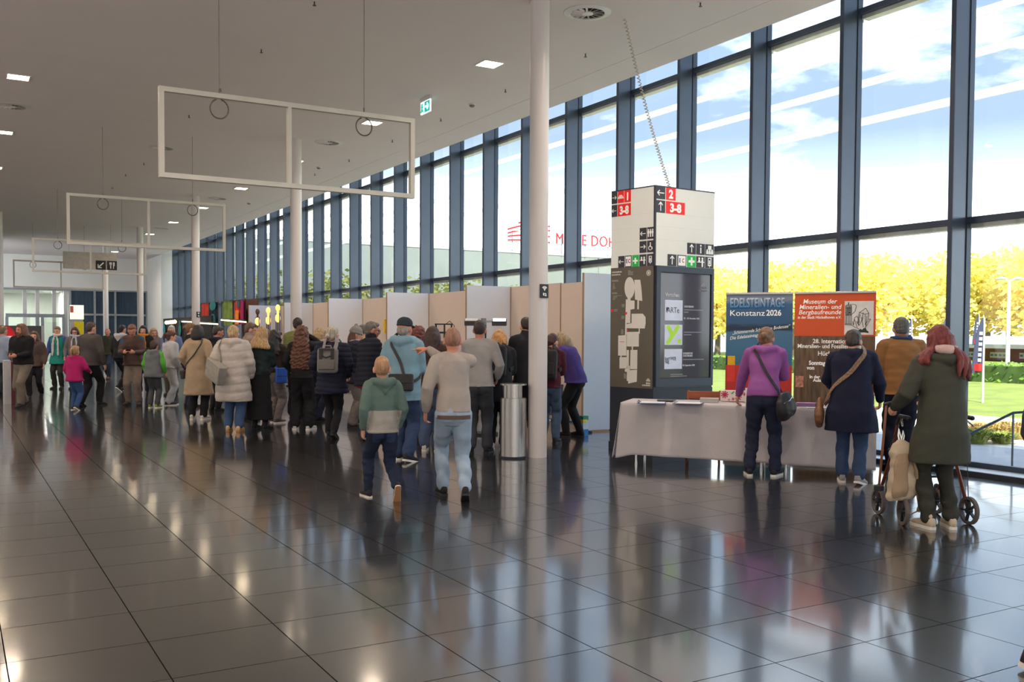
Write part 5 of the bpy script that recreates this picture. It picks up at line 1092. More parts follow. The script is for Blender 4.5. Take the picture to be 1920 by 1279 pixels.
def person(label, x, yf, yh=None, S=None, face=0, legs='stand', lean=0, slump=6, side=0, head=(8, 0, 0), armL='down', armR='down', top=None, inner=None, leg=((40, 46, 66), 1.0), shoe=((40, 40, 42), 'b'),
           hair=('short', (60, 44, 34)), skin=0, bulk=1.0, belly=0.0, loc=None, glasses=False, beard=None, scarf=None, grip=(0, 0), point=(0, 0), curl=.5, seed=0, xh=None, wrist=(None, None), skirt=None, hips=1.0, group=None):
    c = Ctx(); rng = random.Random(seed*7+13); w = G(x, yf) if loc is None else np.array(loc, float); d = DEP(w)
    if S is None: S = AT(xh or x, yh, d)[2]/math.cos(math.radians(lean*.55+slump*.2))
    vox = min(.021, max(.0085, .00095*d)); vb = min(.018, max(.0062, .00085*d))
    az = math.radians(30.37+face); root = empty('person', (w[0], w[1], 0), -az); tag(root, label, 'person', group); c.root = root; c.S = S; c.loc = w; c.az = az
    # legs
    if legs == 'stand': legs = ((-.055, 0, 0, 0, 8), (.055, 0, 0, 0, 8))
    elif legs == 'walk': legs = ((-.05, .10, 0, 0, 4), (.05, -.14, .03, 35, 4))
    elif legs == 'walkR': legs = ((-.05, -.14, .03, 35, 4), (.05, .10, 0, 0, 4))
    kd = max(.0, max(abs(l[1]) for l in legs)-.06)
    hz = (.515-.25*kd-.10*abs(legs[0][1]-legs[1][1])*.3)*S; P0 = V3(0, (legs[0][1]+legs[1][1])*.5*S*.8, hz)
    la = math.radians(lean); P0[1] -= math.sin(la)*.10*S
    # spine
    n = 12; C = [P0]; A = []
    for i in range(n+1):
        a = la+math.radians(slump)*((i/n)**1.5); A.append(a)
        if i < n: C.append(C[-1]+V3(math.sin(math.radians(side))*.6, math.sin(a), math.cos(a))*(.335*S/n))
    C = np.array(C); A = np.array(A)
    def sp(t):
        q = t*n
        if q <= 0: return C[0]+V3(0, -math.sin(A[0])*0, q/n*.335*S), A[0]*0
        i = min(int(q), n-1); f = q-i
        return C[i]+(C[i+1]-C[i])*f, A[i]+(A[i+1]-A[i])*f
    def rad(t): return np.interp(t, TT_T, TT_X)*S*bulk, np.interp(t, TT_T, TT_Y)*S*bulk
    X = V3(1, 0, 0); ease = (top or {}).get('ease', .02)
    def Yv(a): return V3(0, math.cos(a), -math.sin(a))
    def tp(t, ang, off=0.0, e=None):
        p, a = sp(t); rx, ry = rad(t); e = ease if e is None else e; g = math.radians(ang)
        return p+X*(rx+e+off)*math.sin(g)+Yv(a)*(ry+e+off)*math.cos(g)
    c.tp = tp; c.sp = sp; c.Yv = Yv; c.X = X
    nb, an = sp(1.0); k = 1.04*(S/1.75)**.42; c.k = k
    hp = math.radians(head[0]); hy = math.radians(head[1]); ht = math.radians(head[2]); hd = an*.8+hp*.35
    HC = nb+V3(math.sin(ht)*.03, math.sin(hd)*.9, math.cos(hd))*(.075*S+.006*k)
    RH = rotz(-hy) @ rotx(-hp) @ roty(ht); c.HC = HC; c.RH = RH
    def H(px_, py_, pz_): return HC+RH @ V3(px_, py_, pz_)*k
    c.H = H
    # body
    b = MB(); ts = [-.10, -.04, .05, .2, .42, .65, .85, .95, 1.0]
    def rows(mb, ts, e, sc0=1.0, ex=2.3):
        cc = [];  rx = []; ry = []; ys = []
        for q_, t in enumerate(ts):
            sc = sc0[q_] if hasattr(sc0, '__len__') else sc0
            p, a = sp(t); r0, r1 = rad(t); p = p+Yv(a)*(belly*S*math.exp(-((t-.3)/.25)**2)*.5); cc.append(p); rx.append(r0*sc+e); ry.append(r1*sc+e+belly*S*math.exp(-((t-.3)/.25)**2)*.5); ys.append(Yv(a))
        mb.loft(cc, [X]*len(ts), ys, rx, ry, 26, True, ex)
    rows(b, ts, 0, .80)
    b.tube([nb-V3(0, 0, .03*S), nb+(HC-nb)*.35, H(0, -.015, -.05)], [.040*S, .033*S, .034*S], 14)
    b.ell(H(0, -.010, .022), (.076*k, .097*k, .100*k), RH); b.ell(H(0, .030, -.030), (.060*k, .068*k, .090*k), RH); b.ell(H(0, .058, -.088), (.036*k, .034*k, .028*k), RH)
    b.tube([H(0, .092, .018), H(0, .112, -.018), H(0, .108, -.030)], [.008*k, .013*k, .012*k], 8); b.tube([H(-.034, .088, .030), H(0, .098, .032), H(.034, .088, .030)], .010*k, 8)
    for s_ in (-1, 1): b.ell(H(.078*s_, -.008, -.008), (.012*k, .026*k, .034*k), RH @ rotz(-.35*s_), 10, 6); b.ell(H(.036*s_, .068, -.022), (.024*k, .022*k, .020*k), RH, 10, 6)
    b.ell(H(0, .088, -.060), (.024*k, .014*k, .010*k), RH, 10, 6)
    # arms
    sh, aa = sp(.89); arms = []
    NAMED = {'down': (.035, .035, -.298), 'relax': (.05, .07, -.285), 'pocket': (.035, .055, -.245), 'belly': (-.055, .165, -.185), 'hold': (-.035, .20, -.155), 'reach': (-.02, .24, -.18), 'table': (.02, .17, -.25), 'back': (.04, -.09, -.28), 'front': (.04, .12, -.27), 'chest': (-.06, .16, -.06), 'face': (-.055, .13, .10), 'hip': (.085, .0, -.20), 'strap': (-.02, .12, -.03), 'rail': (.06, .17, -.24)}
    ua, fa = .168*S, .148*S
    for sd, spec in ((-1, armL), (1, armR)):
        J = sh+V3(sd*.0925*S*bulk**.7, 0, 0); t = NAMED[spec] if isinstance(spec, str) else spec; Wp = J+V3(sd*t[0], t[1], t[2])*S
        pole = V3(sd*.45, -.8, -.35) if t[2] < .05 else V3(sd*.8, -.1, -.8)
        if len(t) > 3: pole = np.array(t[3], float)*V3(sd, 1, 1)
        E, Wp = ik(J, Wp, ua, fa, pole); arms.append((J, E, Wp)); b.tube([J, E, Wp], [.031*S, .026*S, .017*S], 12)
        dd = unit(Wp-E); nn = V3(-sd, .25, 0) if spec not in ('table', 'rail') else V3(0, -.2, -1); q = wrist[0 if sd < 0 else 1]
        if q is not None: dd = unit(q[0]); nn = V3(*q[1])
        hand(b, Wp+dd*.008*k, dd, nn, sd, k, curl, bool(point[0 if sd < 0 else 1]), bool(grip[0 if sd < 0 else 1]))
    c.arms = arms
    # leg chains
    LG = []
    for sd, l in zip((-1, 1), legs):
        an_ = V3(l[0]*S, l[1]*S, .048*S+l[2]*S); J = P0+V3(sd*.046*S*hips, 0, -.01*S); Kn, an2 = ik(J, an_, .248*S, .236*S, (sd*.06, 1, .15)); LG.append((J, Kn, an2, l)); b.tube([J, Kn, an2], [.052*S, .034*S, .021*S], 12)
        R = rotz(-math.radians(l[4])*sd) @ rotx(-math.radians(l[3])); b.tube([an2, an2+R @ V3(0, .05*S, -.022*S), an2+R @ V3(0, .09*S, -.03*S)], [.022*S, .018*S, .014*S], 8)
    c.legs = LG
    lipc = H(0, .098, -.060); 
    def bodymat(ct, lipc=lipc): return (np.linalg.norm((ct-lipc)*V3(1, 1, 2.0), axis=1) < .022*k)*1
    pend(b, 'body', [SKIN[skin], M_LIP], root, vb, 1 if vb < .01 else 2, None, bodymat)
    e_ = MB()
    for s_ in (-1, 1): e_.ell(H(.031*s_, .084, .006), (.014*k, .010*k, .008*k), RH, 10, 6)
    e_.build('eyes', M_EYE, root, smooth=True)
    # trousers
    lc, lw = leg[0], leg[1]; mt = cloth('leg_%d_%d_%d' % tuple(lc), lc, .9, .16, .3, 160, 7)
    if skirt is None:
        t_ = MB(); rows(t_, [-.20, -.12, -.02, .1, .22], .006+.004*lw, (.55, .9, 1.02, 1.0, .98))
        for J, Kn, an2, l in LG:
            lo = an2+(Kn-an2)*.04; t_.tube([J+V3(0, 0, .01*S), (J+Kn)/2, Kn, (Kn+an2)/2+V3(0, -.006*S, 0), lo], [.060*S*(.75+.25*lw), .054*S*(.7+.3*lw), .043*S*lw, .041*S*lw, .036*S*lw*1.02], 14)
        def wt_(co, no, zt=P0[2]-.04*S, s_=seed+5): return co+(wrinkle(co, no, .0105, 19, s_)-co)*np.clip((zt-co[:, 2])/(.12*S), .05, 1)[:, None]
        c.trou = pend(t_, 'trousers', mt, root, vox, 4, wt_)
    else:
        t_ = MB(); cc = []; rx = []; z1 = sp(.2)[0][2]
        for q in np.linspace(0, 1, 9): z = skirt[1]*S+(z1-skirt[1]*S)*q; cc.append(V3(0, P0[1], z)); rx.append((.105+.03*(1-q))*S)
        t_.loft(cc, [X]*9, [V3(0, 1, 0)]*9, rx, [r*.8 for r in rx], 26); pend(t_, 'skirt', cloth('skirt_%d_%d_%d' % skirt[0], skirt[0]), root, vox, 4, (.006, 16, seed+5))
        st_ = MB()
        for J, Kn, an2, l in LG: st_.tube([Kn, an2], [.036*S, .024*S], 10)
        st_.build('stockings', mt, root, smooth=True)
    # shoes
    sc_, sk = shoe[0], shoe[1]; ms = cloth('shoe_%d_%d_%d' % tuple(sc_), sc_, .6, .08, .1); mso = {'w': M_SOLEW, 'wt': M_SOLEW, 'b': M_SOLEB, 't': mat('sole_tan', srgb(170, 120, 76), .7)}[sk]
    for J, Kn, an2, l in LG:
        R = rotz(-math.radians(l[4])*(-1 if J[0] < 0 else 1)) @ rotx(-math.radians(l[3])); L = .158*S+.01; hb = .048*S; f = S/1.72
        g = MB(); yy = np.array([-.24, -.2, -.05, .15, .35, .55, .70, .76])*L; hw = np.array([.016, .030, .034, .034, .040, .044, .032, .012])*f; tpz = np.array([.050, .078, .085, .080, .058, .045, .036, .024])*f
        cc = [an2+R @ V3(0, y_, -hb+.018*f+h_/2) for y_, h_ in zip(yy, tpz)]; g.loft(cc, [R[:, 0]]*8, [R[:, 2]]*8, list(hw), list(tpz/2), 14, True, 2.8)
        g.tube([an2+R @ V3(0, -.01*f, -.01*f), an2+R @ V3(0, -.012*f, .028*f)], [.036*f, .036*f], 12)
        so = g.build('shoe', ms, root, smooth='all'); g = MB(); hw2 = hw*1.08; zz = (-hb, -hb+(.018 if sk == 'wt' else .024)*f)
        V_ = []; pr = [(hw2[i], yy[i]) for i in range(8)]+[(-hw2[i], yy[i]) for i in range(7, -1, -1)]
        for z in zz: V_ += [an2+R @ V3(px_, py_*1.02, z) for px_, py_ in pr]
        m_ = len(pr); g.add(V_, [tuple(range(m_)), tuple(range(m_, 2*m_))[::-1]]+[(i, m_+i, m_+(i+1) % m_, (i+1) % m_) for i in range(m_)]); g.build('sole', mso, so)
        if sk == 'wt': g = MB(); V_ = [an2+R @ V3(px_*.96, py_*1.0, z) for z in (-hb-.002, -hb+.004) for px_, py_ in pr]; g.add(V_, [tuple(range(m_)), tuple(range(m_, 2*m_))[::-1]]+[(i, m_+i, m_+(i+1) % m_, (i+1) % m_) for i in range(m_)]); g.build('outsole', mat('sole_tan', srgb(176, 120, 72), .7), so)
    # upper garments
    def garment(T, name):
        e = T.get('ease', .02); g = MB(); hem = T.get('hem', .48)*S; z0 = sp(0)[0][2]; fl = T.get('flare', .0); puff = T.get('puff', 1.0); tl_ = T.get('top', 1.0)
        cc = []; rx = []; ry = []; ys = []
        if hem < z0:
            m_ = max(3, int((z0-hem)/.06)); cf = V3((LG[0][1][0]+LG[1][1][0])/2, (LG[0][1][1]+LG[1][1][1])/2, 0)
            for i in range(m_):
                q = i/m_; z = hem+(z0-hem)*q; f = (z0-z)/(z0*.55); p = V3(P0[0]+(cf[0]-P0[0])*f*.6, P0[1]+(cf[1]-P0[1])*f*.6, z); sw = abs(legs[0][1]-legs[1][1])*S*.30*f
                cc.append(p); rx.append(.101*S*bulk+e+fl*f); ry.append(.076*S*bulk+e+fl*f+sw); ys.append(V3(0, 1, 0))
            ts = [0, .12, .25, .42, .6, .75, .87, .94, tl_]
        else:
            t0 = (hem-z0)/(.335*S); ts = [t for t in (t0, .12, .25, .42, .6, .75, .87, .94, tl_) if t >= t0]
        for t in ts:
            p, a = sp(t); r0, r1 = rad(t); bb = belly*S*math.exp(-((t-.3)/.25)**2)*.5; w_ = T.get('waist', 0)*math.exp(-((t-.42)/.18)**2)
            cc.append(p+Yv(a)*bb); rx.append(r0+e*(1 if t < .9 else .7)-w_); ry.append(r1+e*(1 if t < .9 else .6)+bb-w_*.6); ys.append(Yv(a))
        g.loft(cc, [X]*len(cc), ys, rx, ry, 28, True, 2.25)
        for sd, (J, E, Wp) in zip((-1, 1), arms):
            if not T.get('sleeves', True): continue
            cu = E+(Wp-E)*T.get('cuff', .95); g.tube([sp(.97)[0], J+V3(-sd*.015*S, 0, .004*S)], [.033*S+e*.4, .040*S+e*.4], 14)
            g.tube([J, (J+E)/2, E, (E+cu)/2, cu], [.040*S*puff+e*.4, .0375*S*puff+e*.4, .033*S*puff+e*.4, .030*S*puff+e*.35, .023*S*puff+e*.25], 14)
        if not T.get('sleeves', True):
            for sd, (J, E, Wp) in zip((-1, 1), arms): g.tube([sp(.97)[0], J+V3(-sd*.02*S, 0, -.004*S)], [.032*S+e*.4, .038*S+e*.4], 14)
        if T.get('hood'):
            ph, ah = sp(.98); hb_ = T['hood']
            g.tube([ph+V3(-.072*S, -.005*S, .012*S), ph+V3(-.062*S, -.052*S, .006*S), ph+V3(0, -.082*S, -.008*S), ph+V3(.062*S, -.052*S, .006*S), ph+V3(.072*S, -.005*S, .012*S)], [.018*S*hb_, .028*S*hb_, .036*S*hb_, .028*S*hb_, .018*S*hb_], 12)
            g.tube([ph+V3(-.035*S, -.06*S, -.02*S), ph+V3(0, -.072*S, -.06*S), ph+V3(.035*S, -.06*S, -.02*S)], [.024*S*hb_, .030*S*hb_, .024*S*hb_], 12)
        if T.get('collar'):
            g.tube([nb-V3(0, 0, .01*S), nb+(HC-nb)*T.get('collar', .4)], [.044*S+e*.3, .042*S+e*.3], 16)
        wr = T.get('wr', (.0085, 16)); extra = T.get('quilt')
        if extra:
            def wf(co, no, a=seed, sp_=extra): 
                s_ = np.abs(np.sin(co[:, 2]*PI/sp_+.6*np.sin(co[:, 0]*6+a)))**.6; return wrinkle(co, no, .004, 22, a)+no*((s_-.75)*.018*T.get('qa', 1.0))[:, None]
            wr2 = wf
        else: wr2 = (wr[0], wr[1], seed+1)
        mm = [cloth('top_%d_%d_%d' % tuple(T['c']), T['c'], T.get('rough', .9), T.get('var', .08), T.get('bump', .3), 140)]; fn = None
        if 'c2' in T:
            mm.append(cloth('top_%d_%d_%d' % tuple(T['c2']), T['c2'])); zc, wx = T['split']*S, .115*S
            def fn(ct, zc=zc, wx=wx): return ((ct[:, 2] < zc) & (np.abs(ct[:, 0]-P0[0]) < wx)).astype(int)
        return pend(g, name, mm, root, vox, 5, wr2, fn)
    if inner: garment(inner, inner.get('n', 'shirt'))
    c.top = garment(top, top.get('n', 'jacket')) if top else None
    # scarf
    if scarf:
        g = MB(); p = nb+(HC-nb)*.22; R_ = .058*S
        g.tube([p+V3(R_*math.sin(a), R_*.95*math.cos(a)+.006, .008*math.sin(2*a)) for a in np.linspace(0, 2*PI, 17)], scarf[1], 10, flat=1.3)
        if len(scarf) > 2:
            for s_ in (-.035, .04): g.tube([p+V3(s_*.6, R_+.01, 0), tp(.8, math.degrees(s_*8), .02), tp(.45, math.degrees(s_*9), .03), tp(scarf[2], math.degrees(s_*9), .03)], [.03, .036, .038, .04], 10, flat=.4)
        pend(g, 'scarf', cloth('scarf_%d_%d_%d' % scarf[0], scarf[0]), root, vox, 3, (.004, 40, seed))
    # hair and headwear
    hk, hc = hair[0], hair[1]; mh = mat('hair_%d_%d_%d' % tuple(hc), srgb(*hc), .5, 0, .38, 30, .5, 90, stretch=(1.6, 1.6, .22)) ; g = MB(); vh = max(.006, min(.016, .00075*d)); wv = (.004, 60, seed)
    def cap(dx=0.0, low=-.078, front=.0, t=1.0):
        g.ell(H(0, -.022+front, .034), (.0835*k*t, .094*k*t, .098*k*t), RH); g.ell(H(0, -.045, -.015), (.070*k*t, .060*k*t, (.0+abs(low))*k), RH)
    if hk == 'short': cap(low=-.066); g.ell(H(0, .035, .085), (.062*k, .055*k, .036*k), RH)
    elif hk == 'buzz': g.ell(H(0, -.016, .024), (.0775*k, .0945*k, .1005*k), RH); wv = None
    elif hk == 'buzztop': g.ell(H(0, -.018, .026), (.0785*k, .0945*k, .1015*k), RH); g.ell(H(0, -.004, .068), (.070*k, .084*k, .066*k), RH); wv = (.002, 90, seed)
    elif hk == 'fringe':     # bald crown, hair round the sides
        g.ell(H(0, -.050, -.005), (.080*k, .062*k, .050*k), RH); wv = None
    elif hk in ('bob', 'long', 'curly', 'pony', 'bun', 'lowbun', 'locks'):
        cap(low=-.08, t=1.03); g.ell(H(0, .030, .080), (.070*k, .058*k, .042*k), RH)
        if hk in ('bob', 'long', 'curly'):
            Ln = {'bob': .16, 'long': .40, 'curly': .46}[hk] if len(hair) < 3 else hair[2]
            for a in np.linspace(66, 294, 17):
                q = math.radians(a); x0, y0 = .078*math.sin(q), .085*math.cos(q)-.02; bk = max(0, -math.cos(q)); P = [H(x0*.75, y0*.75, .06), H(x0, y0, .0), H(x0*1.08, y0*1.08, -.075)]; L2 = Ln-.075
                if L2 > .02:
                    e0 = P[-1]; tb = tp(.80, 180-(1 if x0 > 0 else -1)*abs(x0)/.078*(62 if hk == 'long' else 44), .030 if hk == 'long' else .018); dn = V3(0, 0, -1)
                    if L2 > .12 and hk != 'bob': P += [e0*.55+V3(tb[0], tb[1], tb[2])*.45, tb+V3(x0*.2, 0, 0)+dn*max(0, L2-.24)*.5, tb+dn*max(.0, L2-.20)+V3(x0*.1, -.01, 0)]
                    else: P += [e0+(RH @ V3(-x0*.10, -y0*.05, -L2*.6)+V3(0, 0, -L2*.4))*.55, e0+RH @ V3(-x0*.22, -y0*.12, -L2*.6)+V3(0, 0, -L2*.4)]
                R_ = [.028*k, .032*k, .032*k]+([.034*k, .030*k, .018*k] if hk == 'long' else [.028*k, .025*k, .014*k] if hk != 'bob' else [.028*k, .016*k])[:len(P)-3]
                g.tube(P, R_[:len(P)], 8)
            if hk == 'curly': wv = (.013, 70, seed)
        if hk == 'locks':
            for s_, aa_, end in ((1, (112, 128, 144, 160), .66), (-1, (100, 114, 128), .84)):
                for a in aa_:
                    q = math.radians(a)*s_; x0, y0 = .080*math.sin(q), .088*math.cos(q)-.02; g.tube([H(x0*.7, y0*.7, .07), H(x0, y0, .01), H(x0*1.1, y0*1.08, -.07), tp(1.0, s_*(a-8), .055), tp(.92, s_*(a-4), .045), tp((.92+end)/2, s_*(a+2), .03), tp(end+.02*math.sin(a), s_*(a+4), .02)], [.026*k, .030*k, .030*k, .028*k, .028*k, .024*k, .009*k], 8)
        if hk == 'pony': g.tube([H(0, -.10, .045), H(0, -.15, .035), H(0, -.155, -.04), H(0, -.12, -.16)], [.022*k, .030*k, .030*k, .012*k], 10)
        if hk == 'bun': g.ell(H(0, -.125, .015), (.042*k, .036*k, .042*k), RH)
        if hk == 'lowbun': g.ell(H(0, -.118, -.028), (.036*k, .032*k, .034*k), RH)
    elif hk in ('beanie', 'cap', 'beret'):
        uc = hair[2]; g.ell(H(0, -.045, -.02), (.074*k, .062*k, .075*k), RH)
        if len(hair) > 3:
            for a in np.linspace(90, 270, 7):
                q = math.radians(a); g.tube([H(.07*math.sin(q), .08*math.cos(q)-.02, 0), H(.074*math.sin(q), .088*math.cos(q)-.02, -.08), H(.07*math.sin(q), .09*math.cos(q)-.02, -hair[3])], [.022*k, .026*k, .016*k], 8)
        q = MB(); mhat = cloth('hat_%d_%d_%d' % uc, uc, .95, .12, .6, 220)
        if hk == 'beanie':
            q.ell(H(0, -.012, .052), (.090*k, .106*k, .092*k), RH); q.tube([H(.084*math.sin(a), .100*math.cos(a)-.012, .030-.012*math.cos(a)) for a in np.linspace(0, 2*PI, 19)], .016*k, 8)
            if len(hair) > 4: q.ell(H(0, -.03, .155), (.028*k, .028*k, .028*k), RH)
        else:
            q.ell(H(0, -.010, .062), (.088*k, .104*k, .074*k), RH); q.tube([H(.080*math.sin(a), .098*math.cos(a)-.010, .034) for a in np.linspace(0, 2*PI, 19)], .012*k, 8)
            if hk == 'cap': q.ell(H(0, .105, .040), (.062*k, .065*k, .010*k), RH @ rotx(-.25))
        pend(q, 'hat', mhat, root, vh, 3, (.002, 60, seed))
    if g.v: pend(g, 'hair', mh, root, vh, 3, wv)
    if beard:
        g = MB(); g.ell(H(0, .062, -.085), (.052*k, .042*k, .045*k), RH); g.ell(H(0, .060, -.125), (.036*k, .034*k, .05*k*beard[1]), RH); g.tube([H(-.03, .098, -.046), H(0, .106, -.042), H(.03, .098, -.046)], .010*k, 8)
        for s_ in (-1, 1): g.tube([H(.066*s_, .015, -.01), H(.058*s_, .035, -.06), H(.03*s_, .07, -.09)], [.012*k, .018*k, .02*k], 8)
        pend(g, 'beard', mat('hair_%d_%d_%d' % beard[0], srgb(*beard[0]), .6, 0, .3, 30, .5, 90), root, vh, 3, (.003, 80, seed))
    if glasses:
        g = MB()
        for s_ in (-1, 1):
            g.tube([H((.033+.024*math.cos(a))*s_, .106, .004+.019*math.sin(a)) for a in np.linspace(0, 2*PI, 15)], .0028*k, 6, round_=False); g.tube([H(.056*s_, .104, .008), H(.080*s_, .05, .010), H(.082*s_, -.005, .006)], .0028*k, 6)
        g.tube([H(-.01, .108, .008), H(.01, .108, .008)], .0028*k, 6); g.build('glasses', M_BLACK, root)
    return c
# ------------------------------------------------------------------ bags (things of their own, placed in the wearer's frame)
def world(c, p): return np.array(c.root.location)+rotz(-c.az) @ np.asarray(p, float)
class Bag:
    def __init__(s, c, name, label, cat, at, group=None):
        s.c = c; s.o = np.asarray(at, float); s.r = empty(name, world(c, at), -c.az); tag(s.r, label, cat, group)
    def put(s, mb, name, m, **k):
        mb.v = [tuple(np.array(v)-s.o) for v in mb.v]; return mb.build(name, m, s.r, **k)
def ribbon(pts, nrm, w, t):
    """one closed flat band along pts"""
    g = MB(); P = [np.asarray(p, float) for p in pts]; V_ = []; n = len(P)
    for i in range(n):
        d = unit(P[min(i+1, n-1)]-P[max(i-1, 0)]); u = unit(np.cross(d, nrm[i])); m = unit(np.cross(u, d)); V_ += [P[i]+u*w/2+m*t/2, P[i]-u*w/2+m*t/2, P[i]-u*w/2-m*t/2, P[i]+u*w/2-m*t/2]
    F = [(0, 1, 2, 3), (4*n-1, 4*n-2, 4*n-3, 4*n-4)]
    for i in range(n-1):
        for j in range(4): F.append((4*i+j, 4*i+4+j, 4*i+4+(j+1) % 4, 4*i+(j+1) % 4))
    g.add(V_, F); return g
STRAPS = []
def strap(bag, c, keys, m, name='strap', w=.03, t=.006, off=.008, n=34): STRAPS.append((bag, c, keys, m, name, w, t, off, n))
def finish_straps():
    """lay every strap on the finished garment: keys are (t, angle, extra) on the torso"""
    from mathutils.bvhtree import BVHTree
    tr = {}
    for bag, c, keys, m, name, w, t, off, n in STRAPS:
        if c.top.name not in tr:
            me = c.top.data; tr[c.top.name] = BVHTree.FromPolygons([v.co for v in me.vertices], [p.vertices for p in me.polygons])
        bv = tr[c.top.name]; k = np.array([tuple(q)+(0,)*(3-len(q)) for q in keys], float); s_ = np.linspace(0, len(k)-1, n)
        T = np.interp(s_, range(len(k)), k[:, 0]); A = np.interp(s_, range(len(k)), k[:, 1]); O = np.interp(s_, range(len(k)), k[:, 2]); P = []; Nn = []
        for a, b, o in zip(T, A, O):
            p0 = c.tp(a, b, 0.0); q0 = c.sp(a)[0]; d = p0-q0; L0 = np.linalg.norm(d)
            if a > .93: d = d+V3(0, 0, 1.1*L0*(a-.9)/.1)
            d = unit(d); lim = L0+(.05 if a < .85 and abs(abs(b % 360-180)-90) < 50 else .13); best = L0-.02; s0 = 0.0
            for _ in range(8):
                hit = bv.ray_cast(Vector(q0+d*s0), Vector(d), lim-s0)
                if hit[0] is None: break
                s0 += hit[3]; best = max(best, s0); s0 += 1e-3
            P.append(q0+d*(best+off+o)); Nn.append(d)
        for _ in range(2): P = [P[0]]+[(P[i-1]+2*P[i]+P[i+1])/4 for i in range(1, n-1)]+[P[-1]]
        P = [p+d*.007 for p, d in zip(P, Nn)]
        bag.put(ribbon(P, Nn, w, t), name, m)
def pockets(c, m, xs, z, w, h, name='back_pocket'):
    """patch pockets laid on the seat of the trousers"""
    from mathutils.bvhtree import BVHTree
    me = c.trou.data; bv = BVHTree.FromPolygons([v.co for v in me.vertices], [p.vertices for p in me.polygons])
    for x in xs:
        g = MB(); n = 7; V_ = []; ok = True
        for off in (.0035, -.004):
            for i in range(n):
                for j in range(n):
                    u = i/(n-1)-.5; v = j/(n-1)-.5; px_ = x+u*w*(1-.12*(v < -.3)); pz_ = z+v*h-(.012*(1-abs(u)*2) if v < -.45 else 0); hit = bv.ray_cast(Vector((px_, c.sp(.1)[0][1]-.6, pz_)), Vector((0, 1, 0)), 1.2)
                    y = hit[0][1] if hit[0] is not None else c.sp(0)[0][1]-.1; V_.append((px_, y-off, pz_))
        F = []; q = n*n
        for i in range(n-1):
            for j in range(n-1): a = i*n+j; F += [(a, a+1, a+n+1, a+n), (q+a, q+a+n, q+a+n+1, q+a+1)]
        bd = [i*n for i in range(n)]+[(n-1)*n+j for j in range(1, n)]+[i*n+n-1 for i in range(n-2, -1, -1)]+[j for j in range(n-2, 0, -1)]
        for k in range(len(bd)): a, b = bd[k], bd[(k+1) % len(bd)]; F.append((a, q+a, q+b, b))
        g.add(V_, F); g.build(name, m, c.root, smooth=True)
def rbox(cen, dim, R, m, bag, name, bev=.02):
    g = MB().box(cen, dim, R); return bag.put(g, name, m, smooth=True, bevel=bev, seg=3)
# ================================================================== the people, front to back
def crossbody(c, label, side, m, dim, t_bag=-.05, ang=105, sm=None, w=.03, cat='shoulder bag', bev=.02, off=.07, name='shoulder_bag', keys=None, group=None, tilt=0.0, slouch=False):
    """bag at the hip on `side` (-1 left), strap over the other shoulder"""
    p = c.tp(t_bag, side*ang, off); b = Bag(c, name, label, cat, p-V3(0, 0, dim[2]/2), group)
    out = unit(p-c.sp(t_bag)[0]); out[2] = 0; out = unit(out); R = np.stack([np.cross(out, (0, 0, 1)), out, V3(0, 0, 1)], 1) @ roty(tilt)
    if slouch:
        g = MB(); zz = (-.5, -.44, -.25, 0, .25, .42, .5); ww = (.62, .86, 1.0, .98, .80, .58, .40); dd = (.5, .85, 1.05, 1.0, .75, .5, .3)
        g.loft([p+R[:, 2]*dim[2]*z+R[:, 0]*.01*math.sin(9*z) for z in zz], [R[:, 0]]*7, [R[:, 1]]*7, [dim[0]/2*q for q in ww], [dim[1]/2*q for q in dd], 26, True, 3.0); o_ = b.put(g, 'bag_body', m); PEND.append((o_, .010, 4, (.006, 24, 3), None))
        g = MB().tube([p+R @ V3(-dim[0]*.33, dim[1]*.36, dim[2]*.22), p+R @ V3(0, dim[1]*.47, dim[2]*.20), p+R @ V3(dim[0]*.33, dim[1]*.36, dim[2]*.22)], .006, 6); b.put(g, 'zip', M_CHR, smooth=True)
    else:
        rbox(p, dim, R, m, b, 'bag_body', bev); g = MB().box(p+out*(dim[1]/2+.001)+R[:, 2]*dim[2]*.22, (dim[0]*.98, .012, dim[2]*.5), R); b.put(g, 'flap', m, bevel=.005)
    s = side; keys = keys or [(t_bag+.12, s*ang, .03), (.25, s*(ang+28)), (.5, s*178), (.75, s*200), (.93, s*222), (1.0, s*265), (.93, s*312), (.75, s*338), (.5, s*368), (.25, s*405), (t_bag+.12, s*(338+ang), .03)]
    strap(b, c, keys, sm or m, 'strap', w); return b
def backpack(c, label, m, dim=(.28, .13, .40), t=.52, sm=None, pocket=None, group=None, strapw=.055):
    p = c.tp(t, 180, dim[1]/2+.012); _, a = c.sp(t); R = rotx(-a); b = Bag(c, 'backpack', label, 'backpack', p-V3(0, 0, dim[2]/2), group)
    rbox(p, dim, R, m, b, 'pack_body', .045); q = p-R[:, 1]*(dim[1]/2+.006)-R[:, 2]*dim[2]*.17; rbox(q, (dim[0]*.82, .05, dim[2]*.42), R, pocket or m, b, 'front_pocket', .018)
    for s in (-1, 1): strap(b, c, [(t+.10, 180-s*14), (.9, 180-s*24), (1.0, 180-s*60), (1.0, 180-s*110), (.9, 180-s*142), (.7, 180-s*136), (.5, 180-s*100), (.42, 180-s*60)], sm or m, 'shoulder_strap', strapw, .012)
    g = MB().tube([p+R @ V3(-.05, .0, dim[2]/2-.005), p+R @ V3(-.04, 0, dim[2]/2+.035), p+R @ V3(.04, 0, dim[2]/2+.035), p+R @ V3(.05, 0, dim[2]/2-.005)], .010, 8); b.put(g, 'grab_handle', sm or m, smooth=True); return b
def leather(n, rgb, r=.45): return mat('leather_'+n, srgb(*rgb), r, 0, .10, 20, .25, 150)
JEAN = (52, 66, 92); DJEAN = (34, 42, 62); BLK = (30, 30, 33)
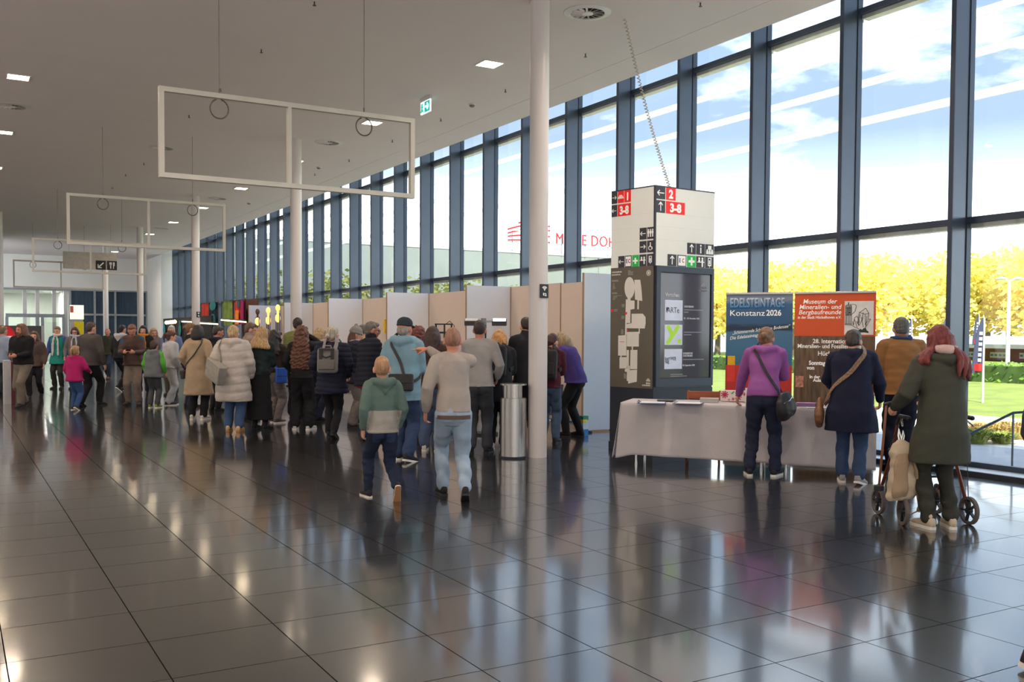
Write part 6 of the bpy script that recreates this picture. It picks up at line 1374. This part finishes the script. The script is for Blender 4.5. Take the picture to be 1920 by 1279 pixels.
# --- the woman with red hair and the rollator
red = person('person with long red hair in an olive parka, standing behind the rollator', 1762, 991, S=1.60, face=-4, legs=((-.058, .0, 0, 0, 10), (.058, .0, 0, 0, 12)), lean=2, slump=10, head=(16, 4, 0), armL=(.075, .12, -.22), armR=(-.02, .20, -.20), bulk=1.08,
    top=dict(c=(66, 68, 56), hem=.325, ease=.034, flare=.045, n='parka', hood=.85, wr=(.006, 13), rough=.7), leg=((56, 56, 48), .95), shoe=((196, 176, 150), 'w'), hair=('locks', (116, 46, 42)), grip=(1, 0), skin=0, seed=1)
g = MB(); q = red.sp(1.0)[0]
g.tube([q+V3(-.085, -.01, .06), q+V3(-.065, -.085, .065), q+V3(0, -.128, .060), q+V3(.065, -.085, .065), q+V3(.085, -.01, .06)], [.024, .034, .042, .034, .024], 12); pend(g, 'hood_lining', cloth('hood_pink', (214, 176, 166)), red.root, .009, 4, (.003, 40, 2))
# --- boy in the two-tone hoodie
boy = person('boy in a green and grey hoodie walking away beside the bald man', 716, 935, S=1.33, face=-22, legs=((-.075, .09, 0, 0, 8), (.065, -.155, .055, 62, 6)), lean=2, slump=5, head=(2, 14, 0), armL=(.040, .02, -.29), armR=(.030, .02, -.29), bulk=.93,
    top=dict(c=(92, 116, 106), c2=(158, 152, 142), split=.615, hem=.462, ease=.024, n='hoodie', hood=1.0, puff=1.05, wr=(.006, 18)), leg=((34, 44, 68), .98), shoe=((36, 36, 42), 'wt'), hair=('buzztop', (170, 128, 92)), skin=0, seed=2)
for J, Kn, an2, l in boy.legs: pass
# --- bald man pointing left
man = person('bald man in a beige sweater and light blue jeans, pointing to the left', 848, 932, S=1.63, face=-10, legs=((-.045, .07, 0, 0, 8), (.055, -.16, .018, 28, 6)), lean=5, slump=5, head=(6, 4, 0), armL=(.06, .03, -.285), armR=(-.215, .16, .065), wrist=(None, ((-1, .25, .05), (0, .3, -1))), point=(0, 1), bulk=.98,
    top=dict(c=(170, 158, 148), hem=.488, ease=.018, n='sweater', waist=.0, wr=(.0065, 15), cuff=.97), leg=((150, 170, 190), .98), shoe=((30, 28, 28), 'b'), hair=('buzz', (150, 106, 86)), skin=1, seed=3, hips=1.05)
g = MB(); cc = [man.sp(t)[0] for t in (-.085, -.02)]; g.loft(cc, [V3(1, 0, 0)]*2, [V3(0, 1, 0)]*2, [.0885*man.S*.98+.022]*2, [.069*man.S*.98+.024]*2, 28, True, 2.25); g.build('belt', leather('belt', (92, 66, 56)), man.root, smooth=True)
# --- woman in the purple hooded jacket at the table
pur = person('woman in a bright purple hooded jacket bending over the table', 1430, 893, S=1.66, face=19, legs=((-.085, 0, 0, 0, 12), (.075, .02, 0, 0, 14)), lean=10, slump=22, head=(34, 10, 0), armL=(.085, .12, -.285), armR=(-.03, .21, -.165), bulk=1.06,
    top=dict(c=(156, 84, 160), hem=.518, ease=.020, n='jacket', hood=1.0, waist=.008, wr=(.006, 16)), leg=((38, 44, 66), 1.04), shoe=((40, 40, 52), 'w'), hair=('lowbun', (122, 92, 66)), skin=1, seed=4, hips=1.1)
crossbody(pur, 'black leather shoulder bag hanging at the purple jacket\'s right side', 1, leather('black', (34, 33, 34)), (.31, .14, .29), -.12, 118, w=.028, off=.085, tilt=.35, slouch=True)
# --- woman in navy coat
nav = person('person in a dark blue knee-length coat leaning over the table', 1594, 906, S=1.62, face=22, legs=((-.05, .03, 0, 0, 6), (.055, -.06, .006, 14, 18)), lean=9, slump=18, head=(26, 6, 0), armL=(.02, .20, -.20), armR=(.06, .10, -.27), bulk=1.22,
    top=dict(c=(30, 34, 58), hem=.335, ease=.036, flare=.06, n='coat', hood=1.05, wr=(.008, 11)), leg=((52, 72, 106), 1.02), shoe=((150, 146, 142), 'w'), hair=('short', (62, 54, 48)), seed=5)
crossbody(nav, 'brown leather bag on a patterned strap worn over the dark blue coat', -1, leather('brown', (122, 80, 50)), (.25, .09, .30), -.17, 92, sm=mat('strap_patterned', srgb(132, 104, 82), .7, 0, .5, 60), w=.045, off=.10, tilt=.35, slouch=True)
# --- man in the tan jacket
tan = person('man in a tan brown jacket behind the rollator, seen from behind', 1688, 884, S=1.74, face=6, legs='stand', lean=3, slump=8, head=(14, 2, 0), armL='front', armR='front', bulk=1.14, belly=.02,
    top=dict(c=(150, 100, 50), hem=.50, ease=.034, n='jacket', collar=.15, puff=1.15, wr=(.008, 12), rough=.7), leg=((26, 30, 48), 1.1), shoe=((34, 32, 32), 'b'), hair=('short', (92, 88, 84)), scarf=((54, 74, 116), .022), skin=1, seed=6)
# --- crowd at the stalls, right to left
p_sw = person('woman with ash-blond bob in a violet sweater, reading right of the front column', 1074, 819, S=1.62, face=-62, legs=((-.055, .04, 0, 0, 6), (.055, -.05, 0, 0, 6)), lean=14, slump=16, head=(36, -6, 0), armL='hold', armR='hold', bulk=1.08,
    top=dict(c=(74, 56, 128), hem=.50, ease=.034, n='sweater', puff=1.2, wr=(.006, 18)), leg=(BLK, 1.05), shoe=((28, 28, 30), 'b'), hair=('bob', (150, 126, 92), .24), seed=7)
mar = person('person in a maroon top half hidden by the front column, black backpack on', 1030, 831, S=1.56, face=14, legs='stand', lean=8, slump=16, head=(30, 20, 0), armL='belly', armR='belly', top=dict(c=(88, 34, 50), hem=.5, ease=.02, n='jacket', hood=.9), leg=((70, 92, 122), 1.0), hair=('short', (70, 40, 40)), seed=8)
backpack(mar, 'black backpack just right of the front column', mat('pack_black', srgb(30, 30, 33), .8), (.27, .15, .42), .5)
sh3 = person('tall man with a dark quiff in a black jacket, left of the front column', 988, 836, S=1.77, face=-12, lean=4, slump=10, head=(10, -6, 0), armL='hold', armR='down', top=dict(c=(40, 41, 47), hem=.47, ease=.03, n='jacket', collar=.3), leg=(BLK, 1.1), hair=('buzztop', (44, 34, 30)), seed=9)
bh = person('woman with ginger-blond bob in a black hooded parka behind the litter bin', 932, 842, S=1.60, face=8, legs=((-.05, 0, 0, 0, 30), (.05, 0, 0, 0, 10)), lean=7, slump=16, head=(24, -10, 0), armL='belly', armR='belly', bulk=1.12, top=dict(c=(36, 37, 44), hem=.40, ease=.045, n='parka', hood=1.25, wr=(.007, 14)), leg=(BLK, 1.05), shoe=((190, 184, 176), 'w'), hair=('bob', (184, 134, 76), .17), seed=10)
backpack(bh, 'big black rucksack with a grey lid left of the front column', mat('pack_black', srgb(30, 30, 33), .8), (.30, .17, .42), .55, pocket=mat('pack_grey', srgb(70, 72, 78), .8))
g2 = person('man in a grey sweater and dark grey jeans standing behind the bald man', 898, 850, S=1.70, face=2, legs=((-.06, 0, 0, 0, 6), (.06, .01, 0, 0, 14)), lean=2, slump=6, head=(4, 2, 0), armL='belly', armR='pocket', bulk=1.08, top=dict(c=(158, 154, 152), hem=.505, ease=.016, n='sweater', wr=(.005, 17)), leg=((62, 64, 72), 1.08), shoe=((32, 32, 34), 'b'), hair=('buzztop', (50, 40, 36)), skin=1, seed=11)
gh = person('grey-haired man bent over the stall behind the brown-jacket woman', 806, 806, S=1.69, face=10, lean=10, slump=18, head=(20, 0, 0), armL='reach', armR='reach', top=dict(c=(88, 86, 88), hem=.48, ease=.02), hair=('short', (128, 122, 116)), glasses=True, seed=12)
bj = person('woman with dark wavy hair in a dark brown jacket and wide jeans', 808, 846, S=1.62, face=8, legs='stand', lean=4, slump=10, head=(14, 4, 0), armL='belly', armR='belly', top=dict(c=(70, 46, 42), hem=.50, ease=.026, n='jacket'), leg=((72, 88, 120), 1.25), shoe=((206, 200, 190), 'w'), hair=('bob', (62, 40, 34), .26), seed=13)
rh2 = person('person with auburn curls looking over the stall beside the capped man', 776, 826, S=1.66, face=20, lean=8, slump=14, head=(18, 8, 0), armL='reach', armR='belly', top=dict(c=(60, 40, 44), hem=.48, ease=.02), hair=('curly', (110, 56, 44), .15), glasses=True, seed=14)
lb = person('man in a light blue rain jacket and dark cap', 757, 864, S=1.73, face=14, legs=((-.05, .05, 0, 0, 8), (.06, -.08, .006, 12, 16)), lean=2, slump=6, head=(6, 14, 0), armL='relax', armR='belly', bulk=1.14, belly=.02, top=dict(c=(116, 156, 174), hem=.42, ease=.036, flare=.03, n='rain_jacket', hood=1.15, wr=(.008, 11), rough=.55), leg=((48, 66, 102), 1.12), shoe=((36, 36, 40), 'w'), hair=('cap', (150, 140, 130), (52, 62, 68)), skin=1, seed=15)
crossbody(lb, 'black shoulder bag on the light blue jacket\'s back', 1, leather('bagblack', (40, 37, 38)), (.29, .10, .20), .12, 168, w=.035, off=.06, keys=[(.22, 160, .02), (.5, 172), (.75, 195), (.93, 220), (1.0, 265), (.93, 312), (.7, 350), (.5, 390), (.3, 430), (.15, 490, .02)])
ng = person('grey-haired man with glasses in a dark quilted jacket, facing right', 690, 826, S=1.70, face=52, lean=2, slump=8, head=(8, 16, 0), armL='belly', armR='belly', bulk=1.1, belly=.02, top=dict(c=(38, 40, 52), hem=.455, ease=.040, n='quilted_jacket', quilt=.07, collar=.35), inner=dict(c=(150, 40, 40), hem=.44, ease=.016, n='shirt', sleeves=False), leg=((66, 84, 116), 1.1), shoe=((60, 56, 56), 'b'), hair=('short', (112, 102, 92)), glasses=True, skin=1, seed=16)
lm = person('person in a lime green jacket behind the grey-haired man with glasses', 676, 790, S=1.70, face=15, lean=4, slump=10, head=(20, 10, 0), armL='reach', armR='reach', bulk=1.1, top=dict(c=(170, 178, 96), hem=.48, ease=.03), hair=('short', (96, 90, 86)), seed=17)
be = person('woman in a grey bobble hat and dark coat, in profile', 660, 802, S=1.64, face=72, lean=3, slump=8, head=(10, 12, 0), armL='belly', armR='belly', bulk=1.1, top=dict(c=(42, 44, 58), hem=.44, ease=.04, n='jacket', quilt=.09), leg=((112, 104, 100), 1.15), shoe=((50, 46, 46), 'b'), hair=('beanie', (92, 56, 44), (138, 134, 130), .15, 1), scarf=((160, 156, 160), .022), seed=18)
bp = person('woman with silver-blond hair in a long dark blue quilted coat', 622, 822, S=1.64, face=4, legs=((-.045, .08, 0, 0, 4), (.04, -.08, .02, 26, 4)), lean=2, slump=8, head=(6, 22, 0), armL='pocket', armR='pocket', bulk=1.14, top=dict(c=(36, 38, 58), hem=.40, ease=.045, flare=.05, n='quilted_coat', quilt=.075, puff=1.1), leg=(BLK, .95), shoe=((34, 32, 32), 'b'), hair=('lowbun', (176, 166, 150)), seed=19)
bpk = backpack(bp, 'grey felt backpack on the dark blue quilted coat', mat('felt_grey', srgb(126, 122, 120), .95, 0, .10, 40, .4, 250), (.30, .12, .36), .53, sm=mat('felt_strap', srgb(142, 138, 136), .95), pocket=mat('felt_grey2', srgb(112, 108, 106), .95, 0, .10, 40, .4, 250))
p_ = bp.tp(.53, 180, .15); _, a_ = bp.sp(.53); R_ = rotx(-a_)
g = MB()
for x_ in (-.085, .085): g.box(p_+R_ @ V3(x_, 0, .08), (.045, .012, .16), R_)
g.box(p_+R_ @ V3(0, 0, .155), (.22, .014, .03), R_); g.tube([p_+R_ @ V3(-.06, -.01, .06), p_+R_ @ V3(0, -.02, .035), p_+R_ @ V3(.06, -.01, .06)], .010, 8)
bpk.put(g, 'dark_flap_straps', mat('strap_dark', srgb(44, 40, 40), .7))
bg_ = person('woman with short blond hair, glasses and a pale scarf behind the long-haired one', 592, 790, S=1.63, face=48, lean=4, slump=10, head=(16, 10, 0), armL='belly', armR='belly', top=dict(c=(44, 42, 48), hem=.48, ease=.03), hair=('bob', (176, 148, 110), .13), scarf=((190, 172, 166), .026, .5), glasses=True, seed=20)
lbn = person('woman with waist-length brown curls in black clothes and white sneakers', 566, 806, S=1.64, face=2, legs=((-.07, 0, 0, 0, 14), (.07, 0, 0, 0, 16)), lean=1, slump=6, head=(4, 18, 0), armL='pocket', armR='face', top=dict(c=(34, 33, 36), hem=.50, ease=.024, n='jacket'), leg=((32, 31, 35), 1.35), shoe=((200, 196, 190), 'w'), hair=('curly', (98, 60, 42), .60), seed=21)
ta = person('tall man with dark hair in a green and lime jacket, seen from behind', 557, 784, S=1.82, face=2, lean=2, slump=8, head=(8, 0, 0), armL='belly', armR='belly', bulk=1.12, top=dict(c=(122, 128, 72), c2=(96, 102, 66), split=.74, hem=.49, ease=.03), leg=(BLK, 1.1), hair=('short', (46, 34, 30)), seed=22)
cu = person('girl with long black curls in a dark brown jacket', 516, 793, S=1.57, face=24, legs=((-.05, .03, 0, 0, 6), (.055, -.04, 0, 0, 8)), lean=2, slump=8, head=(8, 20, 0), armL='belly', armR='belly', top=dict(c=(50, 38, 36), hem=.55, ease=.03, n='jacket'), leg=((106, 98, 94), 1.12), shoe=((90, 84, 82), 'w'), hair=('curly', (36, 30, 30), .34), seed=23)
crossbody(cu, 'bright blue cloth bag hanging at the girl with black curls', 1, cloth('bag_blue', (44, 92, 190)), (.20, .06, .26), .02, 115, w=.05, off=.05)
b2 = person('brown-haired person bending between the blond woman and the black curls', 503, 774, S=1.64, face=22, lean=10, slump=18, head=(28, 14, 0), armL='reach', armR='reach', top=dict(c=(50, 46, 50), hem=.48, ease=.02), hair=('short', (86, 60, 46)), seed=24)
gr = person('woman with long blond hair in a dark green top and black skirt', 487, 806, S=1.63, face=16, lean=4, slump=10, head=(14, 14, 0), armL='belly', armR='belly', bulk=1.05, top=dict(c=(34, 50, 50), hem=.53, ease=.024, n='top'), skirt=((28, 28, 31), .10), leg=(BLK, 1.0), hair=('long', (170, 136, 92), .26), seed=25)
gl = person('man with glasses and brown hair, facing right behind the puffer coat', 462, 788, S=1.72, face=62, lean=2, slump=10, head=(14, 6, 0), armL='belly', armR='belly', top=dict(c=(150, 128, 116), hem=.48, ease=.026, collar=.3), hair=('short', (98, 76, 60)), glasses=True, seed=26)
pf = person('blond woman in a long pale puffer coat, seen from behind', 437, 809, S=1.64, face=-2, legs=((-.05, .02, 0, 0, 4), (.06, -.02, 0, 0, 4)), lean=1, slump=8, head=(8, 8, 0), armL='pocket', armR='relax', bulk=1.16, top=dict(c=(192, 180, 170), hem=.285, ease=.066, flare=.03, n='puffer_coat', quilt=.125, qa=.6, hood=1.5, puff=1.25, rough=.6), leg=((58, 84, 124), 1.15), shoe=((196, 164, 116), 't'), hair=('lowbun', (186, 156, 112)), seed=27)
crossbody(pf, 'large grey leather tote bag on the pale puffer coat\'s left shoulder', -1, leather('grey', (150, 144, 134), .5), (.42, .13, .30), .17, 138, w=.035, off=.075, name='tote_bag', cat='tote bag', keys=[(.42, -146, .03), (.7, -140, .01), (.92, -125, .0), (1.0, -95, .0), (.92, -62, .0), (.7, -84, .02), (.42, -118, .05)], tilt=-.38)
dp = person('dark-haired man in a black jacket, in profile behind the beige coat', 403, 772, S=1.68, face=40, lean=2, slump=10, head=(12, 14, 0), armL='belly', armR='belly', bulk=1.08, top=dict(c=(38, 38, 44), hem=.47, ease=.034, hood=1.0), leg=(BLK, 1.1), hair=('short', (62, 50, 44)), skin=1, seed=28)
bc_ = person('woman with dark hair in a long beige trench coat, seen from behind', 371, 787, S=1.66, face=2, legs=((-.065, 0, 0, 0, 14), (.06, 0, 0, 0, 14)), lean=1, slump=6, head=(6, 4, 0), armL='pocket', armR='pocket', bulk=1.06, top=dict(c=(176, 150, 118), hem=.262, ease=.036, flare=.055, n='trench_coat', wr=(.006, 14)), leg=(BLK, 1.05), shoe=((206, 196, 180), 'w'), hair=('bob', (34, 30, 32), .14), seed=29)
crossbody(bc_, 'small black crossbody bag on the beige trench coat', -1, leather('xb', (40, 34, 32)), (.18, .07, .15), -.10, 100, w=.022, off=.05)
bt = person('woman with brown hair up in a black top, left of the dark-haired man', 354, 764, S=1.74, face=54, lean=1, slump=6, head=(8, 6, 0), armL='belly', armR='belly', top=dict(c=(36, 36, 40), hem=.50, ease=.014, n='top'), hair=('bun', (126, 92, 62)), seed=30)
bl = person('white-haired man in a blue shirt facing the camera', 323, 742, S=1.72, face=176, lean=1, slump=6, head=(8, 0, 0), armL='relax', armR='belly', bulk=1.1, top=dict(c=(104, 130, 176), hem=.48, ease=.02, n='shirt'), leg=((96, 88, 82), 1.1), hair=('short', (196, 192, 188)), glasses=True, skin=0, seed=31)
lg = person('woman with auburn ponytail in a pale grey jacket and light trousers', 319, 760, S=1.58, face=38, legs=((-.06, .05, 0, 0, 8), (.055, -.07, 0, 0, 8)), lean=1, slump=8, head=(10, 22, 0), armL='belly', armR='relax', top=dict(c=(190, 190, 194), hem=.50, ease=.036, n='jacket', puff=1.15, wr=(.007, 15)), leg=((188, 186, 186), 1.15), shoe=((60, 56, 56), 'w'), hair=('pony', (88, 52, 42)), seed=32)
cv = person('child in a grey vest with green sleeves, seen from behind', 288, 765, S=1.36, face=4, legs='stand', lean=1, slump=8, head=(10, 0, 0), armL='relax', armR='relax', bulk=1.15, inner=dict(c=(88, 190, 60), hem=.488, ease=.018, n='sweater'), top=dict(c=(112, 116, 120), hem=.46, ease=.042, n='vest', sleeves=False, hood=1.2), leg=((70, 74, 78), 1.1), shoe=((120, 130, 50), 'w'), hair=('short', (66, 48, 40)), seed=33)
bd_ = person('blond woman between the orange scarf and the child in the vest', 288, 738, S=1.66, face=150, lean=1, slump=8, head=(12, 0, 0), armL='belly', armR='belly', top=dict(c=(130, 116, 112), hem=.48, ease=.026), hair=('long', (170, 140, 104), .25), seed=34)
og = person('woman with black hair and an orange scarf', 270, 740, S=1.72, face=168, lean=1, slump=6, head=(4, 0, 0), armL='belly', armR='belly', top=dict(c=(40, 38, 40), hem=.46, ease=.03), scarf=((220, 130, 30), .030, .7), hair=('long', (38, 32, 32), .3), seed=35)
ph = person('man in a brown leather jacket facing the camera, looking at his phone', 250, 760, S=1.72, face=170, legs=((-.06, 0, 0, 0, 14), (.06, -.03, 0, 0, 14)), lean=3, slump=10, head=(28, -6, 0), armL='hold', armR='hold', bulk=1.1, inner=dict(c=(40, 88, 120), hem=.49, ease=.012, n='shirt'), top=dict(c=(84, 60, 52), hem=.49, ease=.030, n='jacket', rough=.5, wr=(.008, 14)), leg=((132, 116, 104), 1.15), shoe=((80, 50, 40), 'b'), hair=('short', (128, 80, 56)), skin=1, seed=36)
p_ = ph.arms[0][2]*.5+ph.arms[1][2]*.5+V3(0, .06, .03); b = Bag(ph, 'phone', 'dark phone held by the man in the brown leather jacket', 'phone', p_); g = MB().box(p_, (.075, .15, .010), rotx(.5)); b.put(g, 'phone_body', M_BLACK, bevel=.004)
hd = person('man in a black jacket with a pale hood, walking away', 229, 734, S=1.80, face=16, legs='walk', lean=2, slump=6, head=(4, 8, 0), armL='relax', armR='relax', bulk=1.1, top=dict(c=(40, 42, 46), hem=.48, ease=.034), inner=dict(c=(196, 196, 198), hem=.5, ease=.02, hood=1.15, n='hoodie'), leg=(BLK, 1.0), shoe=((34, 33, 34), 'w'), hair=('short', (34, 30, 30)), seed=37)
el_ = person('elderly bald man in a dark green jacket walking towards the camera', 203, 711, S=1.74, face=178, legs='walk', lean=1, slump=8, head=(4, 0, 0), armL='down', armR='down', inner=dict(c=(104, 100, 102), hem=.49, ease=.012, n='sweater'), top=dict(c=(62, 66, 54), hem=.46, ease=.03), leg=((48, 56, 78), 1.05), shoe=((110, 70, 50), 'b'), hair=('fringe', (170, 164, 158)), skin=1, seed=38)
dj = person('man in a dark grey jacket and black trousers, walking away', 168, 762, S=1.79, face=10, legs=((-.045, -.10, .01, 20, 4), (.05, .12, 0, 0, 4)), lean=3, slump=6, head=(4, 14, 0), armL='relax', armR=(.06, .02, -.30), bulk=1.08, top=dict(c=(74, 68, 64), hem=.47, ease=.030, n='jacket', rough=.6, wr=(.006, 15)), leg=(BLK, 1.05), shoe=((34, 33, 34), 'b'), hair=('short', (76, 58, 46)), seed=39)
gf = person('distant woman with dark hair and glasses, left of the dark grey jacket', 142, 730, S=1.68, face=165, lean=1, slump=8, head=(10, 0, 0), armL='relax', armR='relax', top=dict(c=(120, 112, 104), hem=.44, ease=.03), scarf=((196, 198, 214), .03, .6), hair=('bob', (70, 40, 38), .14), glasses=True, seed=40)
gi = person('girl in a bright pink jacket with a blond ponytail', 142, 769, S=1.26, face=6, legs=((-.06, .02, 0, 0, 8), (.06, -.08, .02, 28, 6)), lean=2, slump=6, head=(4, 4, 0), armL='relax', armR=(.05, .16, -.20), bulk=1.1, top=dict(c=(190, 30, 104), hem=.45, ease=.036, n='jacket', hood=.9), leg=((52, 82, 130), 1.1), shoe=((60, 58, 60), 'w'), hair=('pony', (164, 128, 88)), seed=41)
te = person('woman in a teal vest with blue sleeves and a white scarf', 110, 730, S=1.70, face=178, legs='stand', lean=1, slump=8, head=(8, 0, 0), armL='relax', armR='relax', bulk=1.06, inner=dict(c=(66, 90, 156), hem=.5, ease=.018, n='sweater'), top=dict(c=(30, 146, 136), hem=.40, ease=.036, flare=.03, n='vest', sleeves=False), scarf=((216, 208, 204), .032, .1), leg=((58, 54, 52), 1.0), shoe=((40, 38, 38), 'b'), hair=('short', (120, 108, 96)), seed=42)
bb = person('person with brown hair walking away behind the bearded man', 66, 747, S=1.60, face=168, legs='walkR', lean=2, slump=8, head=(6, 0, 0), armL='relax', armR='relax', top=dict(c=(88, 70, 66), hem=.46, ease=.03), leg=(BLK, 1.0), hair=('long', (92, 74, 62), .2), seed=43)
bd2 = person('bearded man with long hair in a black jacket walking towards the camera', 44, 763, S=1.74, face=186, legs=((-.05, .12, 0, 0, 6), (.05, -.12, .02, 26, 6)), lean=1, slump=6, head=(2, 22, 0), armL='belly', armR='belly', bulk=1.1, top=dict(c=(34, 33, 36), hem=.50, ease=.034, n='jacket'), leg=((120, 108, 96), 1.12), shoe=((52, 48, 46), 'b'), hair=('long', (110, 76, 56), .30), beard=((116, 76, 54), 1.2), skin=1, seed=44)
le = person('person in pale blue at the picture\'s left edge beside the red round sign', 4, 741, S=1.68, face=20, lean=1, slump=8, head=(8, 0, 0), armL='relax', armR='relax', top=dict(c=(150, 166, 190), hem=.47, ease=.03), leg=((60, 62, 70), 1.0), hair=('short', (120, 100, 84)), seed=45)
# --- the person stepping out of the right edge of the picture: only a heel shows
fo = person('person leaving at the right edge, only a dark shoe heel in the picture', 2044, 1240, S=1.70, face=80, legs=((-.05, .0, 0, 0, 6), (.05, -.20, .0, 16, 6)), lean=3, slump=5, head=(4, 0, 0), armL='relax', armR='relax', top=dict(c=(60, 62, 72), hem=.48, ease=.03), leg=((40, 44, 60), 1.0), shoe=((58, 40, 52), 'w'), hair=('short', (80, 60, 46)), seed=46)
# ================================================================== rollator, cane and the beige rucksack
M_BRZ = mat('rollator_copper', srgb(112, 56, 36), .3, .5, .08, 5); M_TYRE = mat('tyre_grey', srgb(96, 88, 82), .8); M_CANE = mat('cane_wood', srgb(126, 80, 52), .4, 0, .15, 6)
ro = G(1757, 985); rz_ = -math.radians(30.37-4); RO = empty('rollator', (ro[0], ro[1], 0), rz_); tag(RO, 'copper brown four-wheeled rollator in front of the red-haired person', 'rollator')
def wheel(p, r, steer=0.0):
    R = rotz(steer); ax = R @ V3(1, 0, 0); w = MB(); n = 28
    for k in range(n):
        t0, t1 = 2*PI*k/n, 2*PI*(k+1)/n
        Q = [np.array(p)+R @ V3(dx, rr*math.cos(t), rr*math.sin(t)) for t in (t0, t1) for rr, dx in ((r, -.014), (r, .014), (r*.80, .016), (r*.80, -.016))]
        w.add(Q, [(0, 1, 5, 4), (1, 2, 6, 5), (2, 3, 7, 6), (3, 0, 4, 7)])
    o = w.build('wheel', M_TYRE, RO, smooth=True); g = MB()
    for k in range(5): a = 2*PI*k/5; g.bar(p, np.array(p)+R @ V3(0, r*.82*math.cos(a), r*.82*math.sin(a)), .014, .022, up=ax)
    g.cyl(np.array(p)-ax*.02, np.array(p)+ax*.02, r*.22, 16); g.build('spokes', M_BLACK, o)
hw = .275; WR = .113
for s in (-1, 1):
    wheel((s*hw, .02, WR), WR, .12*s); wheel((s*(hw-.02), .50, WR), WR)
    MB().tube([(s*hw, .04, WR+.02), (s*(hw-.005), .18, .40), (s*(hw-.02), .26, .58)], .014, 10).build('frame_tube', M_BRZ, RO, smooth=True)
    MB().tube([(s*(hw-.02), .50, WR+.04), (s*(hw-.02), .46, .22), (s*(hw-.02), .24, .60), (s*(hw-.01), .16, .82)], .014, 10).build('frame_tube', M_BRZ, RO, smooth=True)
    MB().tube([(s*(hw-.02), .50, WR), (s*(hw-.02), .50, .24)], .022, 10).build('fork', M_BLACK, RO, smooth=True); MB().tube([(s*(hw+.0), .02, WR), (s*hw, .03, .18)], .02, 10).build('fork', M_BLACK, RO, smooth=True)
    MB().tube([(s*(hw-.01), .17, .80), (s*(hw-.01), .12, .87), (s*(hw-.01), -.02, .865)], [.016, .018, .019], 10).build('handle', M_BLACK, RO, smooth=True)
    MB().tube([(s*(hw-.01), .10, .855), (s*(hw+.02), .02, .80)], .007, 6).build('brake_lever', M_CHR, RO, smooth=True)
    MB().tube([(s*(hw-.01), .12, .83), (s*(hw+.05), .16, .62), (s*(hw+.03), .10, .35), (s*(hw+.01), .05, .2)], .004, 6).build('brake_cable', M_BLACK, RO, smooth=True)
MB().box((0, .34, .56), (.42, .22, .025)).build('seat', M_BLACK, RO, bevel=.01); MB().tube([(-hw+.02, .36, .34), (hw-.02, .36, .34)], .010, 8).build('cross_brace', M_BLACK, RO, smooth=True)
cb = AT(1648, 915, DEP(ro)+.12); ct_ = AT(1662, 758, DEP(ro)+.02); ca = empty('walking_cane', (cb[0], cb[1], cb[2])); tag(ca, 'brown wooden walking cane clipped upright to the rollator\'s left side', 'cane'); q = ct_-cb
MB().tube([(0, 0, .01), q*.5, q], [.010, .0105, .011], 10).build('shaft', M_CANE, ca, smooth=True); MB().tube([q+CR*-.015, q+CR*.04+V3(0, 0, .01), q+CR*.09-V3(0, 0, .012)], [.013, .015, .011], 10).build('handle', M_BLACK, ca, smooth=True); MB().box((0, 0, 0), (.05, .07, .045)).build('holder', M_BLACK, ca, bevel=.008)
bp_c = AT(1692, 880, DEP(ro)-.0); br_ = empty('beige_rucksack', (bp_c[0], bp_c[1], bp_c[2]-.20), rz_); tag(br_, 'beige cloth rucksack hanging on the rollator beside the olive parka', 'rucksack'); M_BGR = cloth('rucksack_beige', (196, 176, 148)); M_BGR2 = cloth('rucksack_tan', (168, 140, 108))
g = MB(); zz = [0, .03, .12, .24, .34, .40, .43]; g.loft([(0+.02*math.sin(9*z), 0, z) for z in [q*1.16-.05 for q in zz]], [V3(1, 0, .12)]*7, [V3(0, 1, 0)]*7, [.105, .122, .122, .116, .098, .066, .026], [.05, .068, .074, .066, .054, .036, .02], 24, True, 3.6); ob = g.build('sack_body', M_BGR, br_); PEND.append((ob, .009, 4, (.011, 17, 9), None))
g = MB(); g.loft([(-.050, -.055, -.02), (-.052, -.068, .03), (-.040, -.066, .26), (-.025, -.05, .34)], [V3(1, 0, .1)]*4, [V3(0, 1, 0)]*4, [.055, .062, .060, .040], [.016, .02, .02, .012], 18, True, 3.8); ob = g.build('side_pocket', M_BGR2, br_); PEND.append((ob, .009, 3, (.008, 20, 4), None))
MB().tube([(.04, -.06, .32), (.075, -.08, .2), (.10, -.06, .02), (.125, -.05, -.09), (.118, -.04, -.13)], .011, 8, flat=2.0).tube([(.118, -.04, -.13), (.06, -.03, -.16), (.02, -.02, -.13)], .006, 6).build('carry_strap', M_BGR2, br_, smooth=True)
MB().tube([(-.02, 0, .41), (-.035, .01, .47), (-.025, .02, .52), (-.01, .03, .48), (.0, .01, .42)], .005, 8).tube([(.0, 0, .41), (.015, .01, .47), (.01, .02, .51), (.0, .02, .45)], .005, 8).build('white_cord', M_WT, br_, smooth=True)
finish_people(); finish_straps()
pockets(man, cloth('pocket_pale', (158, 176, 194)), (-.075, .070), man.S*.485, .115, .125); pockets(pur, cloth('pocket_dark', (46, 52, 76)), (-.08, .085), pur.S*.475, .125, .13)
pockets(boy, cloth('pocket_blue', (44, 60, 92)), (-.06, .06), boy.S*.435, .09, .09); pockets(g2, cloth('pocket_grey', (70, 72, 80)), (-.075, .08), g2.S*.475, .115, .12)
